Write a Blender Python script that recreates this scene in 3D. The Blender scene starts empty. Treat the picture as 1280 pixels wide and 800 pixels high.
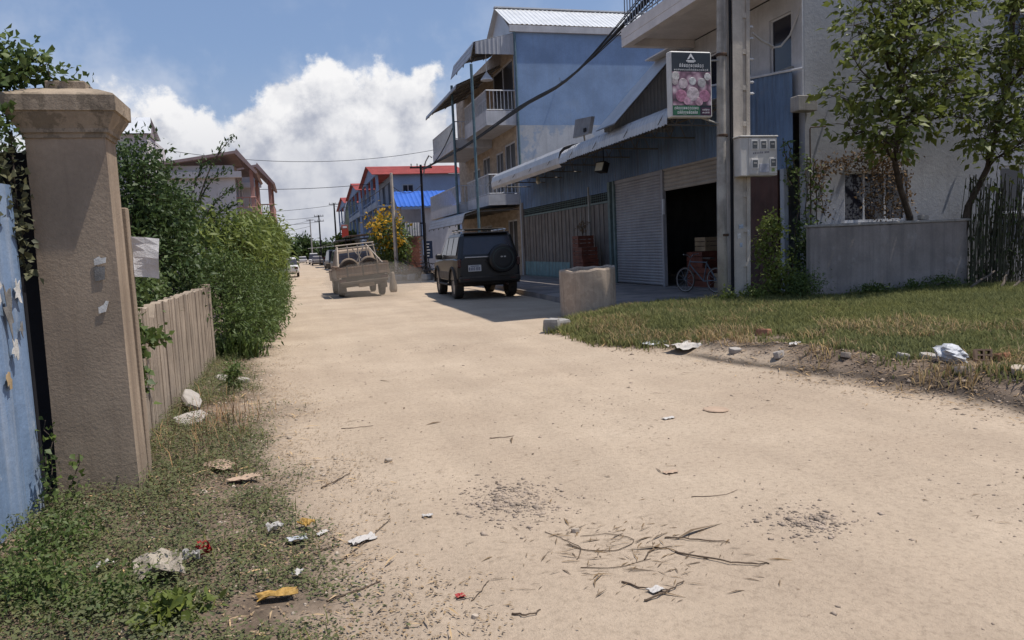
import bpy, math, random
import numpy as np
from mathutils import Matrix, Vector
R = math.radians
PI = math.pi
scene = bpy.context.scene
COL = scene.collection
rng = np.random.default_rng(7)
random.seed(7)

# ------------------------------------------------------------------ camera
cam_d = bpy.data.cameras.new('camera')
cam_d.sensor_width = 36.0
cam_d.lens = 36.0 * 960 / 1280
cam_d.clip_start = 0.05
cam_d.clip_end = 3000
cam = bpy.data.objects.new('camera', cam_d)
COL.objects.link(cam)
_yaw, _pitch, _roll = R(15.4), R(5.45), R(2.6)
_f = Vector((math.sin(_yaw)*math.cos(_pitch), math.cos(_yaw)*math.cos(_pitch), -math.sin(_pitch)))
_r = Vector((math.cos(_yaw), -math.sin(_yaw), 0))
_u = _r.cross(_f)
_rt = _r*math.cos(_roll) - _u*math.sin(_roll)
_up = _u*math.cos(_roll) + _r*math.sin(_roll)
_m = Matrix((( _rt.x, _up.x, -_f.x, 0), (_rt.y, _up.y, -_f.y, 0), (_rt.z, _up.z, -_f.z, 1.55), (0, 0, 0, 1)))
cam.matrix_world = _m
scene.camera = cam

# ------------------------------------------------------------------ sun and sky
SUN = Vector((0.76, -0.21, 2.0)).normalized()          # towards the sun
sun_d = bpy.data.lights.new('sun', 'SUN')
sun_d.energy = 4.3
sun_d.angle = R(0.53)
sun_d.color = (1.0, 0.945, 0.865)
sun = bpy.data.objects.new('sun', sun_d)
COL.objects.link(sun)
sun.location = (20, -10, 40)
sun.rotation_euler = (-SUN).to_track_quat('-Z', 'Y').to_euler()

world = bpy.data.worlds.new('World')
scene.world = world
world.use_nodes = True
wn, wl = world.node_tree.nodes, world.node_tree.links
wn.clear()


def wnode(t, **k):
    n = wn.new(t)
    for a, v in k.items():
        setattr(n, a, v)
    return n


def wmath(op, a, b=None, c=None, clamp=False):
    n = wnode('ShaderNodeMath', operation=op, use_clamp=clamp)
    for i, v in enumerate((a, b, c)):
        if v is None:
            continue
        if isinstance(v, (int, float)):
            n.inputs[i].default_value = v
        else:
            wl.new(v, n.inputs[i])
    return n.outputs[0]


def wmap(v, a, b, c, d, smooth=True):
    n = wnode('ShaderNodeMapRange', interpolation_type='SMOOTHSTEP' if smooth else 'LINEAR')
    wl.new(v, n.inputs[0])
    for i, q in enumerate((a, b, c, d)):
        n.inputs[i+1].default_value = q
    return n.outputs[0]


sky = wnode('ShaderNodeTexSky', sky_type='NISHITA')
sky.sun_disc = False
sky.sun_elevation = math.asin(SUN.z)
sky.sun_rotation = math.atan2(SUN.x, SUN.y)
sky.altitude = 20
sky.air_density = 1.0
sky.dust_density = 1.2
sky.ozone_density = 1.2
tc = wnode('ShaderNodeTexCoord')
sep = wnode('ShaderNodeSeparateXYZ')
wl.new(tc.outputs['Generated'], sep.inputs[0])
az = wmath('ARCTAN2', sep.outputs[0], sep.outputs[1])       # radians east of the road direction
el = wmath('ARCSINE', wmath('MAXIMUM', wmath('MINIMUM', sep.outputs[2], 1.0), -1.0))


def cloud_coord(dz=0.0, daz=0.0):
    c = wnode('ShaderNodeCombineXYZ')
    wl.new(wmath('ADD', az, daz), c.inputs[0])
    wl.new(wmath('ADD', el, dz), c.inputs[1])
    return c.outputs[0]


def cloud_noise(dz, scale, detail, seed, rough=0.55, daz=0.0):
    n = wnode('ShaderNodeTexNoise', noise_dimensions='3D')
    mp = wnode('ShaderNodeMapping')
    mp.inputs['Location'].default_value = (seed, seed*0.37, seed*1.7)
    wl.new(cloud_coord(dz, daz), mp.inputs[0])
    wl.new(mp.outputs[0], n.inputs['Vector'])
    n.inputs['Scale'].default_value = scale
    n.inputs['Detail'].default_value = detail
    n.inputs['Roughness'].default_value = rough
    return n.outputs[0]


# height of the cumulus bank round the horizon: a few heads of cloud over the street, uneven all round
fc = wnode('ShaderNodeFloatCurve')
wl.new(wmap(az, -PI, PI, 0, 1, False), fc.inputs['Value'])
cv = fc.mapping.curves[0]
# azimuth (deg), top elevation / 0.6 rad
pts = [(-180, .20), (-150, .30), (-120, .18), (-80, .28), (-50, .16), (-24, .17), (-14, .27), (-10.5, .31), (-6.5, .325), (-4.3, .27), (-2.4, .335), (2.5, .362),
       (9.5, .352), (12.5, .30), (20, .20), (45, .24), (80, .15), (120, .26), (155, .18), (180, .20)]
while len(cv.points) < len(pts):
    cv.points.new(0.5, 0.2)
for i, (a, v) in enumerate(pts):
    cv.points[i].location = ((a+180)/360, v)
    cv.points[i].handle_type = 'AUTO_CLAMPED'
fc.mapping.update()
top = wmath('MULTIPLY', fc.outputs[0], 0.6)


def cloud_density(dz, daz=0.0):
    big = cloud_noise(dz, 9.0, 2.0, 3.1, .5, daz)
    fine = cloud_noise(dz, 30.0, 5.0, 8.3, .6, daz)
    e = wmath('SUBTRACT', wmath('SUBTRACT', top, el), dz)
    s = wmath('ADD', wmath('MULTIPLY', e, 11.0), wmath('MULTIPLY', wmath('SUBTRACT', big, 0.5), 1.9))
    return wmath('ADD', s, wmath('MULTIPLY', wmath('SUBTRACT', fine, 0.5), 1.7))


d0 = cloud_density(0.0)
d1 = cloud_density(0.035, 0.014)
mask = wmap(d0, -0.08, 0.34, 0, 1)
lit = wmap(wmath('SUBTRACT', d1, d0), -0.75, 0.35, 1, 0)
# thin veil high and low
veil = wmath('MULTIPLY', wmap(cloud_noise(0, 7.0, 5.0, 21.0, .6), .46, .72, 0, 1), wmap(el, .12, .36, 1, 0))
veil2 = wmath('MULTIPLY', veil, 0.75)
hz = wmap(el, 0.0, 0.26, 0.62, 0.0)
inner = cloud_noise(0, 16.0, 5.0, 5.0, .6)
shade = wmath('MULTIPLY_ADD', wmap(inner, .36, .66, 0, 1), 0.42, wmath('MULTIPLY', lit, 0.75), clamp=True)
lowgrey = wmap(el, 0.06, 0.20, 0.0, 1.0)
shade = wmath('MULTIPLY', shade, wmath('MULTIPLY_ADD', lowgrey, 0.62, 0.38))
ramp = wnode('ShaderNodeMix', data_type='RGBA')
wl.new(shade, ramp.inputs[0])
ramp.inputs[6].default_value = (3.5, 3.75, 4.5, 1)
ramp.inputs[7].default_value = (7.9, 7.85, 7.9, 1)


def wmix(f, a, b):
    n = wnode('ShaderNodeMix', data_type='RGBA')
    wl.new(f, n.inputs[0])
    for i, v in ((6, a), (7, b)):
        if isinstance(v, tuple):
            n.inputs[i].default_value = v
        else:
            wl.new(v, n.inputs[i])
    return n.outputs[2]


blue = wmix(wmath('MULTIPLY_ADD', el, 0.0, 0.5), sky.outputs[0], (2.0, 3.0, 5.3, 1))
c1 = wmix(hz, blue, (4.2, 4.5, 5.35, 1))
c2 = wmix(veil2, c1, (6.2, 6.5, 7.2, 1))
c3 = wmix(mask, c2, ramp.outputs[2])
bg = wnode('ShaderNodeBackground')
bg.inputs[1].default_value = 0.104
wl.new(c3, bg.inputs[0])
wo = wnode('ShaderNodeOutputWorld')
wl.new(bg.outputs[0], wo.inputs[0])

scene.view_settings.view_transform = 'Standard'
scene.view_settings.look = 'None'
scene.view_settings.exposure = 0.2
scene.view_settings.gamma = 1.0
scene.render.engine = 'CYCLES'
scene.cycles.use_denoising = True
scene.cycles.max_bounces = 4
scene.cycles.diffuse_bounces = 3
scene.cycles.glossy_bounces = 2
scene.cycles.transmission_bounces = 3
scene.cycles.transparent_max_bounces = 8
scene.cycles.caustics_reflective = False
scene.cycles.caustics_refractive = False
scene.cycles.volume_step_rate = 2.0

# ------------------------------------------------------------------ materials
MATS = {}


def hexlin(r, g, b):
    def f(c):
        c /= 255
        return c/12.92 if c <= .04045 else ((c+.055)/1.055)**2.4
    return (f(r), f(g), f(b))


def mat(name, col, rough=.8, var=.25, scale=3.0, bump=.25, bscale=None, streak=0.0, streakcol=None, spec=.3, metal=0.0,
        patch=0.0, patchcol=None, pscale=1.2, pth=.55, dust=0.0, tint=0.0, trans=0.0, stretch=(1, 1, 1), fine=0.12, obj_random=0.0, alpha=1.0):
    """weathered surface: colour noise, vertical run-off stains, worn patches, dust on upward faces, small relief"""
    if name in MATS:
        return MATS[name]
    m = bpy.data.materials.new(name)
    m.use_nodes = True
    nt = m.node_tree
    N, L = nt.nodes, nt.links
    N.clear()
    out = N.new('ShaderNodeOutputMaterial')
    b = N.new('ShaderNodeBsdfPrincipled')
    L.new(b.outputs[0], out.inputs[0])
    geo = N.new('ShaderNodeNewGeometry')
    pos = N.new('ShaderNodeMapping')
    pos.inputs['Scale'].default_value = stretch
    L.new(geo.outputs['Position'], pos.inputs[0])

    def noise(sc, det=6, ro=.6, vec=None):
        n = N.new('ShaderNodeTexNoise')
        L.new(vec or pos.outputs[0], n.inputs['Vector'])
        n.inputs['Scale'].default_value = sc
        n.inputs['Detail'].default_value = det
        n.inputs['Roughness'].default_value = ro
        return n.outputs[0]

    def mr(v, a, c, d, e):
        n = N.new('ShaderNodeMapRange')
        n.interpolation_type = 'SMOOTHSTEP'
        L.new(v, n.inputs[0])
        for i, q in enumerate((a, c, d, e)):
            n.inputs[i+1].default_value = q
        return n.outputs[0]

    def mixc(f, a, c, mode='MIX'):
        n = N.new('ShaderNodeMix')
        n.data_type = 'RGBA'
        n.blend_type = mode
        for i, v in ((0, f), (6, a), (7, c)):
            if isinstance(v, (int, float)):
                n.inputs[i].default_value = v
            elif isinstance(v, tuple):
                n.inputs[i].default_value = (*v[:3], 1)
            else:
                L.new(v, n.inputs[i])
        return n.outputs[2]

    def mul(a, v):
        n = N.new('ShaderNodeMath')
        n.operation = 'MULTIPLY'
        L.new(a, n.inputs[0])
        if isinstance(v, (int, float)):
            n.inputs[1].default_value = v
        else:
            L.new(v, n.inputs[1])
        return n.outputs[0]

    c = col
    dark = tuple(x*(1-var) for x in col)
    lite = tuple(min(1, x*(1+var*.8)) for x in col)
    if var:
        n1 = noise(scale, 4 if fine == 0 else 6)
        c = mixc(mr(n1, .3, .7, 0, 1), dark, lite)
    else:
        c = mixc(0.0, col, col)
    if fine:
        n2 = noise(scale*22, 3)
        c = mixc(fine, c, mixc(mr(n2, .3, .7, 0, 1), (.25, .25, .25), (1, 1, 1)), 'MULTIPLY')
    if patch:
        np_ = noise(pscale, 8, .68)
        c = mixc(mul(mr(np_, pth, pth+.07, 0, 1), patch), c, patchcol or (.4, .38, .35))
    if streak:
        sm = N.new('ShaderNodeMapping')
        sm.inputs['Scale'].default_value = (7, 7, .35)
        L.new(geo.outputs['Position'], sm.inputs[0])
        ns = noise(1.0, 5, .65, sm.outputs[0])
        c = mixc(mul(mr(ns, .46, .70, 0, 1), streak), c, streakcol or (.09, .08, .07))
    if tint:
        at = N.new('ShaderNodeAttribute')
        at.attribute_name = 'tint'
        c = mixc(mul(at.outputs['Fac'], tint), c, tuple(min(1, x*k) for x, k in zip(col, (2.1, 1.75, 1.0))))
    if obj_random:
        oi = N.new('ShaderNodeObjectInfo')
        c = mixc(mul(oi.outputs['Random'], obj_random), c, tuple(x*.45 for x in col))
    if dust:
        sx = N.new('ShaderNodeSeparateXYZ')
        L.new(geo.outputs['Normal'], sx.inputs[0])
        nd = noise(4.0)
        d1_ = mr(sx.outputs[2], -.4, .9, .18, 1)
        c = mixc(mul(mul(d1_, mr(nd, .2, .8, .5, 1)), dust), c, (.40, .30, .215))
    L.new(c, b.inputs['Base Color'])
    b.inputs['Roughness'].default_value = rough
    b.inputs['Metallic'].default_value = metal
    b.inputs['Specular IOR Level'].default_value = spec
    if bump:
        bn = N.new('ShaderNodeBump')
        bn.inputs['Strength'].default_value = bump
        bn.inputs['Distance'].default_value = .02
        L.new(noise(bscale or scale*9, 5, .7), bn.inputs['Height'])
        L.new(bn.outputs[0], b.inputs['Normal'])
    if trans:
        tr = N.new('ShaderNodeBsdfTranslucent')
        L.new(mixc(.5, c, tuple(min(1, x*1.5) for x in col)), tr.inputs[0])
        mx = N.new('ShaderNodeMixShader')
        mx.inputs[0].default_value = trans
        L.new(b.outputs[0], mx.inputs[1])
        L.new(tr.outputs[0], mx.inputs[2])
        L.new(mx.outputs[0], out.inputs[0])
    MATS[name] = m
    return m


def glass(name, col=(.02, .025, .03), rough=.08):
    if name in MATS:
        return MATS[name]
    m = mat(name, col, rough=rough, var=.15, bump=0, spec=.6, fine=0, dust=.1)
    return m


# ------------------------------------------------------------------ mesh builder
class MB:
    def __init__(s):
        s.v = []
        s.f = []

    def add(s, vs, fs):
        k = len(s.v)
        s.v += [tuple(v) for v in vs]
        s.f += [tuple(k+i for i in f) for f in fs]
        return s

    def box(s, x0, x1, y0, y1, z0, z1):
        return s.add([(x0, y0, z0), (x1, y0, z0), (x1, y1, z0), (x0, y1, z0), (x0, y0, z1), (x1, y0, z1), (x1, y1, z1), (x0, y1, z1)],
                     [(0, 3, 2, 1), (4, 5, 6, 7), (0, 1, 5, 4), (1, 2, 6, 5), (2, 3, 7, 6), (3, 0, 4, 7)])

    def bbox(s, x0, x1, y0, y1, z0, z1, b=.01):
        """box with chamfered edges"""
        b = min(b, (x1-x0)*.45, (y1-y0)*.45, (z1-z0)*.45)
        P = []
        for z, ins in ((z0, b), (z0+b, 0), (z1-b, 0), (z1, b)):
            a0, a1, c0, c1 = x0+ins, x1-ins, y0+ins, y1-ins
            P.append([(a0+b, c0, z), (a1-b, c0, z), (a1, c0+b, z), (a1, c1-b, z), (a1-b, c1, z), (a0+b, c1, z), (a0, c1-b, z), (a0, c0+b, z)])
        return s.loft(P, closed=True, caps=True)

    def loft(s, rings, closed=True, caps=True):
        k = len(s.v)
        n = len(rings[0])
        for r in rings:
            s.v += [tuple(p) for p in r]
        for i in range(len(rings)-1):
            for j in range(n if closed else n-1):
                a, b = k+i*n+j, k+i*n+(j+1) % n
                s.f.append((a, b, b+n, a+n))
        if caps:
            s.f.append(tuple(k+j for j in reversed(range(n))))
            s.f.append(tuple(k+(len(rings)-1)*n+j for j in range(n)))
        return s

    def tube(s, pts, r, n=6, caps=True):
        pts = [Vector(p) for p in pts]
        rs = r if isinstance(r, (list, tuple)) else [r]*len(pts)
        rings = []
        ref = None
        for i, p in enumerate(pts):
            t = (pts[min(i+1, len(pts)-1)] - pts[max(i-1, 0)])
            t = t.normalized() if t.length > 1e-9 else Vector((0, 0, 1))
            if ref is None:
                ref = Vector((0, 0, 1)) if abs(t.z) < .9 else Vector((1, 0, 0))
            u = t.cross(ref)
            if u.length < 1e-4:
                u = t.cross(Vector((0.3, 1, .2)))
            u.normalize()
            w = t.cross(u)
            ref = -w if False else ref
            rings.append([p + (u*math.cos(2*PI*j/n) + w*math.sin(2*PI*j/n))*rs[i] for j in range(n)])
        return s.loft(rings, True, caps)

    def cyl(s, c, axis, r, h, n=20, r2=None):
        c = Vector(c)
        ax = {'x': Vector((1, 0, 0)), 'y': Vector((0, 1, 0)), 'z': Vector((0, 0, 1))}[axis]
        return s.tube([c, c+ax*h], [r, r if r2 is None else r2], n)

    def lathe(s, prof, c=(0, 0, 0), axis='z', n=24, closed_prof=False):
        rings = []
        for rr, h in prof:
            ring = []
            for j in range(n):
                a = 2*PI*j/n
                x, y = rr*math.cos(a), rr*math.sin(a)
                p = {'z': (x, y, h), 'y': (x, h, y), 'x': (h, x, y)}[axis]
                ring.append((p[0]+c[0], p[1]+c[1], p[2]+c[2]))
            rings.append(ring)
        if closed_prof:
            rings.append(rings[0])
        return s.loft(rings, True, not closed_prof)

    def prism(s, poly, d0, d1, axis='y'):
        """extrude a 2d polygon along an axis; poly in the other two coordinates in xyz order"""
        def P(a, b, d):
            return {'y': (a, d, b), 'x': (d, a, b), 'z': (a, b, d)}[axis]
        return s.loft([[P(a, b, d0) for a, b in poly], [P(a, b, d1) for a, b in poly]], True, True)

    def quad(s, a, b, c, d):
        return s.add([a, b, c, d], [(0, 1, 2, 3)])

    def corr(s, o, u, w, lu, lw, pitch=.2, amp=.018, th=.0, seg=4, prof=None):
        """corrugated sheet: origin o, ridges run along w, waves march along u"""
        o, u, w = Vector(o), Vector(u).normalized(), Vector(w).normalized()
        nrm = u.cross(w)
        n = max(2, int(lu/pitch*seg))
        rows = [0, lw] if prof is None else None
        rings = []
        for t in (rows if rows else range(len(prof))):
            ring = []
            for i in range(n+1):
                a = lu*i/n
                ph = (a/pitch) % 1
                h = amp*(1 if ph < .22 else (1-(ph-.22)/.1) if ph < .32 else -0 if ph < .9 else (ph-.9)/.1)
                base = (o + w*t) if prof is None else Vector(prof[t])
                ring.append(base + u*a + nrm*h)
            rings.append(ring)
        return s.loft(rings, False, False)

    def build(s, name, m, parent=None, label=None, cat=None, group=None, kind=None, smooth=False, local=False, loc=None, rot=None):
        off = Vector((0, 0, 0))
        if parent is not None and not local:
            q = parent
            while q is not None:
                off += q.location
                q = q.parent
        me = bpy.data.meshes.new(name)
        vs = [(a-off.x, b-off.y, c-off.z) for a, b, c in s.v] if off.length else s.v
        o_loc = None
        if parent is None and not local and vs and loc is None:
            a = np.array(vs)
            mn, mx_ = a.min(0), a.max(0)
            o_loc = Vector(((mn[0]+mx_[0])/2, (mn[1]+mx_[1])/2, mn[2]))
            vs = (a - np.array(o_loc)).tolist()
        me.from_pydata(vs, [], s.f)
        me.update()
        if smooth:
            me.shade_smooth()
        me.materials.append(m)
        o = bpy.data.objects.new(name, me)
        COL.objects.link(o)
        if parent is not None:
            o.parent = parent
        if o_loc is not None:
            o.location = o_loc
        if loc is not None:
            o.location = loc
        if rot is not None:
            o.rotation_euler = rot
        return tag(o, label, cat, group, kind)


def tag(o, label=None, cat=None, group=None, kind=None):
    if label:
        o['label'] = label
    if cat:
        o['category'] = cat
    if group:
        o['group'] = group
    if kind:
        o['kind'] = kind
    return o


def thing(name, label, cat, loc=(0, 0, 0), rz=0.0, group=None):
    o = bpy.data.objects.new(name, None)
    o.empty_display_size = .2
    COL.objects.link(o)
    o.location = loc
    o.rotation_euler = (0, 0, rz)
    return tag(o, label, cat, group)


def put(o, parent):
    """empty-free sub-part: share transform"""
    o.parent = parent
    return o


def copy_tree(o, parent=None):
    c = o.copy()
    COL.objects.link(c)
    c.parent = parent
    for ch in list(o.children):
        copy_tree(ch, c)
    return c


def mesh_np(name, V, Fidx, nper, m, attr=None, parent=None, smooth=False):
    """fast mesh from numpy arrays; Fidx (n, nper) vertex indices"""
    me = bpy.data.meshes.new(name)
    V = np.asarray(V, dtype=np.float32)
    Fi = np.asarray(Fidx, dtype=np.int32)
    me.vertices.add(len(V))
    me.vertices.foreach_set('co', V.ravel())
    me.loops.add(Fi.size)
    me.loops.foreach_set('vertex_index', Fi.ravel())
    me.polygons.add(len(Fi))
    me.polygons.foreach_set('loop_start', np.arange(0, Fi.size, nper, dtype=np.int32))
    me.polygons.foreach_set('loop_total', np.full(len(Fi), nper, dtype=np.int32))
    me.update(calc_edges=True)
    if attr is not None:
        a = me.attributes.new('tint', 'FLOAT', 'POINT')
        a.data.foreach_set('value', np.asarray(attr, dtype=np.float32))
    me.materials.append(m)
    if smooth:
        me.shade_smooth()
    o = bpy.data.objects.new(name, me)
    COL.objects.link(o)
    if parent is not None:
        o.parent = parent
    return o


def unit(v):
    return v/np.maximum(np.linalg.norm(v, axis=1, keepdims=True), 1e-9)


def leaf_mesh(name, P, D, size, m, parent=None, wid=.45, up_bias=.6, fold=.25, tint=None, droop=.0, off=(0, 0, 0)):
    """one folded leaf (two quads) at each point P pointing along D"""
    n = len(P)
    P = np.asarray(P, float) - np.array(off)
    D = unit(np.asarray(D, float) + np.array([0, 0, -droop]))
    Nn = unit(rng.normal(size=(n, 3)) + np.array([0, 0, up_bias*2]))
    S = unit(np.cross(D, Nn))
    Nn = np.cross(S, D)
    L = (np.asarray(size)*rng.uniform(.6, 1.3, n))[:, None]
    W = L*wid*.5
    a = P
    tip = P + D*L - Nn*L*.12
    l1 = P + D*L*.38 + S*W + Nn*W*fold
    r1 = P + D*L*.38 - S*W + Nn*W*fold
    mid = P + D*L*.45
    V = np.stack([a, l1, tip, r1, mid], 1).reshape(-1, 3)
    b = np.arange(n)[:, None]*5
    F = np.concatenate([b+np.array([[0, 4, 1, 1]]), b+np.array([[4, 2, 1, 1]])], 0)
    F3 = np.concatenate([b+np.array([[0, 4, 1]]), b+np.array([[4, 2, 1]]), b+np.array([[0, 3, 4]]), b+np.array([[3, 2, 4]])], 0)
    t = rng.random(n) if tint is None else np.asarray(tint)
    return mesh_np(name, V, F3, 3, m, np.repeat(t, 5), parent)


def blade_mesh(name, P, h, m, parent=None, width=.008, bend=.5, tint=None):
    """grass blades of three bent segments"""
    n = len(P)
    P = np.asarray(P, float)
    a = rng.random(n)*2*PI
    d = np.stack([np.cos(a), np.sin(a), np.zeros(n)], 1)
    s = np.stack([-np.sin(a), np.cos(a), np.zeros(n)], 1)
    h = (np.asarray(h)*rng.uniform(.5, 1.35, n))[:, None]
    w = np.asarray(width)*rng.uniform(.7, 1.3, (n, 1))
    bd = bend*rng.uniform(.2, 1.4, (n, 1))
    z = np.array([0, 0, 1.])
    p1 = P + z*h*.5 + d*h*bd*.22
    p2 = P + z*h*(1-.25*bd) + d*h*bd*.8
    V = np.stack([P-s*w, P+s*w, p1-s*w*.8, p1+s*w*.8, p2], 1).reshape(-1, 3)
    b = np.arange(n)[:, None]*5
    F = np.concatenate([b+np.array([[0, 1, 3]]), b+np.array([[0, 3, 2]]), b+np.array([[2, 3, 4]])], 0)
    t = rng.random(n) if tint is None else np.asarray(tint)
    return mesh_np(name, V, F, 3, m, np.repeat(t, 5), parent)
# ------------------------------------------------------------------ ground, road, verges
def hash2(i, j, s):
    x = np.sin(i*127.1 + j*311.7 + s*74.7)*43758.5453
    return x - np.floor(x)


def vnoise(x, y, sc, s=0):
    x = np.asarray(x, float)*sc
    y = np.asarray(y, float)*sc
    i, j = np.floor(x), np.floor(y)
    u, v = x-i, y-j
    u, v = u*u*(3-2*u), v*v*(3-2*v)
    a, b, c, d = hash2(i, j, s), hash2(i+1, j, s), hash2(i, j+1, s), hash2(i+1, j+1, s)
    return (a*(1-u)+b*u)*(1-v) + (c*(1-u)+d*u)*v


def fnoise(x, y, sc, s=0, o=4):
    r, a, t = 0, 1, 0
    for k in range(o):
        r = r + a*vnoise(x, y, sc*2**k, s+k*3)
        t += a
        a *= .55
    return r/t


def sstep(a, b, x):
    t = np.clip((x-a)/(b-a), 0, 1)
    return t*t*(3-2*t)


YR = [-50, 2.0, 3.5, 4.8, 6.0, 7.8, 9.4, 10.6, 11.8, 12.9, 14.0, 15.0, 16.5, 20, 40, 60, 900]
XR = [6.6, 6.4, 6.0, 5.62, 5.45, 5.2, 4.85, 4.35, 4.0, 4.1, 4.7, 5.5, 7.2, 7.6, 7.4, 6.2, 6.2]
YL = [-50, 2.0, 3.0, 4.4, 6.0, 8.0, 11.0, 13.0, 16, 26, 40, 900]
XL = [.9, .55, .28, .02, -.1, -.25, -.5, -.62, -.58, -.45, -.9, -1.2]


def edge_r(y):
    return np.interp(y, YR, XR)


def edge_l(y):
    return np.interp(y, YL, XL)


def verge(x, y):
    """signed distance into the verge (m): >0 off the road, right and left"""
    w = (fnoise(x, y, 1.1, 2)-.5)*.75 + (fnoise(x, y, 5., 5)-.5)*.3
    return (x-edge_r(y))+w, (edge_l(y)-x)+w*.9


def height(x, y):
    x = np.asarray(x, float)
    y = np.asarray(y, float)
    r, l = x-edge_r(y), edge_l(y)-x
    near = sstep(60, 25, y)
    z = (fnoise(x, y, .35, 1)-.5)*.05 + (fnoise(x, y, 3.2, 9, 3)-.5)*.016
    q = x*.94+y*.34      # faint criss-crossed tyre marks
    z += (fnoise(q*7, y*.45, 1., 15, 3)-.5)*.011*sstep(14, 8, y) + (fnoise(x*6-y*.8, y*.3, 1., 17, 3)-.5)*.009*sstep(16, 9, y)
    # wheel ruts running with the road
    z += -.012*np.exp(-((x-1.4-.25*np.sin(y*.12))/.35)**2) - .012*np.exp(-((x-3.2-.25*np.sin(y*.12))/.35)**2)
    on_r = sstep(0.0, 1.6, r)
    on_r2 = on_r*sstep(17.5, 14.5, y)
    z += .17*on_r2 + .05*on_r2*(fnoise(x, y, 1.3, 13)-.5)
    # low bank of pushed-up dirt along the right edge
    bank = np.exp(-((r-.55)/.35)**2)*sstep(10.5, 8.5, y)
    z += bank*(.13 + .14*(fnoise(x, y, 1.6, 31)-.3) + .05*(fnoise(x, y, 7., 32)-.5))
    z += sstep(0., .8, l)*.05*sstep(16, 10, y) + sstep(-.2, .6, l)*.05*(fnoise(x, y, 3., 40)-.5)
    return z*near - .02*(1-near)


def gz(x, y):
    return float(height(np.array([x]), np.array([y]))[0])


def ground_mat(name):
    m = bpy.data.materials.new(name)
    m.use_nodes = True
    N, L = m.node_tree.nodes, m.node_tree.links
    b = N['Principled BSDF']
    b.inputs['Roughness'].default_value = .95
    b.inputs['Specular IOR Level'].default_value = .12
    geo = N.new('ShaderNodeNewGeometry')

    def noise(sc, det=7, ro=.62, st=(1, 1, 1)):
        mp = N.new('ShaderNodeMapping')
        mp.inputs['Scale'].default_value = st
        L.new(geo.outputs['Position'], mp.inputs[0])
        n = N.new('ShaderNodeTexNoise')
        L.new(mp.outputs[0], n.inputs['Vector'])
        n.inputs['Scale'].default_value = sc
        n.inputs['Detail'].default_value = det
        n.inputs['Roughness'].default_value = ro
        return n.outputs[0]

    def ramp(v, stops):
        n = N.new('ShaderNodeValToRGB')
        e = n.color_ramp.elements
        while len(e) < len(stops):
            e.new(.5)
        for i, (p, c) in enumerate(stops):
            e[i].position = p
            e[i].color = (*c, 1)
        L.new(v, n.inputs[0])
        return n.outputs[0]

    def mix(f, a, c, mode='MIX'):
        n = N.new('ShaderNodeMix')
        n.data_type = 'RGBA'
        n.blend_type = mode
        for i, v in ((0, f), (6, a), (7, c)):
            if isinstance(v, float):
                n.inputs[i].default_value = v
            elif isinstance(v, tuple):
                n.inputs[i].default_value = (*v, 1)
            else:
                L.new(v, n.inputs[i])
        return n.outputs[2]

    def at(nm):
        a = N.new('ShaderNodeAttribute')
        a.attribute_name = nm
        return a.outputs['Fac']
    road = ramp(noise(.55), [(.3, (.365, .285, .212)), (.5, (.42, .333, .249)), (.72, (.485, .39, .295))])
    road = mix(.3, road, ramp(noise(1.1, 5, .6, (2.2, .25, 1)), [(.3, (.72, .72, .73)), (.7, (1.1, 1.1, 1.1))]), 'MULTIPLY')
    road = mix(.7, road, ramp(noise(26, 6, .72), [(.28, (.62, .61, .6)), (.5, (1, 1, 1)), (.75, (1.15, 1.15, 1.15))]), 'MULTIPLY')
    soil = ramp(noise(2.4, 8, .7), [(.30, (.07, .052, .038)), (.46, (.145, .108, .08)), (.60, (.24, .18, .135)), (.8, (.38, .30, .235))])
    soil = mix(.6, soil, ramp(noise(45, 4, .7), [(.3, (.45, .45, .45)), (.65, (1.2, 1.2, 1.2))]), 'MULTIPLY')
    c = mix(at('verge'), road, soil)
    c = mix(at('dark'), c, (.055, .045, .038))
    L.new(c, b.inputs['Base Color'])
    bn = N.new('ShaderNodeBump')
    bn.inputs['Strength'].default_value = 1.0
    bn.inputs['Distance'].default_value = .02
    h = mix(.45, noise(9, 8, .7), noise(70, 4, .7))
    L.new(h, bn.inputs['Height'])
    L.new(bn.outputs[0], b.inputs['Normal'])
    return m


GM = ground_mat('dusty_ground')
gx = np.concatenate([[-900, -250, -90, -40, -20, -10, -6, -4], np.arange(-3, 9.0, .065), np.arange(9.0, 18, .25), [20, 26, 40, 90, 250, 900]])
gy = np.concatenate([[-300, -90, -30, -10, -4, -1], np.arange(.5, 17, .065), np.arange(17, 34, .25), np.arange(34, 80, 1.5), [90, 110, 150, 220, 400, 900]])
GX, GY = np.meshgrid(gx, gy)
GZ = height(GX, GY)
vr, vl = verge(GX, GY)
cx, cy = (GX[:-1, :-1]+GX[1:, 1:])/2, (GY[:-1, :-1]+GY[1:, 1:])/2
isroad = ((cx > edge_l(cy)) & (cx < edge_r(cy)))
vfac = np.maximum(sstep(-.12, .45, vr), sstep(-.25, .55, vl))
rr = GX-edge_r(GY)
track = np.exp(-((rr-.12-.10*np.sin(GY*1.3))/.09)**2) + .9*np.exp(-((rr-.50-.22*np.sin(GY*1.0+1))/.08)**2)
dark = np.clip(track*sstep(9.6, 8.6, GY)*(.4+1.3*fnoise(GX, GY, 2.5, 77)), 0, .9)
nx = len(gx)
ii = np.arange((len(gy)-1)*(nx-1))
a0 = (ii//(nx-1))*nx + ii % (nx-1)
quads = np.stack([a0, a0+1, a0+nx+1, a0+nx], 1)
allv = np.stack([GX.ravel(), GY.ravel(), GZ.ravel()], 1)
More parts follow.
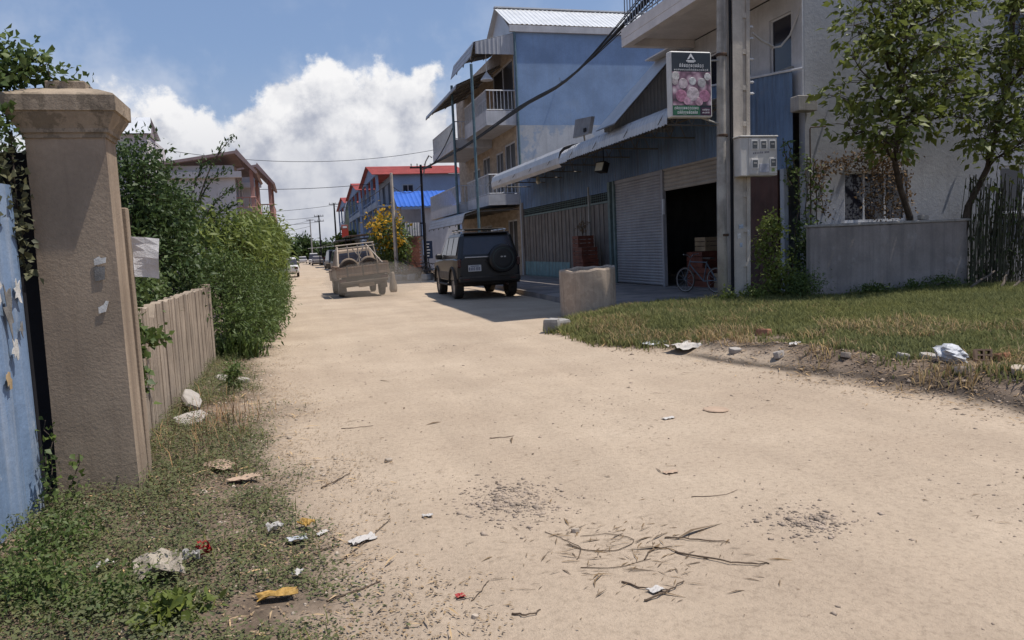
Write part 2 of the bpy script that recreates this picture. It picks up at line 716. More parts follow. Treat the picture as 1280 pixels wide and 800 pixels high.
for nm, sel in (('dirt_road', isroad.ravel()), ('ground', ~isroad.ravel())):
    q = quads[sel]
    used, inv = np.unique(q, return_inverse=True)
    o = mesh_np(nm, allv[used], inv.reshape(q.shape), 4, GM, None, None, True)
    for an, arr in (('verge', vfac), ('dark', dark)):
        at_ = o.data.attributes.new(an, 'FLOAT', 'POINT')
        at_.data.foreach_set('value', arr.ravel()[used].astype(np.float32))
    o['kind'] = 'structure'
    o['label'] = {'dirt_road': 'wide unpaved road of pale tan dust', 'ground': 'brown littered soil beside the dirt road'}[nm]

# concrete forecourt in front of the shops
M_apron = mat('forecourt_concrete', (.23, .20, .185), .9, .3, 1.2, .3, patch=.5, patchcol=(.33, .27, .22), pscale=.9, pth=.52)
mb = MB()
ap = [(7.0, 14.75), (7.7, 14.95), (8.9, 15.0), (10.59, 14.7), (10.59, 36), (7.6, 36), (6.9, 24), (6.6, 18), (6.7, 16)]
mb.prism(ap, -.1, .15, 'z')
ap_o = mb.build('forecourt_slab', M_apron, kind='structure', label='grey concrete forecourt slab before the shutters')
M_rub = mat('rubble', (.42, .35, .28), .95, .3, 4, .5)

# ------------------------------------------------------------------ small ground things
M_peb = mat('pebble', (.33, .262, .205), .95, .35, 8, .2)


def pebbles(name, P, size, m, label, cat=None):
    n = len(P)
    o8 = np.array([[1, 0, 0], [-.9, .2, 0], [0, 1, .1], [.1, -1, 0], [0, .1, .6], [0, 0, -.5]])
    F8 = np.array([[0, 2, 4], [2, 1, 4], [1, 3, 4], [3, 0, 4], [2, 0, 5], [1, 2, 5], [3, 1, 5], [0, 3, 5]])
    a = rng.random(n)*2*PI
    ca, sa = np.cos(a), np.sin(a)
    sc = (size*rng.lognormal(0, .5, n))[:, None]
    base = o8[None]*(1+rng.uniform(-.3, .3, (n, 6, 3)))*sc[:, :, None]
    X_ = base[..., 0]*ca[:, None]-base[..., 1]*sa[:, None]
    Y_ = base[..., 0]*sa[:, None]+base[..., 1]*ca[:, None]
    V = np.stack([X_+P[:, 0:1], Y_+P[:, 1:2], base[..., 2]+P[:, 2:3]], -1).reshape(-1, 3)
    F = (np.arange(n)[:, None, None]*6+F8[None]).reshape(-1, 3)
    o = mesh_np(name, V, F, 3, m, np.repeat(rng.random(n), 6))
    return tag(o, label, cat, kind='stuff')


def scatter(n, x0, x1, y0, y1, fn):
    x = rng.uniform(x0, x1, n)
    y = rng.uniform(y0, y1, n)
    k = rng.random(n) < fn(x, y)
    x, y = x[k], y[k]
    return np.stack([x, y, height(x, y)], 1)


P = scatter(9000, -.5, 6, 2, 14, lambda x, y: .10+.9*sstep(.55, .72, fnoise(x, y, 1.4, 50)))
pebbles('loose_gravel', P, .006, M_peb, 'tiny loose stones scattered over the dusty road', 'gravel')


n_ = 900
P = np.stack([rng.normal(1.18, .16, n_), rng.normal(4.45, .22, n_), np.zeros(n_)], 1)
P = np.concatenate([P, np.stack([rng.normal(2.55, .13, 420), rng.normal(3.45, .12, 420), np.zeros(420)], 1)])
P[:, 2] = height(P[:, 0], P[:, 1])
pebbles('crumbled_earth', P, .008, M_peb, 'patches of crumbled dry earth on the road', 'crumbled earth')
n_ = 330
P = np.stack([rng.normal(1.5, .28, n_), rng.normal(3.5, .26, n_), np.zeros(n_)], 1)
P = np.concatenate([P, np.stack([rng.uniform(.2, 5, 260), rng.uniform(2.4, 10, 260), np.zeros(260)], 1)])
P[:, 2] = height(P[:, 0], P[:, 1])+.004
a = rng.normal(.3, .7, len(P))
leaf_mesh('twig_crumbs', P, np.stack([np.cos(a), np.sin(a), rng.uniform(0, .12, len(a))], 1), .055*rng.lognormal(0, .55, len(P)), mat('twig_crumb', (.12, .088, .062), .9, 0, 9, 0, tint=.6), wid=.07, up_bias=2.5)
tag(bpy.data.objects['twig_crumbs'], 'short broken twig bits strewn on the dusty road', 'twigs', kind='stuff')


def right_fn(x, y):
    r, l = verge(x, y)
    return sstep(0.1, .9, r)*sstep(-.1, .2, y-3)*(1-sstep(.3, 1., (y-13.6)))


P = scatter(6000, 4, 9, 3.5, 11, lambda x, y: (lambda r: np.exp(-((r-.5)/.5)**2))(verge(x, y)[0]))
pebbles('rubble_crumbs', P, .012, mat('bank_rubble', (.28, .22, .17), .95, .35, 6, .3), 'pale broken rubble crumbs along the dirt bank', 'rubble')
P = scatter(5000, -1.6, 1, 2.2, 12, lambda x, y: sstep(-.35, .1, verge(x, y)[1])*.8)
pebbles('soil_crumbs', P, .008, M_rub, 'small stones and crumbs in the left verge', 'gravel')

P = scatter(5200, -.3, 6, 2, 13, lambda x, y: .25+.75*sstep(.5, .7, fnoise(x, y, .8, 55)))
M_bit = mat('dark_bit', (.085, .062, .045), .9, 0, 9, 0, tint=.6)
a = rng.random(len(P))*2*PI
leaf_mesh('road_debris', P+np.array([0, 0, .004]), np.stack([np.cos(a), np.sin(a), rng.uniform(0, .15, len(a))], 1), .013*rng.lognormal(0, .6, len(P)), M_bit, wid=.3, up_bias=2.5)
tag(bpy.data.objects['road_debris'], 'tiny dark leaf bits and chips scattered on the dusty road', 'debris', kind='stuff')
# dry leaf litter and straw on the left verge
M_dry = mat('dry_leaf', (.19, .145, .105), .9, .3, 12, 0, tint=.5)
P = scatter(42000, -1.7, 1.0, 2.1, 14, lambda x, y: (.15+.85*sstep(.4, .65, fnoise(x, y, 2.2, 60)))*sstep(-.75, .05, verge(x, y)[1]))
a = rng.random(len(P))*2*PI
leaf_mesh('leaf_litter', P+np.array([0, 0, .008]), np.stack([np.cos(a), np.sin(a), rng.uniform(-.05, .25, len(a))], 1), np.full(len(P), .022), M_dry, wid=.4, up_bias=2.5)
tag(bpy.data.objects['leaf_litter'], 'dry brown leaf litter over the left roadside soil', 'leaf litter', kind='stuff')
P = scatter(26000, 4.2, 9, 3.2, 12.5, lambda x, y: (lambda r: np.exp(-((r-.45)/.5)**2))(verge(x, y)[0]))
a = rng.random(len(P))*2*PI
leaf_mesh('straw_litter', P+np.array([0, 0, .008]), np.stack([np.cos(a), np.sin(a), rng.uniform(-.05, .3, len(a))], 1), np.full(len(P), .042), mat('bank_litter', (.15, .11, .078), .9, 0, 9, 0, tint=.8), wid=.25, up_bias=2.5)
P = scatter(14000, 4.2, 9, 3.2, 12.5, lambda x, y: (lambda r: np.exp(-((r-.4)/.45)**2)*(.2+.8*(fnoise(x, y, 2.2, 66) > .5)))(verge(x, y)[0]))
a = rng.random(len(P))*2*PI
leaf_mesh('bank_straw', P+np.array([0, 0, .012]), np.stack([np.cos(a), np.sin(a), rng.uniform(0, .5, len(a))], 1), .085*rng.lognormal(0, .4, len(P)), mat('bank_straw_pale', (.30, .225, .155), .9, 0, 9, 0, tint=.6), wid=.08, up_bias=2)
tag(bpy.data.objects['bank_straw'], 'pale straw stalks strewn on the right dirt bank', 'straw', kind='stuff')
tag(bpy.data.objects['straw_litter'], 'dry straw and leaf scraps along the right dirt bank', 'straw', kind='stuff')

P = scatter(9000, -1.6, .9, 2.1, 12, lambda x, y: (.1+.9*sstep(.45, .62, fnoise(x, y, 1.7, 65)))*sstep(-.5, .1, verge(x, y)[1])*.8)
a = rng.random(len(P))*2*PI
leaf_mesh('straw_bits', P+np.array([0, 0, .012]), np.stack([np.cos(a), np.sin(a), rng.uniform(-.05, .3, len(a))], 1), .06*rng.lognormal(0, .4, len(P)), mat('pale_straw', (.34, .26, .18), .9, 0, 9, 0, tint=.5), wid=.09, up_bias=2.5)
tag(bpy.data.objects['straw_bits'], 'pale straw bits strewn over the left verge soil', 'straw', kind='stuff')
# grass on the right verge
M_grass = mat('verge_grass', (.125, .142, .068), .75, 0, 2.0, 0, tint=.8, trans=.35, fine=0, spec=.15)
M_straw = mat('dry_grass', (.26, .20, .12), .85, 0, 3, 0, tint=.5, trans=.2, fine=0)


def grass_fn(x, y):
    r, l = verge(x, y)
    g = sstep(.35, .95, r)
    corner = sstep(9.0, 10.5, y)*sstep(-.05, .35, r)
    g = np.maximum(g*(.12+.88*sstep(.36, .56, .6*fnoise(x, y, .9, 70)+.4*fnoise(x, y, 3.1, 71)+.14*sstep(.9, 3.4, r))), corner*.8)
    inap = np.maximum((y > 14.9)*(x > 6.2)*1., sstep(.62, .35, np.hypot(x-6.35, y-6.05)))
    return g*(1-inap)*(y < 16.2)


P = scatter(330000, 4, 15, 4.2, 16, lambda x, y: grass_fn(x, y)*np.clip(1.25-.055*y, .3, 1))
dist = np.hypot(P[:, 0], P[:, 1])
tall = .5+.9*fnoise(P[:, 0], P[:, 1], 1.3, 80)
blade_mesh('grass', P, .115*tall*(.75+.5*sstep(9.5, 12, P[:, 1])), M_grass, width=.0052+.0003*dist[:, None], bend=.8, tint=.65*fnoise(P[:, 0], P[:, 1], .8, 81)+.35*rng.random(len(P)))
tag(bpy.data.objects['grass'], 'green grass growing on the right roadside verge', 'grass', kind='stuff')
P = scatter(110000, 4, 14, 3.6, 15, lambda x, y: sstep(.05, .5, verge(x, y)[0])*sstep(6.5, 1.0, verge(x, y)[0])*sstep(.3, .55, np.hypot(x-6.35, y-6.05))*.75*sstep(.45, .6, fnoise(x, y, 1.2, 90))*(1-(y > 14.7)*(x > 6.2)))
blade_mesh('dry_grass', P, np.full(len(P), .15), M_straw, width=.0055, bend=1.1)
tag(bpy.data.objects['dry_grass'], 'straw-coloured dry grass between the green verge and road', 'dry grass', kind='stuff')

# low weeds on the left verge
M_weed = mat('low_weed', (.088, .105, .058), .75, 0, 3.0, 0, tint=.7, trans=.25, fine=0)


def weed_fn(x, y):
    r, l = verge(x, y)
    g = sstep(-.02, .45, l)
    return g*sstep(.34, .52, fnoise(x, y, 1.5, 100)+.16*sstep(.3, 1.0, l)+.10*sstep(5.5, 3.0, y))*(x > -1.75)


P = scatter(190000, -1.75, .7, 2.0, 13, lambda x, y: weed_fn(x, y)*np.clip(1.35-.08*y, .4, 1))
hgt = rng.random(len(P))**1.7*(.05+.13*fnoise(P[:, 0], P[:, 1], 2.1, 110)*sstep(.0, .9, -P[:, 0]+.1))
P[:, 2] += hgt
a = rng.random(len(P))*2*PI
leaf_mesh('ground_weeds', P, np.stack([np.cos(a), np.sin(a), rng.uniform(-.1, .7, len(a))], 1), np.full(len(P), .022), M_weed, wid=.55, up_bias=1.2,
          tint=.6*fnoise(P[:, 0], P[:, 1], 2.5, 111)+.4*rng.random(len(P)))
tag(bpy.data.objects['ground_weeds'], 'low green weeds creeping over the left verge', 'weeds', kind='stuff')
P = scatter(9000, -1.7, .4, 2.0, 12.5, lambda x, y: weed_fn(x, y)*.45)
blade_mesh('weed_stalks', P, np.full(len(P), .11), M_grass, width=.003, bend=.9)
tag(bpy.data.objects['weed_stalks'], 'thin grass stalks among the left verge weeds', 'grass', kind='stuff')
P = scatter(4500, -1.4, -.2, 5.2, 9.5, lambda x, y: .45*np.exp(-((x+.85)/.3)**2-((y-7.2)/1.0)**2)*(fnoise(x, y, 4., 120) > .45))
blade_mesh('dead_stalks', P, np.full(len(P), .24), mat('dead_stalk', (.21, .14, .09), .9, .3, 4, 0, tint=.5, fine=0), width=.0025, bend=1.1)
tag(bpy.data.objects['dead_stalks'], 'rust-brown dead stalks beside the broken left wall', 'dry weeds', kind='stuff')
# ------------------------------------------------------------------ left side: gate pillar, gate, wall
M_plaster = mat('pillar_render', (.36, .278, .205), .92, .2, 1.6, .28, 45, streak=.6, streakcol=(.17, .125, .09), patch=.55, patchcol=(.235, .185, .14), pscale=2.2, pth=.56)
M_cap = mat('cap_render', (.36, .285, .21), .95, .3, 3, .35, 40, streak=.5, streakcol=(.075, .06, .045), patch=.55, patchcol=(.085, .07, .05), pscale=6, pth=.5)


def sqring(x0, x1, y0, y1, z, e):
    return [(x0-e, y0-e, z), (x1+e, y0-e, z), (x1+e, y1+e, z), (x0-e, y1+e, z)]


px0, px1, py0, py1 = -1.555, -1.10, 5.40, 5.70
pil = thing('gate_pillar', 'tall square concrete gate pillar with a moulded cap beside blue gate', 'pillar', (-1.33, 5.55, 0))
mb = MB()
rings = []
for z, e in ((-.1, .012), (.0, .012), (.5, .004), (1.2, 0), (2.0, -.004), (2.35, -.004)):
    rings.append(sqring(px0, px1, py0, py1, z, e))
mb.loft(rings)
mb.build('shaft', M_plaster, pil)
mb = MB()
mb.loft([sqring(px0, px1, py0, py1, z, e) for z, e in ((2.345, .006), (2.372, .008), (2.376, .022), (2.40, .024), (2.42, .034), (2.455, .055), (2.485, .072), (2.495, .074), (2.50, .088), (2.592, .09), (2.604, .078), (2.645, -.02), (2.668, -.10))])
cap = mb.build('cap', M_cap, pil)
mb = MB()
mb.loft([sqring(px0+.13, px1-.10, py0+.06, py1-.05, z, e) for z, e in ((2.655, .0), (2.70, 0), (2.705, -.006))])
mb.build('finial_base', M_cap, cap)
# torn poster scraps still stuck on the pillar
M_scrap = mat('scrap_paper', (.62, .60, .57), .85, .3, 14, .3)
M_scrap2 = mat('scrap_dark', (.20, .19, .18), .85, .3, 14, .3)


def scrap(pts, y, m, label, z_th=.004):
    mb = MB()
    mb.prism(pts, y-z_th, y-.001, 'y')
    return mb.build('poster_scrap', m, label=label, cat='paper scrap', group='torn scraps on the gate pillar')


scrap([(-1.232, 1.55), (-1.165, 1.565), (-1.16, 1.60), (-1.19, 1.595), (-1.20, 1.607), (-1.232, 1.59)], 5.397, M_scrap, 'white torn scrap above a grey one on the pillar front')
scrap([(-1.236, 1.45), (-1.178, 1.46), (-1.172, 1.54), (-1.232, 1.543)], 5.397, M_scrap2, 'grey square scrap under a white torn scrap on the pillar')
scrap([(-1.232, 1.245), (-1.19, 1.255), (-1.168, 1.32), (-1.185, 1.325), (-1.20, 1.30), (-1.232, 1.285)], 5.395, M_scrap, 'lowest pale scrap on the pillar front')

# slim post and paper behind the pillar
mb = MB()
mb.bbox(-1.175, -1.085, 5.735, 5.83, -.05, 1.93, .006)
mb.build('fence_post', M_plaster, label='slim concrete post tucked behind the gate pillar', cat='post')
mb = MB()
pr = []
for i in range(7):
    t = i/6
    z = 1.725-.275*t
    pr.append([(-1.083+.004*t, 5.80+.012*math.sin(t*5), z+.012), (-1.0, 5.795+.008*math.sin(t*7+1), z+.004), (-.905-.022*t, 5.79+.016*math.sin(t*6+2), z-.01)])
mb.loft(pr, False, False)
k = len(mb.v)
mb.loft([[(a, b+.002, c) for a, b, c in r][::-1] for r in pr], False, False)
mb.build('paper_notice', mat('notice_paper', (.66, .65, .66), .8, .12, 9, .35), label='crumpled white paper sheet sticking out behind the gate pillar', cat='paper')

# blue sheet-metal gate
M_gate = mat('gate_blue', (.17, .245, .37), .55, .22, 2.2, .25, 12, streak=.55, streakcol=(.36, .40, .46), patch=.7, patchcol=(.40, .44, .50), pscale=3.0, pth=.6, spec=.4)
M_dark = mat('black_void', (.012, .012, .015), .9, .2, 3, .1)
M_rust = mat('rusty_steel', (.075, .045, .03), .8, .4, 6, .3)
gate = thing('sheet_metal_gate', 'faded blue sheet-metal gate with peeling posters beside the concrete pillar', 'gate', (-1.68, 4.4, 0))
gd = Vector((-.118, -.993, 0)).normalized()
g0 = Vector((-1.615, 5.285, 0))
gn = Vector((.993, -.118, 0))
for k in range(3):
    mb = MB()
    s = g0 + gd*(.93*k)
    n = 24
    r0, r1 = [], []
    for i in range(n+1):
        t = .925*i/n
        w = .010*math.sin(t*26+k)+.007*(1 if (i % 8) in (3, 4) else 0)
        p = s+gd*t+gn*(w+.004*k)
        r0.append((p.x, p.y, .04+.01*math.sin(i*1.7)))
        r1.append((p.x, p.y, 2.05))
    mb.loft([r0, r1], False, False)
    r0b = [(a-gn.x*.004, b-gn.y*.004, c) for a, b, c in r0]
    r1b = [(a-gn.x*.004, b-gn.y*.004, c) for a, b, c in r1]
    mb.loft([r1b, r0b], False, False)
    mb.build('sheet', M_gate, gate)
mb = MB()
p = g0+gd*-.05
mb.tube([(p.x-.03, p.y, .02), (p.x-.03, p.y, 2.1)], .03, 8)
mb.build('frame_post', M_dark, gate)
mb = MB()
for z in (.25, 1.1, 1.95):
    q = g0+gd*2.8
    mb.tube([(g0.x-.045, g0.y, z), (q.x-.045, q.y, z)], .022, 6)
mb.build('rail', M_rust, gate)
# added black board painting in the shade of the slot behind the gate edge
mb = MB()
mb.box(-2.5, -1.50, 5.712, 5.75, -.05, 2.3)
mb.build('slot_shade_board', M_dark, label='added black board standing for the shade between gate and pillar', cat='board')
for k, (t, z, w, h, m) in enumerate([(.12, 1.42, .10, .16, M_scrap), (.25, 1.30, .10, .28, M_scrap2), (.38, 1.46, .16, .20, M_scrap), (.22, 1.08, .08, .12, M_scrap), (.33, .92, .05, .10, mat('scrap_tan', (.42, .30, .17), .9, .3, 9, .2)), (.12, 1.2, .05, .1, MATS['scrap_dark'])]):
    mb = MB()
    p = g0+gd*t+gn*.027
    outl = []
    for i in range(15):
        a = 2*PI*i/15
        rr_ = .5*(.35+.85*random.random())
        outl.append((w*rr_*math.cos(a)*1.2, h*rr_*math.sin(a)*1.2))
    mb.loft([[(p.x-gd.x*u+gn.x*d, p.y-gd.y*u+gn.y*d, z+v) for u, v in outl] for d in (0, .003)])
    mb.build('poster_scrap', m, label=['white torn scrap close to the gate edge', 'dark grey scrap hanging lower on the blue gate', 'widest white scrap peeling high on the blue gate', 'white scrap below the dark grey one on the gate', 'tan scrap lowest on the blue gate', 'small dark scrap near the gate edge'][k], cat='paper scrap', group='torn posters on the blue gate')

# precast concrete wall with panels
M_wall = mat('precast_wall', (.36, .29, .225), .93, .22, 2.2, .4, 25, streak=.62, streakcol=(.10, .075, .06))
lw = thing('concrete_wall', 'low weathered concrete panel wall in front of the shrubs', 'wall', (-1.36, 9, 0))
for k in range(4):
    y0 = 5.86+1.56*k
    mb = MB()
    n = 12
    top = [(y0+.006+(1.548)*i/n, 1.16+.012*math.sin(i*2.1+k)+.006*math.sin(i*5.3)-(.10 if (k == 1 and i < 3) else 0)) for i in range(n+1)]
    poly = [(y0+.006, -.1)] + [(a, b) for a, b in top] + [(y0+1.554, -.1)]
    for i in range(n):
        (a, b), (c, d) = top[i], top[i+1]
        xo = .006*math.sin(i*1.9+k*2)
        mb.loft([[(-1.40, a, -.1), (-1.30+xo, a, -.1), (-1.30+xo, c, -.1), (-1.40, c, -.1)], [(-1.40, a, b), (-1.30+xo, a, b), (-1.30+xo, c, d), (-1.40, c, d)]])
    mb.build('panel', M_wall, lw)
mb = MB()
mb.bbox(-1.42, -1.27, 12.11, 12.28, -.1, 1.2, .01)
mb.build('end_post', M_wall, lw)
# slumped broken concrete by the wall
M_pale = mat('pale_concrete', (.37, .335, .30), .92, .2, 4, .4, 20)


def slab(name, c, sx, sy, sz, rot, m, label, cat, group=None, seed=0, nseg=7):
    r_ = random.Random(seed)
    out = [((.75+.35*r_.random())*math.cos(2*PI*i/nseg)*sx, (.75+.35*r_.random())*math.sin(2*PI*i/nseg)*sy) for i in range(nseg)]
    mb = MB()
    mb.loft([[(a*.96, b*.96, -sz/2) for a, b in out], [(a, b, -sz/4) for a, b in out], [(a, b, sz/3) for a, b in out], [(a*.93, b*.93, sz/2+.1*sz*r_.random()) for a, b in out]])
    return mb.build(name, m, label=label, cat=cat, group=group, local=True, loc=c, rot=rot)


slab('concrete_slab', (-1.12, 8.25, .17), .13, .34, .05, (.1, .62, .15), M_pale, 'large broken pale slab leaning on the concrete wall', 'slab', seed=3)
slab('concrete_slab', (-1.05, 7.55, .09), .12, .22, .05, (.1, .3, -.4), M_pale, 'smaller broken pale slab lying below the leaning one', 'slab', seed=5)
slab('concrete_slab', (-1.0, 10.2, .06), .10, .16, .05, (.1, .1, .3), M_pale, 'pale broken slab near the far end of the concrete wall', 'slab', seed=6)

# ------------------------------------------------------------------ foliage helpers
M_leaf = {
    'dark': mat('leaf_dark', (.040, .070, .025), .55, 0, 1.5, 0, tint=.65, trans=.28, fine=0, spec=.35),
    'mid': mat('leaf_mid', (.062, .098, .032), .55, 0, 1.5, 0, tint=.75, trans=.30, fine=0, spec=.35),
    'light': mat('leaf_light', (.105, .142, .040), .55, 0, 1.5, 0, tint=.75, trans=.34, fine=0, spec=.35),
    'grey': mat('leaf_grey', (.08, .088, .058), .6, 0, 1.5, 0, tint=.6, trans=.25, fine=0),
    'brown': mat('leaf_brown', (.13, .092, .06), .75, 0, 3, 0, tint=.5, trans=.2, fine=0),
    'yellow': mat('leaf_yellow', (.30, .20, .02), .6, 0, 3, 0, tint=.9, trans=.3, fine=0),
}
M_bark = mat('bark', (.075, .058, .045), .95, .35, 7, .6)
M_bark2 = mat('pale_bark', (.13, .105, .085), .95, .35, 7, .6)


def crown_pts(blobs, per=26, spread=.16, shell=.55):
    """leaf points in clumps inside ellipsoids; returns points, outward directions, clump tint"""
    Ps, Ds, Ts = [], [], []
    for (cx_, cy_, cz_, rx, ry, rz, n) in blobs:
        nc = max(1, n//per)
        d = unit(rng.normal(size=(nc, 3)))
        rad = (shell+(1-shell)*rng.random(nc))*rng.uniform(.82, 1.12, nc)
        cc = d*rad[:, None]*np.array([rx, ry, rz]) + np.array([cx_, cy_, cz_])
        k = np.repeat(np.arange(nc), per)
        off = rng.normal(size=(len(k), 3))*spread*min(rx, ry, rz)
        Ps.append(cc[k]+off)
        Ds.append(unit(d[k]*.7+rng.normal(size=(len(k), 3))*.8))
        Ts.append(np.clip(.55*rng.random(nc)[k]+.45*rng.random(len(k)), 0, 1))
    return np.concatenate(Ps), np.concatenate(Ds), np.concatenate(Ts)


def limb(mb, p0, p1, r0, r1, sag=.1, n=5, seed=0):
    r_ = random.Random(seed)
    p0, p1 = Vector(p0), Vector(p1)
    pts = []
    for i in range(n+1):
        t = i/n
        p = p0.lerp(p1, t)
        if 0 < i < n:
            p += Vector((r_.uniform(-1, 1), r_.uniform(-1, 1), r_.uniform(-.6, 1)))*sag*(p1-p0).length*.5
        pts.append(p)
    mb.tube(pts, [r0+(r1-r0)*i/n for i in range(n+1)], 7)
    return pts


def plant(name, label, cat, base, blobs, leaf, size, trunk_r=.06, bark=None, per=26, spread=.16, shell=.5, wid=.45, droop=.1, group=None, zmin=None, twigs=True, mats='mid', crown='crown', up_bias=.6, xmax=None):
    t = thing(name, label, cat, base, group=group)
    P, D, T = crown_pts(blobs, per, spread, shell)
    k = np.ones(len(P), bool)
    if zmin is not None:
        k &= P[:, 2] > zmin
    if xmax is not None:
        k &= P[:, 0] < xmax
    P, D, T = P[k], D[k], T[k]
    leaf_mesh(crown, P, D, np.full(len(P), size), M_leaf[leaf] if isinstance(leaf, str) else leaf, t, wid=wid, tint=T, droop=droop, off=base, up_bias=up_bias)
    mb = MB()
    b = Vector(base)
    for i, (cx_, cy_, cz_, rx, ry, rz, n) in enumerate(blobs):
        c = Vector((cx_, cy_, cz_))
        pts = limb(mb, b + Vector((.03*i, .02*i, -.08)), c, trunk_r*(1 if i == 0 else .6), trunk_r*.35, .10, 5, i)
        if twigs:
            for j in range(7):
                d = Vector(rng.normal(size=3)).normalized()
                e = c+Vector((d.x*rx, d.y*ry, abs(d.z)*rz*.9))*.85
                limb(mb, pts[3+j % 3], e, trunk_r*.28, trunk_r*.08, .12, 4, j*7+i)
    mb.build('trunk', bark or M_bark, t)
    return t


# shrubs and trees behind the left wall
plant('leafy_tree', 'dense dark-green tree smothered in creeper behind the concrete wall', 'tree', (-2.6, 11.6, 0),
      [(-2.05, 11.6, 2.45, .62, .7, .75, 5200), (-2.3, 11.2, 1.7, .75, .8, .8, 5200), (-1.85, 12.0, 1.5, .6, .8, .75, 3800), (-1.75, 12.4, 2.2, .45, .5, .5, 2000)],
      'dark', .085, .09, per=22, spread=.22, shell=.45)
plant('broad_shrub', 'broad mid-green shrub filling the gap behind the gate pillar', 'shrub', (-2.2, 8.0, 0),
      [(-1.95, 8.0, 1.35, .5, .7, .55, 2600), (-1.75, 9.3, 1.25, .35, .8, .5, 2600), (-2.6, 9.0, 2.2, .6, .6, .7, 1800)], 'mid', .07, .05, per=20, spread=.22)
plant('light_shrub', 'yellow-green long-leaved shrub beyond the end of the wall', 'shrub', (-1.35, 15.6, 0),
      [(-1.25, 15.6, 1.7, .55, .7, .6, 1500), (-.78, 16.6, 1.65, .42, .8, .5, 1300), (-1.75, 14.6, 1.7, .6, .6, .65, 1300), (-1.0, 15.0, 2.05, .3, .4, .35, 350), (-1.5, 15.6, 2.2, .3, .4, .35, 350)], 'light', .17, .05, per=9, spread=.42, wid=.3, droop=.5)
plant('light_shrub', 'tall yellow-green shrub with drooping tips over the road edge', 'shrub', (-.95, 20, 0),
      [(-.75, 19.5, 1.9, .5, 1.0, .75, 2600), (-1.0, 22.5, 2.0, .7, 1.2, .8, 2400)], 'light', .16, .05, per=18, spread=.25, wid=.3, droop=.5)
plant('fine_shrub', 'fine-leaved dull green shrub leaning over the road edge', 'shrub', (-1.0, 14.2, 0),
      [(-.95, 14.0, .95, .42, .8, .62, 6000), (-.72, 15.8, .85, .36, .9, .65, 6000), (-1.3, 13.4, 1.1, .5, .5, .5, 3500), (-.6, 17.8, .75, .35, 1.2, .6, 4500)], 'mid', .055, .03, per=24, spread=.24, wid=.35, zmin=.03)
plant('fine_shrub', 'low dark shrub along the road edge beyond the leaning one', 'shrub', (-.8, 22, 0),
      [(-.7, 21, .7, .35, 1.4, .6, 3000), (-.65, 24, .8, .4, 1.6, .7, 3000), (-.8, 28, 1.2, .6, 2.0, 1.1, 3500)], 'mid', .09, .03, per=20, spread=.25, wid=.35, zmin=.03)
plant('roadside_tree', 'small bushy tree at the road edge past the yellow-green shrubs', 'tree', (-1.6, 33, 0),
      [(-1.5, 31, 2.0, .8, 1.6, 1.1, 2200), (-1.4, 36, 1.9, .8, 2.0, 1.1, 2000), (-1.3, 43, 1.8, .7, 2.5, 1.2, 2000)], 'mid', .17, .07, per=16, spread=.25, zmin=.03)

plant('gate_shrub', 'dark shrub crowding behind the blue gate under the creeper', 'shrub', (-2.3, 6.3, 0),
      [(-2.15, 6.2, 2.1, .4, .45, .5, 2200), (-2.05, 6.3, 1.4, .4, .5, .6, 1600), (-2.6, 6.6, 2.4, .5, .5, .5, 1400)], 'dark', .06, .04, per=18, spread=.3)
plant('spreading_shrub', 'low spreading shrub sprawling from the wall end over the road edge', 'shrub', (-1.0, 13.2, 0),
      [(-1.05, 12.9, .55, .45, .5, .4, 1500), (-.76, 13.9, .42, .34, .7, .36, 1400), (-.62, 15.3, .45, .28, .8, .42, 1300), (-.56, 17.2, .5, .28, 1.0, .5, 1300), (-1.2, 13.6, 1.5, .4, .5, .35, 700), (-.5, 19.5, .6, .26, 1.2, .6, 1000)], 'mid', .10, .025, per=9, spread=.4, shell=.3, wid=.3, zmin=.03, droop=.35)
# arching sprays with leaflets in ranks
sp = thing('arching_shrub', 'feathery shrub with long arching sprays above the creeper', 'shrub', (-1.9, 14.6, 0))
mb = MB()
LP, LD = [], []
for (x0, y0, z0, x1, y1, z1) in [(-1.75, 14.8, 2.2, -1.0, 15.0, 3.72), (-1.8, 14.8, 2.2, -1.12, 15.0, 3.18), (-1.75, 14.9, 2.0, -.95, 15.0, 2.85), (-1.7, 14.9, 1.9, -.98, 15.1, 2.55), (-1.85, 14.8, 2.2, -1.45, 14.9, 3.3)]:
    a, b = Vector((x0, y0, z0)), Vector((x1, y1, z1))
    pts = []
    for i in range(9):
        t = i/8
        p = a.lerp(b, t)+Vector((0, 0, .28*math.sin(t*PI)*(b-a).length*.5))
        pts.append(p)
        if i > 1:
            for s_ in range(16):
                LP.append(tuple(p+Vector(rng.normal(size=3))*.045))
                LD.append(tuple((b-a).normalized()*.7+Vector((rng.normal()*.4, rng.normal()*.6, rng.normal()*.5))))
    mb.tube([(-1.9, 14.6, -.05), (-1.85, 14.7, 1.2)]+pts, [.03, .025]+[.018-.0018*i for i in range(9)], 6)
mb.build('trunk', M_bark, sp)
leaf_mesh('crown', np.array(LP), np.array(LD), np.full(len(LP), .085), M_leaf['dark'], sp, wid=.4, off=(-1.9, 14.6, 0))

# spiky tuft at the wall's end
tf = thing('spiky_plant', 'spiky strap-leaved tuft at the foot of the wall end', 'plant', (-1.02, 12.75, 0))
n = 420
P = np.stack([rng.normal(0, .16, n), rng.normal(0, .16, n), np.zeros(n)], 1)
blade_mesh('leaf_clump', P, np.full(n, .42), M_leaf['mid'], tf, width=.012, bend=1.2)
mb = MB()
mb.cyl((-1.02, 12.75, -.05), 'z', .05, .1, 8)
mb.build('rootstock', M_bark, tf)
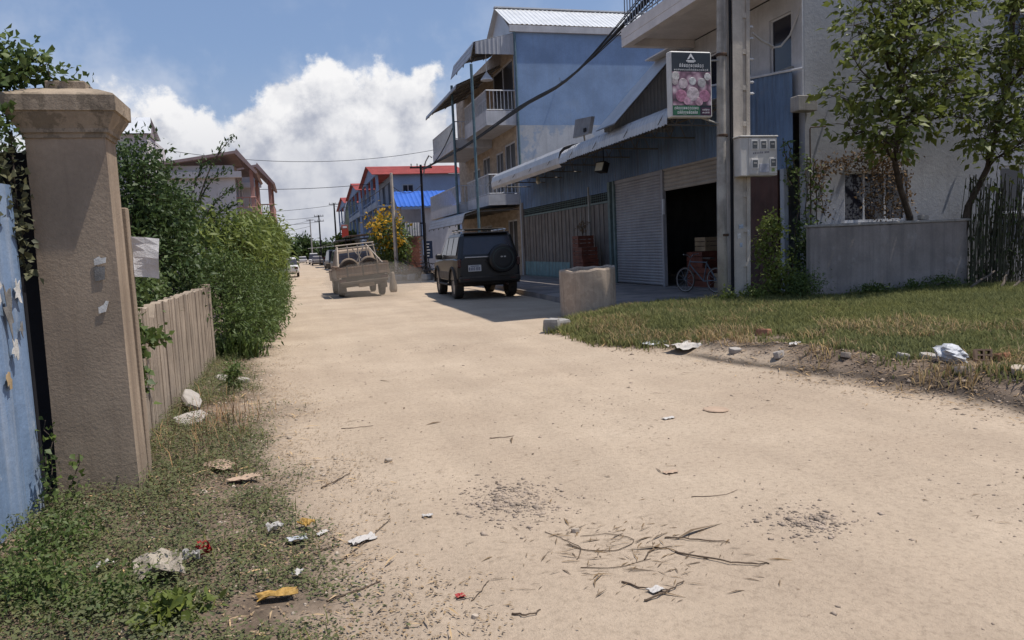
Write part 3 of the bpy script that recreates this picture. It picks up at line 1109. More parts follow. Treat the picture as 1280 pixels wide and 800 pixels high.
# small upright leafy weed
tw = plant('leafy_weed', 'small upright leafy weed standing alone on the verge', 'weed', (-.78, 9.1, .03), [(-.78, 9.1, .27, .10, .10, .17, 330)], 'mid', .05, .008, per=10, spread=.4, shell=.1, twigs=False)


# creepers on pillar and gate
def creeper(name, label, runs, leaf, size, n, spread, base, wid=.8, group=None, vines_r=.005, mat_stem=None):
    t = thing(name, label, 'creeper', base, group=group)
    mb = MB()
    P, D = [], []
    tot = sum((Vector(b)-Vector(a)).length for r in runs for a, b in zip(r[:-1], r[1:]))
    for r in runs:
        pts = [Vector(p) for p in r]
        dense = []
        for a, b in zip(pts[:-1], pts[1:]):
            L_ = (b-a).length
            k = max(2, int(n*L_/tot))
            for i in range(k):
                q = a.lerp(b, (i+rng.random())/k)
                P.append(tuple(q+Vector(rng.normal(size=3))*spread))
                D.append(tuple(Vector(rng.normal(size=3))*.8+Vector((.25, -.4, -.1))))
            for i in range(4):
                dense.append(a.lerp(b, i/4)+Vector(rng.normal(size=3))*.02)
        dense.append(pts[-1])
        mb.tube(dense, vines_r, 5)
    mb.build('stem', mat_stem or M_bark, t)
    leaf_mesh('foliage', np.array(P), np.array(D), np.full(len(P), size), M_leaf[leaf], t, wid=wid, off=base, up_bias=.5)
    return t


creeper('climbing_vine', 'leafy creeper heaped over the gate and pillar cap', [
    [(-1.85, 5.35, 1.9), (-1.75, 5.45, 2.6), (-1.66, 5.5, 2.92)], [(-1.8, 5.2, 2.0), (-1.72, 5.5, 2.75), (-1.45, 5.55, 2.80), (-1.25, 5.58, 2.68)],
    [(-1.9, 4.9, 2.0), (-1.8, 5.3, 2.5), (-1.62, 5.5, 2.75), (-1.48, 5.55, 2.74)], [(-2.0, 5.0, 2.2), (-1.9, 5.4, 2.7), (-1.7, 5.6, 2.9), (-1.60, 5.6, 2.98)],
    [(-1.95, 4.8, 2.0), (-1.75, 5.1, 2.25), (-1.66, 5.3, 2.45), (-1.60, 5.36, 2.55)], [(-1.78, 5.3, 2.5), (-1.5, 5.5, 2.86), (-1.42, 5.5, 2.84)]], 'mid', .05, 2600, .055, (-1.85, 5.2, 1.9), wid=.75)
creeper('hanging_vine', 'vine strands hanging between the blue gate and pillar', [
    [(-1.72, 5.2, 2.4), (-1.64, 5.3, 2.1), (-1.63, 5.3, 1.75)], [(-1.75, 5.15, 2.4), (-1.66, 5.25, 2.0), (-1.64, 5.3, 1.62)], [(-1.8, 5.0, 2.3), (-1.68, 5.1, 1.95), (-1.66, 5.15, 1.78)],
    [(-1.6, 5.33, 2.4), (-1.59, 5.35, 2.1), (-1.6, 5.34, 1.5)]], 'grey', .05, 420, .028, (-1.7, 5.2, 1.7))
creeper('wall_vine', 'green vine trailing down the concrete wall next to the pillar', [
    [(-1.38, 6.4, 1.25), (-1.25, 6.35, 1.15), (-1.22, 6.3, .55)], [(-1.4, 6.5, 1.3), (-1.24, 6.55, 1.1), (-1.23, 6.5, .62), (-1.22, 6.5, .5)], [(-1.3, 6.6, 1.2), (-1.25, 6.7, .95), (-1.2, 6.95, .9), (-1.17, 7.2, .95)],
    [(-1.36, 6.2, 1.35), (-1.22, 6.1, 1.2), (-1.2, 6.05, .8)]], 'mid', .065, 560, .032, (-1.3, 6.4, 1.0))
creeper('gate_vine', 'thin weed stems climbing the foot of the blue gate', [
    [(-1.55, 5.15, .02), (-1.53, 5.2, .35), (-1.55, 5.24, .62)], [(-1.5, 5.05, .02), (-1.53, 5.1, .25), (-1.54, 5.15, .45)], [(-1.48, 5.28, .02), (-1.44, 5.3, .2), (-1.40, 5.3, .38)]], 'mid', .04, 150, .025, (-1.5, 5.15, .02), vines_r=.003)
# bushy weeds in the near left corner
plant('leafy_weed', 'bushy dark weed clump growing beside the foot of the blue gate', 'weed', (-1.25, 3.75, .03), [(-1.25, 3.8, .14, .32, .35, .13, 1500), (-1.35, 4.5, .13, .25, .35, .12, 1100), (-.9, 3.6, .10, .3, .25, .09, 1100)], 'mid', .032, .008, per=14, spread=.4, shell=.1, twigs=False, zmin=.02)
plant('leafy_weed', 'broad-leaved weed rosette standing among the low left weeds', 'weed', (-.62, 3.35, .03), [(-.62, 3.35, .08, .16, .14, .06, 220)], 'light', .075, .008, per=8, spread=.45, shell=.1, twigs=False, zmin=.03, wid=.6)
# ------------------------------------------------------------------ building helpers
def wall(mb, axis, c, th, u0, u1, z0, z1, holes=()):
    """wall slab with rectangular openings; axis 'y' = plane y=c running along x, axis 'x' = plane x=c running along y; thickness goes inwards (+)"""
    us = sorted({u0, u1, *[h for q in holes for h in q[:2]]})
    zs = sorted({z0, z1, *[h for q in holes for h in q[2:]]})
    for a, b in zip(us[:-1], us[1:]):
        run = None
        for d, e in zip(zs[:-1], zs[1:]):
            mu, mz = (a+b)/2, (d+e)/2
            if any(q[0] < mu < q[1] and q[2] < mz < q[3] for q in holes):
                continue
            if axis == 'y':
                mb.box(a, b, c, c+th, d, e)
            else:
                mb.box(c, c+th, a, b, d, e)
    return mb


def window(parent, axis, c, u0, u1, z0, z1, mf, mg, mull=1, depth=.08, fw=.05, sill=None, trans=0):
    """window set into an opening: frame part with pane and sill sub-parts; c = outer face"""
    def bx(mb, a, b, d0, d1, z, w):
        return mb.box(a, b, c+d0, c+d1, z, w) if axis == 'y' else mb.box(c+d0, c+d1, a, b, z, w)
    mb = MB()
    d0, d1 = depth, depth+.05
    bx(mb, u0, u0+fw, d0, d1, z0, z1)
    bx(mb, u1-fw, u1, d0, d1, z0, z1)
    bx(mb, u0+fw, u1-fw, d0, d1, z0, z0+fw)
    bx(mb, u0+fw, u1-fw, d0, d1, z1-fw, z1)
    for k in range(mull):
        m_ = u0+(u1-u0)*(k+1)/(mull+1)
        bx(mb, m_-fw*.4, m_+fw*.4, d0+.004, d1-.004, z0+fw, z1-fw)
    w = mb.build('window', mf, parent)
    for k in range(mull+1):
        a = u0+(u1-u0)*k/(mull+1)
        b = u0+(u1-u0)*(k+1)/(mull+1)
        bx(q := MB(), a+fw*.5, b-fw*.5, d0+.02, d0+.03, z0+fw*.5, z1-fw*.5)
        q.build('pane', mg, w)
    if sill:
        bx(q := MB(), u0-.08, u1+.08, -.07, depth, z0-.07, z0-.002)
        q.build('sill', sill, w)
    return w


def railing(parent, pts, z0, z1, m, step=.14, r=.011, name='railing', bal='baluster', seg_min=0):
    """top and bottom rail with each baluster its own sub-part"""
    mb = MB()
    for a, b in zip(pts[:-1], pts[1:]):
        mb.tube([(a[0], a[1], z1), (b[0], b[1], z1)], r*1.9, 6)
        mb.tube([(a[0], a[1], z0), (b[0], b[1], z0)], r*1.3, 6)
    rl = mb.build(name, m, parent)
    me = None
    for a, b in zip(pts[:-1], pts[1:]):
        L_ = math.hypot(b[0]-a[0], b[1]-a[1])
        k = max(1, int(L_/step))
        for i in range(k+1):
            x, y = a[0]+(b[0]-a[0])*i/k, a[1]+(b[1]-a[1])*i/k
            if me is None:
                mb = MB()
                mb.tube([(0, 0, z0), (0, 0, z1)], r, 5)
                o = mb.build(bal, m, None, local=True, loc=(0, 0, 0))
                me = o.data
            else:
                o = bpy.data.objects.new(bal, me)
                COL.objects.link(o)
            o.parent = rl
            off = Vector((0, 0, 0))
            q = rl
            while q is not None:
                off += q.location
                q = q.parent
            o.location = Vector((x, y, 0))-off
    return rl


# ------------------------------------------------------------------ grey house by the vacant lot
M_grey = mat('grey_plaster', (.36, .37, .40), .9, .12, 1.0, .35, 14, streak=.22, streakcol=(.25, .25, .27), patch=.3, patchcol=(.27, .27, .29), pscale=.8, pth=.55)
M_soff = mat('soffit_plaster', (.68, .64, .62), .9, .12, 1.5, .2)
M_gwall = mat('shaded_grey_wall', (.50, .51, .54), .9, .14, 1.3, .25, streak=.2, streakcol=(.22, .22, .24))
M_wframe = mat('white_frame', (.62, .63, .66), .5, .1, 5, .1)
M_dframe = mat('grey_frame', (.32, .35, .40), .6, .15, 5, .1)
M_glass = glass('dark_glass', (.012, .016, .03))
M_conc = mat('bare_concrete', (.33, .31, .29), .93, .2, 3, .4, 20, streak=.35, streakcol=(.12, .11, .10))
gh = thing('grey_house', 'grey plastered house with a jutting balcony beside the vacant lot', 'house', (14, 17, 0))
mb = MB()
wall(mb, 'y', 14.60, .2, 10.80, 20, -.1, 11.5, [(11.8, 13.5, 1.74, 2.88), (16.15, 17.7, 1.8, 2.93), (16.2, 17.6, 5.35, 6.5)])
mb.build('side_wall', M_grey, gh)
mb = MB()
wall(mb, 'x', 10.75, .2, 14.605, 20.1, 4.4, 6.85, [(14.98, 15.78, 5.2, 6.4), (16.55, 17.25, 5.35, 6.5), (17.75, 18.6, 5.4, 6.3)])
mb.box(10.75, 10.95, 14.605, 20.1, 7.16, 11.5)
mb.build('front_wall', M_gwall, gh)
for a, b, c, d in ((14.98, 15.78, 5.2, 6.4), (17.75, 18.6, 5.4, 6.3)):
    window(gh, 'x', 10.75, a, b, c, d, M_wframe, M_glass, 0, .05, .04, M_conc)
window(gh, 'x', 10.75, 16.55, 17.25, 5.35, 6.5, M_dframe, M_glass, 0, .05, .05)
w1 = window(gh, 'y', 14.60, 11.8, 13.5, 1.74, 2.88, M_wframe, M_glass, 2, .06, .06, M_conc)
window(gh, 'y', 14.60, 16.15, 17.7, 1.8, 2.93, M_wframe, M_glass, 1, .06, .06, M_conc)
window(gh, 'y', 14.60, 16.2, 17.6, 5.35, 6.5, M_wframe, M_glass, 1, .06, .06, M_conc)
mb = MB()
mb.bbox(8.70, 10.745, 14.1, 19.4, 6.87, 7.15, .015)
mb.box(8.70, 8.92, 14.12, 19.38, 6.68, 6.868)
mb.box(8.925, 10.74, 19.16, 19.38, 6.68, 6.868)
bs = mb.build('balcony_slab', M_soff, gh)
mb = MB()
mb.lathe([(.20, 6.868), (.21, 6.84), (.16, 6.80), (.05, 6.78)], (9.75, 15.65, 0), 'z', 18)
mb.build('ceiling_lamp', mat('lamp_brown', (.13, .07, .05), .5, .2, 5, .1), gh)
railing(gh, [(10.7, 19.3), (8.78, 19.3), (8.78, 14.2)], 7.25, 8.1, M_dframe, .16, .014)
mb = MB()
mb.bbox(7.95, 20.2, 14.60, 22.3, 10.55, 10.72, .02)  # unseen roof; overhang stretched so its shadow covers forecourt and car
mb.bbox(7.95, 10.79, 14.42, 14.598, 10.55, 10.72, .02)  # out-of-view lip sized to place the front edge of that shadow
mb.build('roof', M_conc, gh)
mb = MB()
mb.box(19.8, 20, 14.81, 20.1, -.1, 10.54)
mb.box(10.96, 19.79, 19.9, 20.1, 3.8, 10.54)
mb.build('rear_wall', M_grey, gh)
mb = MB()
mb.bbox(10.42, 10.9, 14.30, 14.59, 4.14, 4.46, .015)
mb.build('beam_end', M_conc, gh)
# the dark room seen through the lot-side windows
mb = MB()
mb.box(10.96, 19.7, 16.6, 16.7, -.1, 6.6)
mb.build('partition', M_gwall, gh)
# bent rod beside the wall
mb = MB()
mb.tube([(10.86, 14.5, .2), (10.85, 14.5, 3.78), (10.87, 14.5, 3.82), (11.25, 14.5, 3.84)], .014, 6)
mb.build('steel_rod', M_rust, label='bent rusty rod rising beside the grey house corner', cat='rod')
# hanging pale cable
mb = MB()
pts = [(9.33, 14.3, 5.7), (9.7, 14.5, 5.6), (10.1, 14.7, 5.55), (10.32, 15.1, 5.62), (10.5, 15.0, 5.64), (10.66, 14.9, 5.85), (10.76, 14.7, 6.3), (10.8, 14.55, 6.8), (10.86, 14.5, 7.3)]
mb.tube(pts, .022, 6)
mb.build('pale_cable', mat('cable_pale', (.5, .48, .46), .6, .1, 5, 0), label='pale slack cable looping from the pole to the grey house', cat='cable')

# boundary wall of the lot
M_bw = mat('lot_wall', (.275, .245, .228), .93, .2, 1.3, .4, 16, streak=.4, streakcol=(.13, .12, .12), patch=.3, patchcol=(.40, .38, .37), pscale=1.6, pth=.56)
bw = thing('boundary_wall', 'grey cement boundary wall below the windows of the grey house', 'wall', (12.3, 13.8, 0))
mb = MB()
mb.bbox(10.28, 14.35, 13.76, 13.9, -.1, 1.66, .01)
mb.build('wall_face', M_bw, bw)
mb = MB()
mb.bbox(10.24, 14.4, 13.73, 13.93, 1.662, 1.72, .012)
mb.build('coping', M_conc, bw)
slab('concrete_lump', (13.2, 13.83, 1.775), .16, .09, .10, (0, .1, .2), M_conc, 'pale lump of concrete on the boundary wall coping', 'lump', seed=9)

# ------------------------------------------------------------------ shop with blue cladding
M_bcl = mat('blue_cladding', (.12, .19, .31), .5, .2, 1.2, .12, 10, streak=.55, streakcol=(.075, .09, .12), spec=.4, patch=.25, patchcol=(.20, .19, .19), pscale=2, pth=.58)
M_roof = mat('zinc_roof', (.46, .46, .47), .42, .12, 1.5, .15, 10, spec=.5, metal=.25, streak=.25, streakcol=(.28, .26, .25))
M_under = mat('roof_underside', (.17, .155, .135), .7, .2, 2, .2)
M_shut = mat('shutter_steel', (.29, .285, .30), .5, .18, 1.0, .1, 20, spec=.4, dust=.15, streak=.3, streakcol=(.20, .15, .12))
M_shut2 = mat('shutter_tan', (.33, .285, .24), .5, .2, 1.4, .1, 20)
M_fold = mat('folding_brown', (.17, .15, .135), .6, .25, 1.6, .2, streak=.4, streakcol=(.09, .07, .06))
M_line = mat('worn_steel', (.30, .29, .27), .55, .2, 4, .1)
M_turq = mat('turquoise_plate', (.16, .27, .28), .6, .2, 2, .2, streak=.4, streakcol=(.10, .12, .12))
M_green = mat('green_steel', (.14, .19, .185), .6, .2, 4, .1)
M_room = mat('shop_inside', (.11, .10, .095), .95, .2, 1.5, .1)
FX = 10.60
shop = thing('shop_building', 'single-storey shop clad in blue corrugated sheets with rolling shutters', 'shop', (14, 27, .0))


def rib_sheet(parent, y0, y1, z0a, z1a, z1b=None, x=FX, m=None, name='cladding_sheet', pitch=.18, amp=.034):
    """vertical ribbed sheet facing the road, with slight thickness; z1b lets the top slope"""
    mb = MB()
    n = max(4, int((y1-y0)/pitch*4))
    lo, hi = [], []
    for i in range(n+1):
        t = i/n
        y = y0+(y1-y0)*t
        ph = ((y/pitch) % 1)
        w = amp*(1 if ph < .25 else 0 if .5 < ph else (1-(ph-.25)/.25))
        lo.append((x-w, y, z0a))
        hi.append((x-w, y, z1a+((z1b if z1b is not None else z1a)-z1a)*t))
    mb.loft([lo, hi], False, False)
    mb.loft([[(a+.006, b, c) for a, b, c in hi], [(a+.006, b, c) for a, b, c in lo]], False, False)
    return mb.build(name, m or M_bcl, parent)


rr_ = random.Random(4)
y = 14.75
while y < 18.2:
    za = 5.0+(y-14.3)/(18.4-14.3)*.45
    zb = 5.0+(y+.9-14.3)/(18.4-14.3)*.45
    rib_sheet(shop, y, y+.895, 3.0 if y < 17 else 3.62, za, zb, x=FX+rr_.uniform(-.006, .006), pitch=.18, amp=.036)
    y += .9
while y < 25.0:
    rib_sheet(shop, y, min(y+.895, 25.1), 3.62, 5.05, x=FX+rr_.uniform(-.006, .006))
    y += .9
y = 25.13
while y < 35.6:
    rib_sheet(shop, y, y+.895, 3.30, 4.85, x=FX+.02+rr_.uniform(-.006, .006))
    y += .9
mb = MB()
mb.tube([(FX-.05, 14.3, 5.02), (FX-.05, 18.6, 5.49)], .028, 6)
mb.build('flashing', M_wframe, shop)
# structure walls round the dark room
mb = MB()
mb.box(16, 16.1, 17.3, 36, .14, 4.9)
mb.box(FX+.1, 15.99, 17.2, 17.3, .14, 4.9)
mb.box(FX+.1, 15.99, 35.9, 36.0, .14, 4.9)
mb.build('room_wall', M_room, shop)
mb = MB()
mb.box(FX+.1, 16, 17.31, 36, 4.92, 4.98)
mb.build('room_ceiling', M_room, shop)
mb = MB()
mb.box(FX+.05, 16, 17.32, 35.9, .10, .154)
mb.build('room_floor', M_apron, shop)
# posts
for y0, y1, m in ((24.55, 24.68, M_green), (24.92, 25.1, M_green), (20.92, 21.04, M_shut), (17.25, 17.5, M_conc), (35.5, 35.75, M_fold), (26.9, 26.98, M_line)):
    mb = MB()
    mb.bbox(FX-.05, FX+.07, y0, y1, .15, 3.62, .008)
    mb.build('post', m, shop)
# closed shutter: every slat its own piece
sh = MB()
sh.box(FX+.0, FX+.05, 21.05, 24.55, 3.5, 3.615)
shut = sh.build('rolling_shutter', M_shut, shop)
slat_me = None


def slats(parent, y0, y1, z0, z1, h, m, x=FX+.03, name='slat'):
    me = None
    z = z0
    off = Vector((0, 0, 0))
    q = parent
    while q is not None:
        off += q.location
        q = q.parent
    while z < z1-.001:
        if me is None:
            mb = MB()
            prof = [(0, 0), (-.012, .18*h), (-.02, .42*h), (-.02, .6*h), (-.012, .82*h), (0, .985*h), (.01, .985*h), (.01, 0)]
            mb.loft([[(a, 0, b) for a, b in prof], [(a, y1-y0, b) for a, b in prof]])
            o = mb.build(name, m, None, local=True, loc=(0, 0, 0))
            me = o.data
        else:
            o = bpy.data.objects.new(name, me)
            COL.objects.link(o)
        o.parent = parent
        o.location = Vector((x, y0, z))-off
        z += h


slats(shut, 21.06, 24.53, .17, 3.5, .09, M_shut)
mb = MB()
mb.box(FX-.02, FX+.06, 17.52, 20.92, 3.565, 3.62)
s2 = mb.build('raised_shutter', M_shut2, shop)
slats(s2, 17.54, 20.9, 2.98, 3.56, .115, M_shut2, x=FX+.02)
mb = MB()
mb.box(FX-.06, FX-.002, 20.88, 20.93, 2.3, 2.75)
mb.build('shutter_lock_box', M_wframe, shop)
# folding gate of tall leaves
fg = thing('folding_gate', 'brown folding steel gate of narrow upright leaves under a barred transom', 'gate', (FX, 30.3, .15))
mb = MB()
mb.box(FX+.0, FX+.06, 25.15, 35.5, 2.93, 3.0)
mb.box(FX+.0, FX+.06, 25.15, 35.5, .13, .19)
mb.build('track', M_green, fg)
k = 0
y = 25.18
while y < 35.3:
    mb = MB()
    xo = .02*(k % 2)
    mb.loft([[(FX+.035-xo, y, z), (FX+.015+xo, y+.42, z), (FX+.035+xo, y+.42, z), (FX+.055-xo, y, z)] for z in (.2, 2.92)])
    lf = mb.build('leaf', M_fold, fg)
    mb = MB()
    mb.box(FX-.012, FX+.012, y+.425, y+.445, .2, 2.92)
    mb.build('edge_strip', M_line if k % 2 else M_fold, lf)
    if y > 29:
        mb = MB()
        mb.box(FX-.014, FX+.002, y+.01, y+.41, .2, .82)
        mb.build('kick_plate', M_turq, lf)
    y += .452
    k += 1
mb = MB()
yy = 25.2
while yy < 35.4:
    mb.box(FX+.02, FX+.04, yy, yy+.022, 3.0, 3.3)
    yy += .2
for z in (3.08, 3.16, 3.24):
    mb.box(FX+.022, FX+.038, 25.2, 35.5, z, z+.015)
mb.build('transom_grille', M_green, fg)

# curved zinc awning over the forecourt
awn = thing('zinc_awning', 'curved grey zinc awning over the shop forecourt', 'awning', (9.6, 26, 4.4))
nose = [(10.55, 4.93), (9.6, 4.80), (9.0, 4.72), (8.78, 4.66), (8.66, 4.56), (8.60, 4.42), (8.585, 4.24)]
nose2 = [(10.55, 5.0), (9.6, 4.92), (9.05, 4.84), (8.78, 4.76), (8.64, 4.62), (8.585, 4.42), (8.60, 4.22), (8.68, 4.12)]


def awn_sheet(y0, y1, prof, amp):
    mb = MB()
    n = max(6, int((y1-y0)/.18*4))
    rings = []
    for (x, z) in prof:
        ring = []
        for i in range(n+1):
            y = y0+(y1-y0)*i/n
            ph = (y/.18) % 1
            ring.append((x-amp*.5*(1 if ph < .3 else 0), y, z+amp*(1 if ph < .3 else 0)))
        rings.append(ring)
    mb.loft(rings, False, False)
    mb.loft([[(a+.004, b, c-.008) for a, b, c in r] for r in rings[::-1]], False, False)
    mb.build('roof_sheet', M_roof, awn)


y = 16.7
while y < 23.6:
    awn_sheet(y, y+.985, nose, .022)
    y += .99
y = 24.45
while y < 33.6:
    awn_sheet(y, y+1.3, nose2, .006)
    y += 1.31
awn_sheet(23.63, 24.43, [(a, b-.04) for a, b in nose], .022)
for yy in (17.0, 19.0, 21.2, 23.2, 25.4, 27.6, 29.8, 32.0, 34.2):
    mb = MB()
    mb.tube([(10.58, yy, 4.25), (8.75, yy, 4.28)], .022, 6)
    mb.tube([(10.58, yy, 4.80), (8.85, yy, 4.60)], .022, 6)
    for i in range(4):
        x = 10.3-.45*i
        mb.tube([(x, yy, 4.27), (x-.22, yy, 4.76-.04*i)], .012, 5)
        mb.tube([(x-.22, yy, 4.76-.04*i), (x-.45, yy, 4.27)], .012, 5)
    mb.build('truss', M_under, awn)
mb = MB()
for x in (8.9, 9.6, 10.3):
    mb.box(x, x+.04, 16.75, 34.8, 4.615 if x < 9 else 4.70, 4.66 if x < 9 else 4.74)
mb.build('purlins', M_under, awn)
# small steep side roof with its triangle of ribbed wall
lt = thing('side_roof', 'steep narrow zinc lean-to roof rising above the awning by the grey house', 'roof', (9.5, 20, 4.7))
mb = MB()
for dz in (0, -.03):
    a = [(8.40, 19.3, 4.70+dz), (8.40, 20.7, 4.70+dz)]
    b = [(10.32, 19.3, 6.66+dz), (10.32, 20.7, 6.66+dz)]
    mb.loft([a, b] if dz == 0 else [b, a], False, False)
mb.build('roof_sheet', M_roof, lt)
mb = MB()
mb.box(10.0, 10.74, 19.28, 20.7, 6.665, 6.70)
mb.build('ridge_cap', M_wframe, lt)
for yy in (19.4, 19.75, 20.1):
    mb = MB()
    mb.tube([(8.48, yy, 4.74), (10.3, yy, 6.60)], .025, 5)
    mb.build('rafter', M_under, lt)
for q in range(3):
    mb = MB()
    x = 8.9+q*.5
    mb.tube([(x, 19.35, 5.13+q*.51), (x, 20.6, 5.13+q*.51)], .02, 5)
    mb.build('purlin', M_under, lt)
mb = MB()
n = 60
lo, hi = [], []
for i in range(n+1):
    x = 8.5+(10.7-8.5)*i/n
    w = .015*(1 if (x/.11) % 1 < .4 else 0)
    lo.append((x, 20.3-w, 4.6))
    hi.append((x, 20.3-w, min(4.72+(x-8.42)*1.02, 6.66)))
mb.loft([lo, hi], False, False)
mb.build('ribbed_wall', mat('zinc_wall', (.30, .31, .33), .55, .15, 2, .1), lt)
# tilted grey panel box on the awning
pb = thing('roof_vent_box', 'tilted grey box standing on the zinc awning', 'box', (9.4, 24.2, 4.9))
mb = MB()
mb.loft([[(9.32+d, 23.55, 5.06), (9.32+d, 25.0, 5.12), (9.38+d, 24.85, 5.72), (9.38+d, 23.4, 5.58)] for d in (0, .12)])
mb.build('casing', mat('box_grey', (.17, .17, .18), .6, .2, 4, .1), pb)
mb = MB()
mb.tube([(9.45, 24.2, 4.78), (9.42, 24.2, 5.12)], .03, 6)
mb.build('stand', M_under, pb)
mb = MB()
mb.box(9.30, 9.322, 23.75, 23.95, 5.16, 5.28)
mb.build('outlet', M_dark, pb)
# flood lamp
fl = thing('flood_lamp', 'square flood lamp hung under the zinc awning', 'lamp', (9.5, 23, 3.7))
mb = MB()
mb.loft([[(9.42, 22.7, 3.78), (9.42, 23.4, 3.82), (9.5, 23.4, 4.14), (9.5, 22.7, 4.10)], [(9.6, 22.75, 3.72), (9.6, 23.35, 3.76), (9.68, 23.35, 4.06), (9.68, 22.75, 4.02)]])
mb.build('housing', M_dark, fl)
mb = MB()
mb.loft([[(9.412, 22.76, 3.81), (9.412, 23.34, 3.85), (9.486, 23.34, 4.10), (9.486, 22.76, 4.06)], [(9.405, 22.76, 3.81), (9.405, 23.34, 3.85), (9.479, 23.34, 4.10), (9.479, 22.76, 4.06)]])
mb.build('lens', mat('lamp_lens', (.55, .52, .42), .3, .1, 5, 0), fl)
mb = MB()
mb.tube([(9.6, 23.05, 4.02), (9.6, 23.05, 4.7)], .015, 6)
mb.build('bracket', M_dark, fl)
fl2 = thing('hanging_bulb', 'small white bulb hung under the awning nose', 'lamp', (9.3, 29, 4.0))
mb = MB()
mb.lathe([(.02, 4.25), (.06, 4.2), (.09, 4.05), (.05, 3.95), (.01, 3.93)], (9.3, 29, 0), 'z', 12)
mb.build('bulb', mat('lamp_lens', (.5, .5, .4)), fl2)
mb = MB()
mb.tube([(9.3, 29, 4.25), (9.3, 29, 4.6)], .01, 5)
mb.build('flex', M_dark, fl2)

# goods in front of and inside the shop
M_red = mat('red_brown_crate', (.16, .05, .03), .7, .3, 4, .2)
M_tan = mat('cardboard', (.33, .23, .14), .9, .2, 3, .2)


def crate(x, y, z, w, d, h, m, label, group=None):
    t = thing('crate', label, 'crate', (x, y, z), group=group)
    mb = MB()
    mb.box(x-w/2, x+w/2, y-d/2, y+d/2, z, z+.02)
    mb.build('bottom', m, t)
    for i in range(3):
        z0 = z+.02+i*h/3
        mb = MB()
        zz = z0+h/3-.02
        mb.box(x-w/2, x-w/2+.02, y-d/2, y+d/2, z0, zz)
        mb.box(x+w/2-.02, x+w/2, y-d/2, y+d/2, z0, zz)
        mb.box(x-w/2+.02, x+w/2-.02, y-d/2, y-d/2+.02, z0, zz)
        mb.box(x-w/2+.02, x+w/2-.02, y+d/2-.02, y+d/2, z0, zz)
        mb.build('slat_band', m, t)
    for sx in (-1, 1):
        for sy in (-1, 1):
            mb = MB()
            mb.box(x+sx*(w/2-.044)-.02, x+sx*(w/2-.044)+.02, y+sy*(d/2-.044)-.02, y+sy*(d/2-.044)+.02, z+.022, z+h)
            mb.build('corner_batten', m, t)
    return t


for i, (w, y_) in enumerate(((.9, 26.1), (.9, 26.1), (.85, 26.15), (.55, 26.3))):
    crate(10.05, y_, .155+.42*i, .6, w*1.1, .41, M_red, ['bottom red-brown crate of the stack before the folding gate', 'second red-brown crate up in the stack by the folding gate', 'third red-brown crate up in the stack by the folding gate', 'narrow red-brown crate topping the stack by the folding gate'][i], 'crates stacked before the folding gate')
plant('potted_twigs', 'dark dry plant standing on the crate stack', 'plant', (10.05, 26.3, 1.84), [(10.05, 26.3, 2.15, .2, .3, .22, 260)], 'brown', .08, .012, per=8, twigs=False)
crate(11.6, 19.9, .155, 1.0, 1.3, .55, M_red, 'large red crate inside the open shop doorway')
crate(11.55, 20.1, .71, .9, .9, .45, M_red, 'red crate stacked upon the large one inside the doorway')
crate(11.5, 18.9, .155, .6, .6, .4, M_tan, 'cardboard-brown crate on the shop floor inside the doorway')
crate(11.6, 20.2, 1.17, .5, .6, .4, M_tan, 'cardboard-brown crate resting on top of the red crates')

# ------------------------------------------------------------------ bicycle by the pole
M_blackr = mat('tyre_rubber', (.022, .021, .02), .85, .3, 10, .2, dust=.35)
M_chrome = mat('dull_steel', (.30, .30, .31), .4, .2, 6, .05, metal=.6)
bk = thing('bicycle', 'old bicycle leaning inside the shop front behind the pole', 'bicycle', (10.1, 17.2, .15), R(108))


def wheel_bike(x):
    mb = MB()
    mb.lathe([(.30, -.014), (.325, -.012), (.33, 0), (.325, .012), (.30, .014)], (x, 0, .33), 'y', 28, True)
    w = mb.build('wheel', M_blackr, bk, local=True)
    mb = MB()
    mb.lathe([(.285, -.01), (.30, -.012), (.30, .012), (.285, .01)], (x, 0, .33), 'y', 28, True)
    mb.build('rim', M_chrome, w, local=True)
    mb = MB()
    for i in range(12):
        a = 2*PI*i/12
        mb.tube([(x, 0, .33), (x+.29*math.cos(a), 0, .33+.29*math.sin(a))], .003, 4)
    mb.build('spokes', M_chrome, w, local=True)


wheel_bike(0)
wheel_bike(1.05)
mb = MB()
for a, b in (((0, 0, .33), (.42, 0, .30)), ((.42, 0, .30), (.3, 0, .80)), ((.3, 0, .78), (.85, 0, .80)), ((.42, 0, .30), (.87, 0, .72)), ((0, 0, .33), (.3, 0, .75)), ((.85, 0, .85), (1.05, 0, .33))):
    mb.tube([a, b], .016, 6)
mb.build('frame', mat('bike_paint', (.10, .12, .14), .4, .2, 5, 0), bk, local=True)
mb = MB()
mb.tube([(.83, -.28, 1.0), (.86, -.1, .98), (.85, 0, .9), (.86, .1, .98), (.83, .28, 1.0)], .012, 6)
mb.build('handlebar', M_chrome, bk, local=True)
mb = MB()
mb.loft([[(.12, -.09, .86), (.12, .09, .86), (.12, .09, .9), (.12, -.09, .9)], [(.42, -.02, .87), (.42, .02, .87), (.42, .02, .91), (.42, -.02, .91)]])
mb.tube([(.28, 0, .76), (.27, 0, .88)], .012, 6)
mb.build('saddle', M_blackr, bk, local=True)

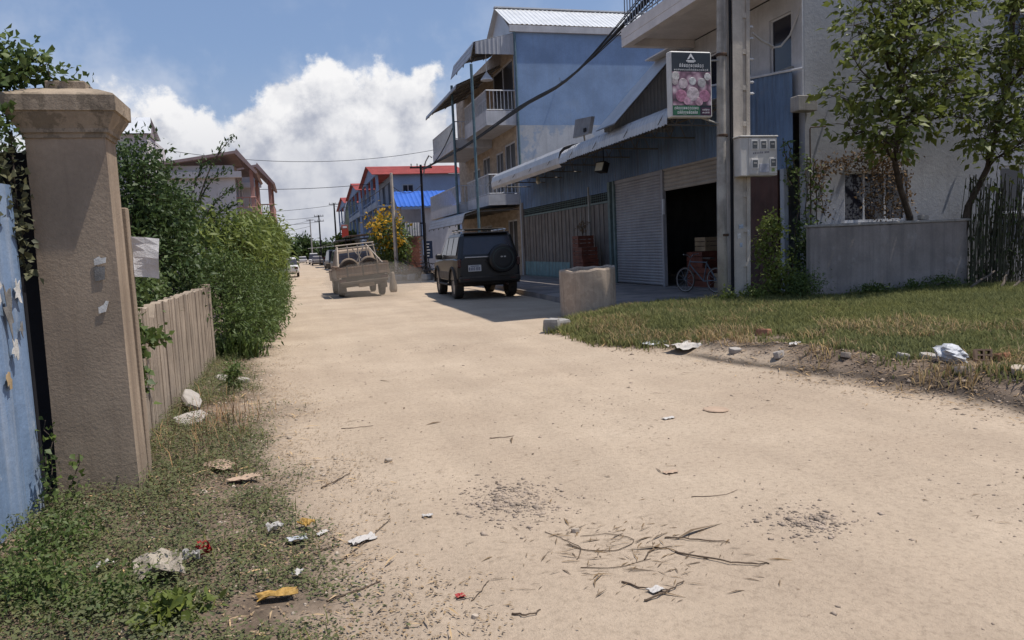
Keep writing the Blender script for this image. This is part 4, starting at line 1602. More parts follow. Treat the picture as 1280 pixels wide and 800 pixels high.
# ------------------------------------------------------------------ utility pole, slim pole, meter box, sign
M_pole = mat('pole_concrete', (.50, .45, .39), .93, .2, 2, .4, 22, streak=.35, streakcol=(.16, .14, .12))
M_pole2 = mat('old_pole', (.37, .345, .31), .95, .3, 2.5, .5, 22, streak=.5, streakcol=(.09, .085, .08))
up_ = thing('utility_pole', 'thick square concrete utility pole with recessed face carrying the meter box', 'pole', (9.72, 15.45, .1))
Yp = 15.35
mb = MB()
mb.loft([[(9.47, Yp+.03, z), (9.80+k, Yp+.03, z), (9.80+k, Yp+.30, z), (9.47+k*.7, Yp+.30, z)] for z, k in ((0, .0), (9.6, .13))])
mb.build('shaft', M_pole, up_)
# proud flanges and ribs leave the slots
mb = MB()
mb.loft([[(9.47+k*.8, Yp, z), (9.70+k, Yp, z), (9.70+k, Yp+.031, z), (9.47+k*.8, Yp+.031, z)] for z, k in ((0, 0), (9.6, .13))])
mb.loft([[(9.79+k, Yp-.005, z), (9.88+k, Yp-.005, z), (9.88+k, Yp+.31, z), (9.79+k, Yp+.31, z)] for z, k in ((0, 0), (9.6, .13))])
fg_ = mb.build('flange', M_pole, up_)
z = .9
while z < 9.4:
    k = .13*z/9.6
    mb = MB()
    mb.box(9.701+k, 9.789+k, Yp-.002, Yp+.0305, z, z+.11)
    mb.build('rib', M_pole, fg_)
    z += .78
mb = MB()
for dx, r_ in ((9.42, .022), (9.455, .016)):
    mb.tube([(dx, Yp+.02, .1), (dx+.03, Yp+.02, 3), (dx+.08, Yp+.02, 9.4)], r_, 6)
mb.build('cable_run', M_dark, up_)
for i, z in enumerate((4.75, 5.0, 5.5, 5.95, 6.2)):
    mb = MB()
    mb.lathe([(.015, 0), (.03, .02), (.022, .045), (.035, .07), (.02, .10), (.008, .12)], (10.0, Yp+.1, z), 'x', 10)
    mb.build('insulator', M_wframe, up_)
sp_ = thing('slim_pole', 'slimmer weathered round pole standing against the square utility pole', 'pole', (9.25, 15.45, .1))
mb = MB()
mb.tube([(9.24, Yp+.12, -.1), (9.26, Yp+.12, 2.5), (9.34, Yp+.12, 7.0), (9.38, Yp+.12, 9.2)], [.115, .11, .095, .085], 14)
mb.build('shaft', M_pole2, sp_, smooth=True)
for z in (1.6, 3.8, 5.55):
    mb = MB()
    mb.lathe([(.12, z), (.125, z+.01), (.125, z+.05), (.12, z+.06)], (9.265+.016*z*.6, Yp+.12, 0), 'z', 14)
    mb.build('band', M_rust, sp_)
# meter box
M_mb = mat('meter_box_paint', (.56, .54, .51), .55, .12, 4, .1, streak=.25, streakcol=(.33, .29, .25))
M_mg = mat('meter_window', (.07, .075, .08), .25, .2, 9, 0, spec=.6)
mbx = thing('meter_box', 'off-white electric meter box with five dark windows fixed to the pole', 'meter box', (10.0, 15.2, 2.85))
mb = MB()
mb.bbox(9.50, 10.42, 15.06, 15.34, 2.86, 3.70, .015)
body = mb.build('casing', M_mb, mbx)
mb = MB()
mb.bbox(9.48, 10.44, 15.03, 15.345, 3.702, 3.735, .008)
mb.build('lid', M_mb, mbx)
mb = MB()
mb.bbox(9.70, 10.405, 15.045, 15.059, 2.90, 3.68, .004)
door = mb.build('door', M_mb, mbx)
for cx_, cz_ in ((9.84, 3.53), (10.06, 3.53), (10.28, 3.53), (9.84, 3.12), (10.30, 3.14)):
    mb = MB()
    mb.bbox(cx_-.085, cx_+.085, 15.028, 15.0445, cz_-.105, cz_+.105, .004)
    fr = mb.build('meter_window', mat('meter_frame', (.63, .62, .6), .5, .1, 5, 0), mbx)
    mb = MB()
    mb.box(cx_-.062, cx_+.062, 15.024, 15.0275, cz_-.08, cz_+.08)
    mb.build('glass', M_mg, fr)
    mb = MB()
    mb.box(cx_-.04, cx_+.04, 15.0215, 15.0235, cz_+.0, cz_+.035)
    mb.build('dial', mat('dial', (.33, .32, .3), .6, .1, 5, 0), fr)
mb = MB()
mb.bbox(9.95, 10.2, 15.035, 15.0445, 2.93, 3.12, .003)
mb.build('label_plate', mat('plate_grey', (.36, .37, .42), .5, .2, 30, 0), door)
mb = MB()
mb.box(10.26, 10.34, 15.040, 15.0445, 2.95, 3.02)
mb.build('green_sticker', mat('sticker_green', (.25, .32, .12), .6, .3, 30, 0), door)
mb = MB()
for i in range(9):       # illegible small print across the door
    x = 9.80+.045*i+(.02 if i > 5 else 0)
    mb.box(x, x+.03*rr_.uniform(.5, 1), 15.0425, 15.0445, 3.33+.003*i, 3.365+.003*i+.01*rr_.random())
mb.build('print_line', mat('print_grey', (.16, .15, .17), .7, .1, 5, 0), door)

# light-box sign
sg = thing('light_box_sign', 'upright dark light-box sign with pink picture and green strip on the pole', 'sign', (8.48, 15.45, 4.15))
x0, x1, z0, z1 = 7.98, 8.97, 4.17, 5.56
mb = MB()
mb.bbox(x0, x1, 15.30, 15.50, z0, z1, .02)
cs = mb.build('casing', mat('sign_frame', (.60, .59, .57), .5, .12, 4, .05, streak=.3, streakcol=(.3, .25, .2)), sg)


def panel(nm, a, b, c, d, m, yy=15.298, par=None, th=.004):
    mb = MB()
    mb.box(a, b, yy-th, yy, c, d)
    return mb.build(nm, m, par or sg)


face = panel('face', x0+.035, x1-.03, z0+.035, z1-.03, mat('sign_dark', (.035, .042, .05), .35, .2, 3, 0))
# picture area: soft pink and white blooms printed on the panel
pm = bpy.data.materials.new('sign_print')
pm.use_nodes = True
N, L = pm.node_tree.nodes, pm.node_tree.links
g = N.new('ShaderNodeNewGeometry')
vo = N.new('ShaderNodeTexVoronoi')
vo.inputs['Scale'].default_value = 6.5
L.new(g.outputs['Position'], vo.inputs['Vector'])
cr = N.new('ShaderNodeValToRGB')
for i, (p_, c_) in enumerate([(.0, (.66, .60, .60)), (.35, (.42, .28, .33)), (.55, (.20, .10, .14)), (.8, (.05, .035, .04))]):
    if i > 1:
        cr.color_ramp.elements.new(p_)
    cr.color_ramp.elements[i].position = p_
    cr.color_ramp.elements[i].color = (*c_, 1)
L.new(vo.outputs['Distance'], cr.inputs[0])
L.new(cr.outputs[0], N['Principled BSDF'].inputs['Base Color'])
N['Principled BSDF'].inputs['Roughness'].default_value = .4
pic = panel('picture', x0+.037, x1-.032, 4.42, 5.13, pm, 15.2935)
for (cx_, cz_, r_, c_) in ((8.09, 5.03, .095, (.55, .52, .5)), (8.08, 4.92, .075, (.42, .36, .36)), (8.27, 4.88, .11, (.50, .42, .44)), (8.50, 4.93, .085, (.50, .5, .5)), (8.72, 4.90, .10, (.42, .40, .40)), (8.86, 5.03, .08, (.55, .53, .52)), (8.5, 4.66, .15, (.52, .44, .46)), (8.22, 4.62, .13, (.40, .18, .26)), (8.78, 4.62, .13, (.36, .16, .24)), (8.36, 4.52, .09, (.50, .30, .38)), (8.65, 4.50, .09, (.48, .30, .36))):
    mb = MB()
    mb.lathe([(r_, 15.289), (r_*.95, 15.286), (r_*.4, 15.2855)], (cx_, 0, cz_), 'y', 16)
    mb.build('plate_print', mat('print_%02d%02d' % (int(c_[0]*99), int(c_[2]*99)), c_, .4, .35, 18, 0), pic)
# crest: peaked emblem on a base line
M_wpr = mat('print_white', (.72, .72, .72), .5, .05, 5, 0)
mb = MB()
mb.prism([(8.47-.09, 5.385), (8.47, 5.52), (8.47+.09, 5.385), (8.47+.045, 5.395), (8.47, 5.45), (8.47-.045, 5.395)], 15.2895, 15.2935, 'y')
mb.box(8.36, 8.58, 15.2895, 15.2935, 5.345, 5.37)
mb.box(8.39, 8.55, 15.2895, 15.2935, 5.325, 5.338)
mb.build('emblem', M_wpr, sg)


def script(mb, x, z, n, w, h, yy, seed):
    """small looped script characters like the hand-lettered line on the board"""
    r_ = random.Random(seed)
    for i in range(n):
        cx0 = x+i*w
        s = h/12
        k = r_.randrange(4)
        def st(a, b, c, d):
            mb.box(cx0+a*w, cx0+b*w, yy, yy+.004, z+c*h, z+d*h)
        st(.08, .22, 0, .8)
        st(.58, .72, .1, 1)
        st(.08, .72, .72, .9) if k != 1 else st(.3, .72, .78, .98)
        if k in (0, 2):
            st(.3, .5, .05, .3)
            st(.2, .5, .36, .5)
        if k == 3:
            st(.2, .7, -.02, .14)
        if k == 2:
            st(.3, .6, 1.06, 1.22)
        if k == 1:
            st(.25, .6, -.28, -.14)


mb = MB()
script(mb, 8.19, 5.225, 11, .054, .065, 15.2895, 5)
mb.build('lettering', M_wpr, sg)
mb = MB()
script(mb, 8.06, 5.155, 17, .049, .03, 15.2895, 6)
mb.build('lettering', M_wpr, sg)
gs = panel('green_strip', x0+.04, 8.66, 4.215, 4.415, mat('strip_green', (.035, .14, .075), .5, .1, 5, 0), 15.2935)
mb = MB()
script(mb, 8.05, 4.335, 13, .045, .05, 15.2855, 8)
script(mb, 8.12, 4.24, 11, .045, .055, 15.2855, 9)
mb.build('lettering', M_wpr, gs)
pc = panel('purple_corner', 8.70, x1-.04, 4.215, 4.37, mat('corner_purple', (.075, .03, .06), .5, .2, 20, 0), 15.2935)
mb = MB()
script(mb, 8.72, 4.31, 4, .045, .03, 15.2855, 12)
script(mb, 8.72, 4.25, 4, .045, .03, 15.2855, 14)
mb.build('lettering', M_wpr, pc)
mb = MB()
mb.tube([(8.9, 15.42, 5.4), (9.3, 15.45, 5.42)], .02, 6)
mb.build('bracket', M_line, sg)
mb = MB()
mb.tube([(8.75, 15.42, 4.18), (9.3, 15.45, 4.02)], .02, 6)
mb.build('bracket', M_line, sg)

# scraps on the pole
for i, (xa, za, w, h) in enumerate(((8.91, 1.71, .11, .09), (8.87, 1.5, .09, .12), (8.93, 1.32, .06, .1), (9.11, 1.55, .06, .14))):
    mb = MB()
    mb.prism([(xa, za), (xa+w, za+.01), (xa+w*.9, za+h), (xa+.3*w, za+h*.85), (xa, za+h)], 14.235, 14.24, 'y')
    mb.build('poster_scrap', mat('scrap_bluish', (.38, .44, .52), .8, .3, 20, .1) if i % 2 == 0 else M_scrap, label=['pale blue scrap highest on the square pole', 'white torn scrap under the blue one on the square pole', 'small pale blue scrap lowest on the square pole', 'tall white scrap on the raised edge of the square pole'][i], cat='paper scrap', group='scraps on the square pole')

# the pole group stands on the grass mound in front of the forecourt edge
for o_, l_ in ((up_, (9.02, 14.34, .17)), (sp_, (8.584, 14.338, .17)), (mbx, (9.28, 14.106, 2.756)), (sg, (7.869, 14.338, 3.963))):
    o_.location = l_
    o_.scale = (.928, .928, .928)
# brown door and pale post behind the pole, below the blue sheets
mb = MB()
mb.bbox(FX-.02, FX+.05, 15.3, 17.15, .15, 2.98, .01)
d_ = mb.build('brown_door', mat('door_brown', (.075, .035, .028), .7, .3, 2, .2, streak=.4), label='dark red-brown door between the pole and the grey house', cat='door')
mb = MB()
mb.bbox(FX-.1, FX+.02, 14.95, 15.10, .1, 3.0, .01)
mb.build('door_post', M_dframe, label='pale grey post beside the red-brown door', cat='post')

# ------------------------------------------------------------------ concrete ring and block at the forecourt
M_ring = mat('well_ring_concrete', (.45, .36, .28), .93, .22, 2.5, .45, 18, streak=.5, streakcol=(.13, .10, .08), patch=.4, patchcol=(.22, .17, .13), pscale=2.5, pth=.54)
rg = thing('concrete_ring', 'large upright concrete well ring standing at the forecourt corner', 'concrete ring', (5.97, 15.45, .05))
mb = MB()
prof = [(.60, 0), (.60, .96), (.585, 1.0), (.53, 1.0), (.515, .97), (.515, .08), (.3, .06), (.01, .05)]
nn = 40
rings = []
for r_, h in prof:
    rings.append([(5.97+r_*math.cos(2*PI*j/nn), 15.45+r_*math.sin(2*PI*j/nn), .02+h+(.03*math.cos(2*PI*j/nn-.3)+.022*math.sin(7*2*PI*j/nn)*math.sin(2*PI*j/nn*3) if h > .9 else 0)) for j in range(nn)])
mb.loft(rings)
mb.build('ring_wall', M_ring, rg, smooth=False)
n = 60
P_ = np.stack([6.05+rng.normal(0, .2, n), 15.75+rng.normal(0, .2, n), .9+rng.uniform(-.1, .12, n)], 1)
mb = MB()
mb.cyl((5.97, 15.45, .1), 'z', .5, .78, 20)
mb.build('refuse_fill', M_dry, rg)
slab('concrete_block', (4.28, 12.95, .11), .22, .20, .22, (0, 0, .3), M_conc, 'pale concrete block at the grass corner by the ring', 'block', seed=12, nseg=4)
slab('concrete_block', (4.55, 13.35, .08), .28, .25, .18, (.05, 0, .6), M_conc, 'flatter concrete block behind the pale one at the grass corner', 'block', seed=14, nseg=5)
# broken forecourt edge, its sunlit look put into a paler concrete
for i, (x, y, sx, sy, sz) in enumerate(((7.5, 14.75, .45, .16, .16), (8.2, 14.85, .38, .2, .2), (8.75, 14.95, .3, .2, .16), (9.0, 15.2, .25, .2, .12))):
    slab('kerb_lump', (x, y, .12), sx, sy, sz, (0, .05*(-1)**i, .15), mat('sunlit_edge_concrete', (.46, .38, .30), .95, .2, 3, .5), ['pale broken concrete lump at the low end of the forecourt edge', 'second pale broken lump along the forecourt edge', 'third pale broken lump along the forecourt edge', 'pale broken lump of forecourt edge closest to the poles'][i], 'lump', 'broken lumps along the forecourt edge', seed=20+i, nseg=9)
# ------------------------------------------------------------------ three-storey blue house
M_blue = mat('blue_paint', (.225, .325, .50), .85, .14, .8, .2, 12, streak=.4, streakcol=(.20, .27, .38), patch=.3, patchcol=(.28, .36, .48), pscale=.5, pth=.55)
M_bare = mat('bare_render', (.47, .485, .51), .92, .14, .7, .3, 14, streak=.3, streakcol=(.26, .27, .30), patch=.6, patchcol=(.22, .31, .45), pscale=.9, pth=.53)
M_zinc = mat('bright_zinc', (.62, .63, .64), .4, .08, 1.5, .1, spec=.5, metal=.15)
M_tile = mat('beige_stone_tile', (.36, .29, .22), .8, .25, 1.4, .3, 9, stretch=(1, 1, 3))
M_cream = mat('pale_band', (.50, .50, .52), .85, .12, 1.5, .2, streak=.25, streakcol=(.30, .30, .31))
M_door = mat('door_and_recess_shade', (.03, .03, .034), .5, .2, 3, .05)
M_rail = mat('rail_white', (.50, .51, .54), .5, .15, 5, 0)
M_pipe = mat('teal_pipe', (.10, .16, .19), .6, .2, 4, .1)
bh = thing('blue_house', 'three-storey blue house with white zinc roof and stacked balconies', 'house', (14, 39, 0))
mb = MB()
mb.box(10.66, 19, 36.15, 36.35, -.1, 7.35)
mb.build('lower_gable_wall', M_bare, bh)
mb = MB()
mb.box(10.662, 19, 36.152, 36.35, 7.352, 11.72)
mb.build('upper_gable_wall', M_blue, bh)
mb = MB()
mb.tube([(10.70, 36.10, 4.0), (10.70, 36.10, 11.9)], .06, 8)
mb.build('drainpipe', M_pipe, bh)
# roof: ridged zinc sheets as parts
for k in range(9):
    mb = MB()
    x0 = 10.45+k*.95
    n = 20
    lo, hi = [], []
    for i in range(n+1):
        x = x0+.945*i/n
        w = .03*(1 if (x/.24) % 1 < .3 else 0)
        lo.append((x, 36.02, 12.04+w))
        hi.append((x, 38.7, 13.55+w))
    mb.loft([lo, hi], False, False)
    mb.loft([[(a, b, c-.01) for a, b, c in hi], [(a, b, c-.01) for a, b, c in lo]], False, False)
    mb.build('roof_sheet', M_zinc, bh)
mb = MB()
mb.prism([(36.3, 11.71), (38.7, 13.48), (41, 11.71)], 10.66, 10.76, 'x')
mb.build('front_gable', M_roof, bh)
mb = MB()
mb.box(10.45, 19, 36.0, 36.145, 11.70, 12.0)
mb.build('gutter', M_cream, bh)
mb = MB()
mb.box(10.45, 19, 38.55, 38.85, 13.56, 13.62)
mb.build('ridge_cap', M_zinc, bh)
mb = MB()
mb.quad((10.45, 38.7, 13.53), (19, 38.7, 13.53), (19, 41.5, 11.9), (10.45, 41.5, 11.9))
mb.build('rear_roof', M_zinc, bh)
# front wall with door openings (unit by unit); the widest dark one paints the shaded balcony recess
hol = [(36.9, 38.6, .2, 2.9), (36.7, 38.6, 4.15, 6.7), (39.0, 40.4, 4.4, 6.5), (36.55, 40.4, 8.1, 10.6), (42, 44.5, .2, 2.8), (41.8, 43.4, 4.15, 6.6), (44.2, 46, 4.6, 6.2), (42, 44, 7.6, 9.8)]
mb = MB()
wall(mb, 'x', 10.66, .2, 36.36, 50, -.1, 11.6, hol)
mb.build('front_wall', M_tile, bh)
for h in hol:
    mb = MB()
    mb.box(10.72, 10.78, h[0]+.05, h[1]-.05, h[2]+.05, h[3]-.05)
    dd = mb.build('door', M_door, bh)
    mb = MB()
    for a, b in ((h[0], h[0]+.08), (h[1]-.08, h[1]), ((h[0]+h[1])/2-.03, (h[0]+h[1])/2+.03)):
        mb.box(10.68, 10.719, a, b, h[2], h[3])
    mb.box(10.68, 10.719, h[0]+.08, h[1]-.08, h[3]-.08, h[3])
    mb.build('door_frame', M_cream, dd)


def balcony(parent, x0, x1, y0, y1, z0, z1, rail_h, m=None):
    mb = MB()
    mb.bbox(x0, x1, y0, y1, z0, z0+.15, .01)
    mb.box(x0, x0+.1, y0, y1, z0+.152, z1)
    mb.box(x0+.101, x1, y0, y0+.1, z0+.152, z1)
    b = mb.build('balcony', m or M_cream, parent)
    railing(b, [(x1, y0+.05), (x0+.05, y0+.05), (x0+.05, y1)], z1+.05, z1+rail_h, M_rail, .17, .016)
    return b


balcony(bh, 9.15, 10.65, 36.2, 41, 7.36, 8.05, .95)
balcony(bh, 9.1, 10.65, 36.25, 41, 3.58, 4.1, .95)
balcony(bh, 8.6, 10.65, 41.1, 48, 6.95, 7.4, .95)
balcony(bh, 8.6, 10.65, 41.1, 50, 3.5, 4.0, .95)
for x, y in ((8.55, 36.25), (8.55, 41.0)):
    mb = MB()
    mb.tube([(x, y, .0), (x, y, 10.2)], .07, 8)
    mb.build('awning_post', M_pipe, bh)


def steep_awning(parent, name, y0, y1, prof, m, skirt=None):
    """zinc awning: profile in xz from the wall outwards, ribs run down the slope"""
    mb = MB()
    n = int((y1-y0)/.22*4)
    rings = []
    for (x, z) in prof:
        ring = []
        for i in range(n+1):
            y = y0+(y1-y0)*i/n
            w = .025*(1 if (y/.22) % 1 < .3 else 0)
            ring.append((x-w*.5, y, z+w))
        rings.append(ring)
    mb.loft(rings, False, False)
    a = mb.build(name, m, parent)
    mb = MB()
    mb.loft([[(p+.004, q, c-.012) for p, q, c in r] for r in rings[::-1]], False, False)
    mb.build('shaded_underside', M_under, a)  # shade below the awning put into a dark sheet under the zinc
    mb = MB()
    for i in range(len(prof)-1):
        (xa, za), (xb, zb) = prof[i], prof[i+1]
        for t in (.15, .5, .85):
            x, z = xa+(xb-xa)*t, za+(zb-za)*t-.05
            mb.tube([(x, y0+.05, z), (x, y1-.05, z)], .03, 4)
    mb.build('batten', M_under, a)
    for yy in np.arange(y0+.06, y1, 1.6):
        mb = MB()
        mb.tube([(x, yy, z-.09) for x, z in prof], .028, 5)
        mb.build('rafter', M_under, a)
    return a


a1 = steep_awning(bh, 'upper_awning', 36.2, 41, [(10.64, 11.66), (8.72, 11.22), (8.52, 10.5)], M_roof)
mb = MB()
n = 44
lo, hi = [], []
for i in range(n+1):
    x = 8.76+(10.64-8.76)*i/n
    w = .02*(1 if (x/.2) % 1 < .35 else 0)
    lo.append((x, 36.16-w, 10.66))
    hi.append((x, 36.16-w, 11.20+(x-8.76)/(10.64-8.76)*.44))
mb.loft([lo, hi], False, False)
mb.build('awning_skirt', mat('zinc_skirt', (.36, .37, .40), .5, .1, 2, .1), a1)
steep_awning(bh, 'side_awning', 38.6, 47.8, [(10.64, 10.75), (8.3, 9.75), (8.24, 9.55)], M_roof)
steep_awning(bh, 'lower_awning', 36.3, 46, [(10.6, 3.45), (8.6, 3.4), (7.9, 3.2), (7.75, 2.75)], M_roof)
# lamp under upper awning
mb = MB()
mb.lathe([(.03, 10.0), (.10, 9.9), (.30, 9.65), (.31, 9.6)], (9.45, 36.9, 0), 'z', 14)
mb.tube([(9.45, 36.9, 10.0), (9.45, 36.9, 11.3)], .02, 5)
mb.build('pendant_lamp', M_wframe, bh)

# ------------------------------------------------------------------ red-roofed row farther along
M_lav = mat('lavender_wall', (.22, .30, .46), .85, .12, .4, .2, streak=.15, streakcol=(.2, .24, .33))
M_lavs = mat('pale_blue_wall', (.30, .35, .43), .85, .12, .5, .2)
M_redr = mat('red_tile_roof', (.36, .075, .065), .7, .2, 1.2, .3, 6, streak=.25, streakcol=(.42, .2, .17))
M_bluet = mat('blue_metal_roof', (.035, .12, .46), .45, .15, 1.2, .1)


def row_house(label, x, y, zt, w=7.0, d=16, f=1.0):
    t = thing('terraced_house', label, 'house', (x+w/2, y, 0), group='red-roofed houses along the street')
    fl = zt/3
    mb = MB()
    wall(mb, 'y', y, .2, x, x+w, -.1, zt, [(x+1.0, x+2.1, fl*2.36, fl*2.68)])
    mb.build('side_wall', M_lav, t)
    window(t, 'y', y, x+1.0, x+2.1, fl*2.36, fl*2.68, M_lavs, M_glass, 1, .05, .08)
    mb = MB()
    hs = []
    for k in range(3):
        hs += [(y+1+5*j, y+3.4+5*j, fl*k+.3, fl*k+fl*.8) for j in range(3)]
    wall(mb, 'x', x, .2, y+.21, y+d, -.1, zt, hs)
    mb.build('front_wall', M_lavs, t)
    for h in hs:
        mb = MB()
        mb.box(x+.1, x+.16, h[0], h[1], h[2], h[3])
        dd = mb.build('door', M_glass, t)
        mb = MB()
        mb.box(x+.04, x+.099, (h[0]+h[1])/2-.06, (h[0]+h[1])/2+.06, h[2], h[3])
        mb.build('mullion', M_lavs, dd)
    for k in (1, 2):
        mb = MB()
        mb.bbox(x-1.5, x-.005, y, y+d, fl*k-.05, fl*k+.12, .02)
        mb.box(x-1.5, x-1.42, y, y+d, fl*k+.122, fl*k+.55)
        b_ = mb.build('balcony', M_lavs, t)
        mb = MB()
        mb.box(x-1.48, x-1.44, y, y+d, fl*k+.85, fl*k+.92)
        for i in range(int(d/1.2)):
            mb.box(x-1.475, x-1.445, y+.4+1.2*i, y+.45+1.2*i, fl*k+.55, fl*k+.85)
        mb.build('rail', M_lav, b_)
    for j in range(4):
        mb = MB()
        yy = y+.1+j*(d-.4)/3
        mb.bbox(x-1.5, x-1.25, yy, yy+.25, 0, zt, .01)
        mb.build('column', M_lav, t)
    # tiled roof: courses as stepped strips
    ov = .5
    mb = MB()
    c = 9
    for i in range(c):
        t0, t1 = i/c, (i+1)/c
        ya, yb = y-ov+(d*.35+ov)*t0, y-ov+(d*.35+ov)*t1
        za, zb = zt+(zt*.155)*t0, zt+(zt*.155)*t1
        mb.loft([[(x-1.9, ya, za+.05), (x+w+.4, ya, za+.05)], [(x-1.9, yb, zb+.01), (x+w+.4, yb, zb+.01)]], False, False)
        mb.loft([[(x-1.9, ya, za-.03), (x+w+.4, ya, za-.03)], [(x-1.9, ya, za+.05), (x+w+.4, ya, za+.05)]], False, False)
    mb.quad((x-1.9, y+d*.35, zt*1.155), (x+w+.4, y+d*.35, zt*1.155), (x+w+.4, y+d, zt), (x-1.9, y+d, zt))
    rf = mb.build('roof', M_redr, t)
    mb = MB()
    mb.prism([(y-.5, zt-.01), (y+d*.35, zt*1.155-.02), (y+d, zt-.01)], x-1.5, x-1.35, 'x')
    mb.build('gable', M_lav, rf)
    return t


row_house('blue-walled terraced house with a red tiled roof behind the flowering bush', 9.3, 75, 8.95, 7, 16)
row_house('second red-roofed terraced house, beyond the one with a flowering bush', 9.4, 97, 9.3, 7, 20)
row_house('farthest red-roofed terraced house in the row', 9.6, 124, 9.5, 7, 24)

# house with the bright blue roof
br = thing('blue_roofed_house', 'low white house under a bright blue metal roof', 'house', (10, 61, 0))
mb = MB()
n = 40
lo, hi = [], []
for i in range(n+1):
    x = 7.7+4.8*i/n
    w = .05*(1 if (x/.35) % 1 < .3 else 0)
    lo.append((x, 59.6, 4.98+w))
    hi.append((x, 62.5, 6.35+w))
mb.loft([lo, hi], False, False)
mb.loft([[(a, b, c-.03) for a, b, c in hi], [(a, b, c-.03) for a, b, c in lo]], False, False)
mb.build('roof', M_bluet, br)
mb = MB()
wall(mb, 'y', 60.4, .15, 9.9, 12.6, -.1, 4.9)
wall(mb, 'y', 62, .15, 7.8, 9.89, -.1, 4.9)
mb.build('wall', M_cream, br)
mb = MB()
mb.box(7.9, 8.05, 60, 60.15, 0, 4.95)
mb.build('post', M_conc, br)
railing(br, [(7.9, 60.2), (9.9, 60.2)], 2.7, 3.7, M_dark, .3, .03)
mb = MB()
mb.box(7.85, 9.9, 60, 61.9, 2.45, 2.65)
mb.build('porch_floor', M_conc, br)

# brick wall, white ribbed panel and notice board
M_brick = mat('red_brick', (.28, .12, .085), .9, .3, 4, .3, obj_random=.5)
bwl = thing('brick_wall', 'short red brick wall under a white ribbed panel', 'wall', (8.2, 56, 0))
mb = MB()
mb.box(7.72, 8.68, 56.06, 56.3, 0, 2.6)
mb.build('mortar_core', M_conc, bwl)
bme = None
for r_ in range(22):
    for c in range(4):
        x = 7.7+.25*c+(.12 if r_ % 2 else 0)
        if bme is None:
            q = MB()
            q.bbox(0, .235, 0, .05, 0, .105, .008)
            o = q.build('brick', M_brick, bwl, local=True)
            bme = o.data
        else:
            o = bpy.data.objects.new('brick', bme)
            COL.objects.link(o)
            o.parent = bwl
        o.location = (x-8.2, 56.01-56, .02+.117*r_)
mb = MB()
n = 24
mb.loft([[(7.7+1.1*i/n, 55.95-.03*(i % 4 < 2), z) for i in range(n+1)] for z in (2.65, 3.6)], False, False)
mb.build('ribbed_panel', M_cream, bwl)
mb = MB()
nb = thing('notice_board', 'dark blue notice board with white lines standing by the brick wall', 'sign', (8.6, 52, 0))
mb.bbox(8.35, 8.95, 52, 52.05, 1.0, 2.2, .01)
bd = mb.build('board', mat('board_navy', (.02, .035, .075), .5, .2, 5, 0), nb)
mb = MB()
for i in range(5):
    mb.box(8.42, 8.7+.04*(i % 3), 51.99, 51.999, 1.15+.2*i, 1.22+.2*i)
mb.build('print_line', M_wpr, bd)
mb = MB()
mb.tube([(8.65, 52.06, 0), (8.65, 52.06, 1.2)], .03, 6)
mb.build('leg', M_dark, nb)

# street stalls beyond the pickup
M_stall = [mat('stall_brown', (.12, .085, .07), .8, .3, 1.5, .2), mat('stall_grey', (.16, .16, .17), .8, .3, 1.5, .2), mat('tarp_green', (.20, .21, .12), .7, .3, 1.5, .2)]


def stall(label, x, y, w, d, h, mr_, mw, tilt=.3):
    t = thing('street_stall', label, 'stall', (x, y, 0), group='stalls along the right side of the street')
    mb = MB()
    mb.loft([[(x-w/2, y-d/2, h-tilt), (x+w/2, y-d/2, h), (x+w/2, y+d/2, h), (x-w/2, y+d/2, h-tilt)], [(x-w/2, y-d/2, h-tilt+.06), (x+w/2, y-d/2, h+.06), (x+w/2, y+d/2, h+.06), (x-w/2, y+d/2, h-tilt+.06)]])
    mb.build('canopy', mr_, t)
    for sx in (-1, 1):
        for sy in (-1, 1):
            mb = MB()
            mb.tube([(x+sx*w*.44, y+sy*d*.44, -.05), (x+sx*w*.44, y+sy*d*.44, h-tilt*.5)], .045, 6)
            mb.build('post', M_dark, t)
    mb = MB()
    mb.bbox(x-w*.3, x+w*.4, y-d*.35, y+d*.4, 0, .95, .03)
    mb.build('counter', mw, t)
    for i in range(5):
        mb = MB()
        a, b = x-w*.25+i*w*.13, y-d*.2+(i % 2)*.5
        mb.bbox(a-.18, a+.18, b-.2, b+.2, .955, 1.25+.15*(i % 3), .02)
        mb.build('goods', [M_red, M_cream, M_tan][i % 3], t)
    return t


stall('brown-roofed street stall before the red-roofed row', 6.6, 68, 5.0, 7, 3.3, M_stall[0], M_stall[1])
stall('grey-roofed street stall past the brown-roofed one', 6.2, 84, 4.5, 10, 3.2, M_stall[1], M_stall[0])
stall('green tarpaulin street stall below the arched hall', 5.6, 104, 4.5, 10, 3.6, M_stall[2], M_stall[1], .9)
stall('white-canopied street stall past the green tarpaulin one', 5.0, 122, 3.5, 5, 2.9, M_zinc, M_stall[1], .2)
stall('far white-canopied street stall at the end of the street', 4.2, 150, 4, 6, 3.1, M_zinc, M_stall[0], .2)

# arched green hall end and red street sign
ar = thing('arched_hall', 'grey-green hall end with a rounded arch roof beside the far row', 'building', (8.4, 140, 0))
poly = [(7.6, 0)]+[(8.6-1.0*math.cos(a*PI/12), 6.5+3.4*math.sin(a*PI/12)) for a in range(0, 13)]+[(9.6, 0)]
mb = MB()
mb.prism(poly, 120, 124, 'y')
mb.build('end_wall', mat('hall_green', (.17, .20, .165), .8, .2, .6, .1), ar)
mb = MB()
pr = [(8.6-1.1*math.cos(a*PI/12), 6.5+3.55*math.sin(a*PI/12)) for a in range(0, 13)]
mb.loft([[(a, 119.8, b) for a, b in pr], [(a, 124.2, b) for a, b in pr]], False, False)
mb.build('arch_roof', M_cream, ar)
rs = thing('red_street_sign', 'tall red and white shop sign beside the arched hall', 'sign', (5.9, 96, 0))
mb = MB()
mb.bbox(5.5, 6.3, 96, 96.15, 3.6, 4.55, .02)
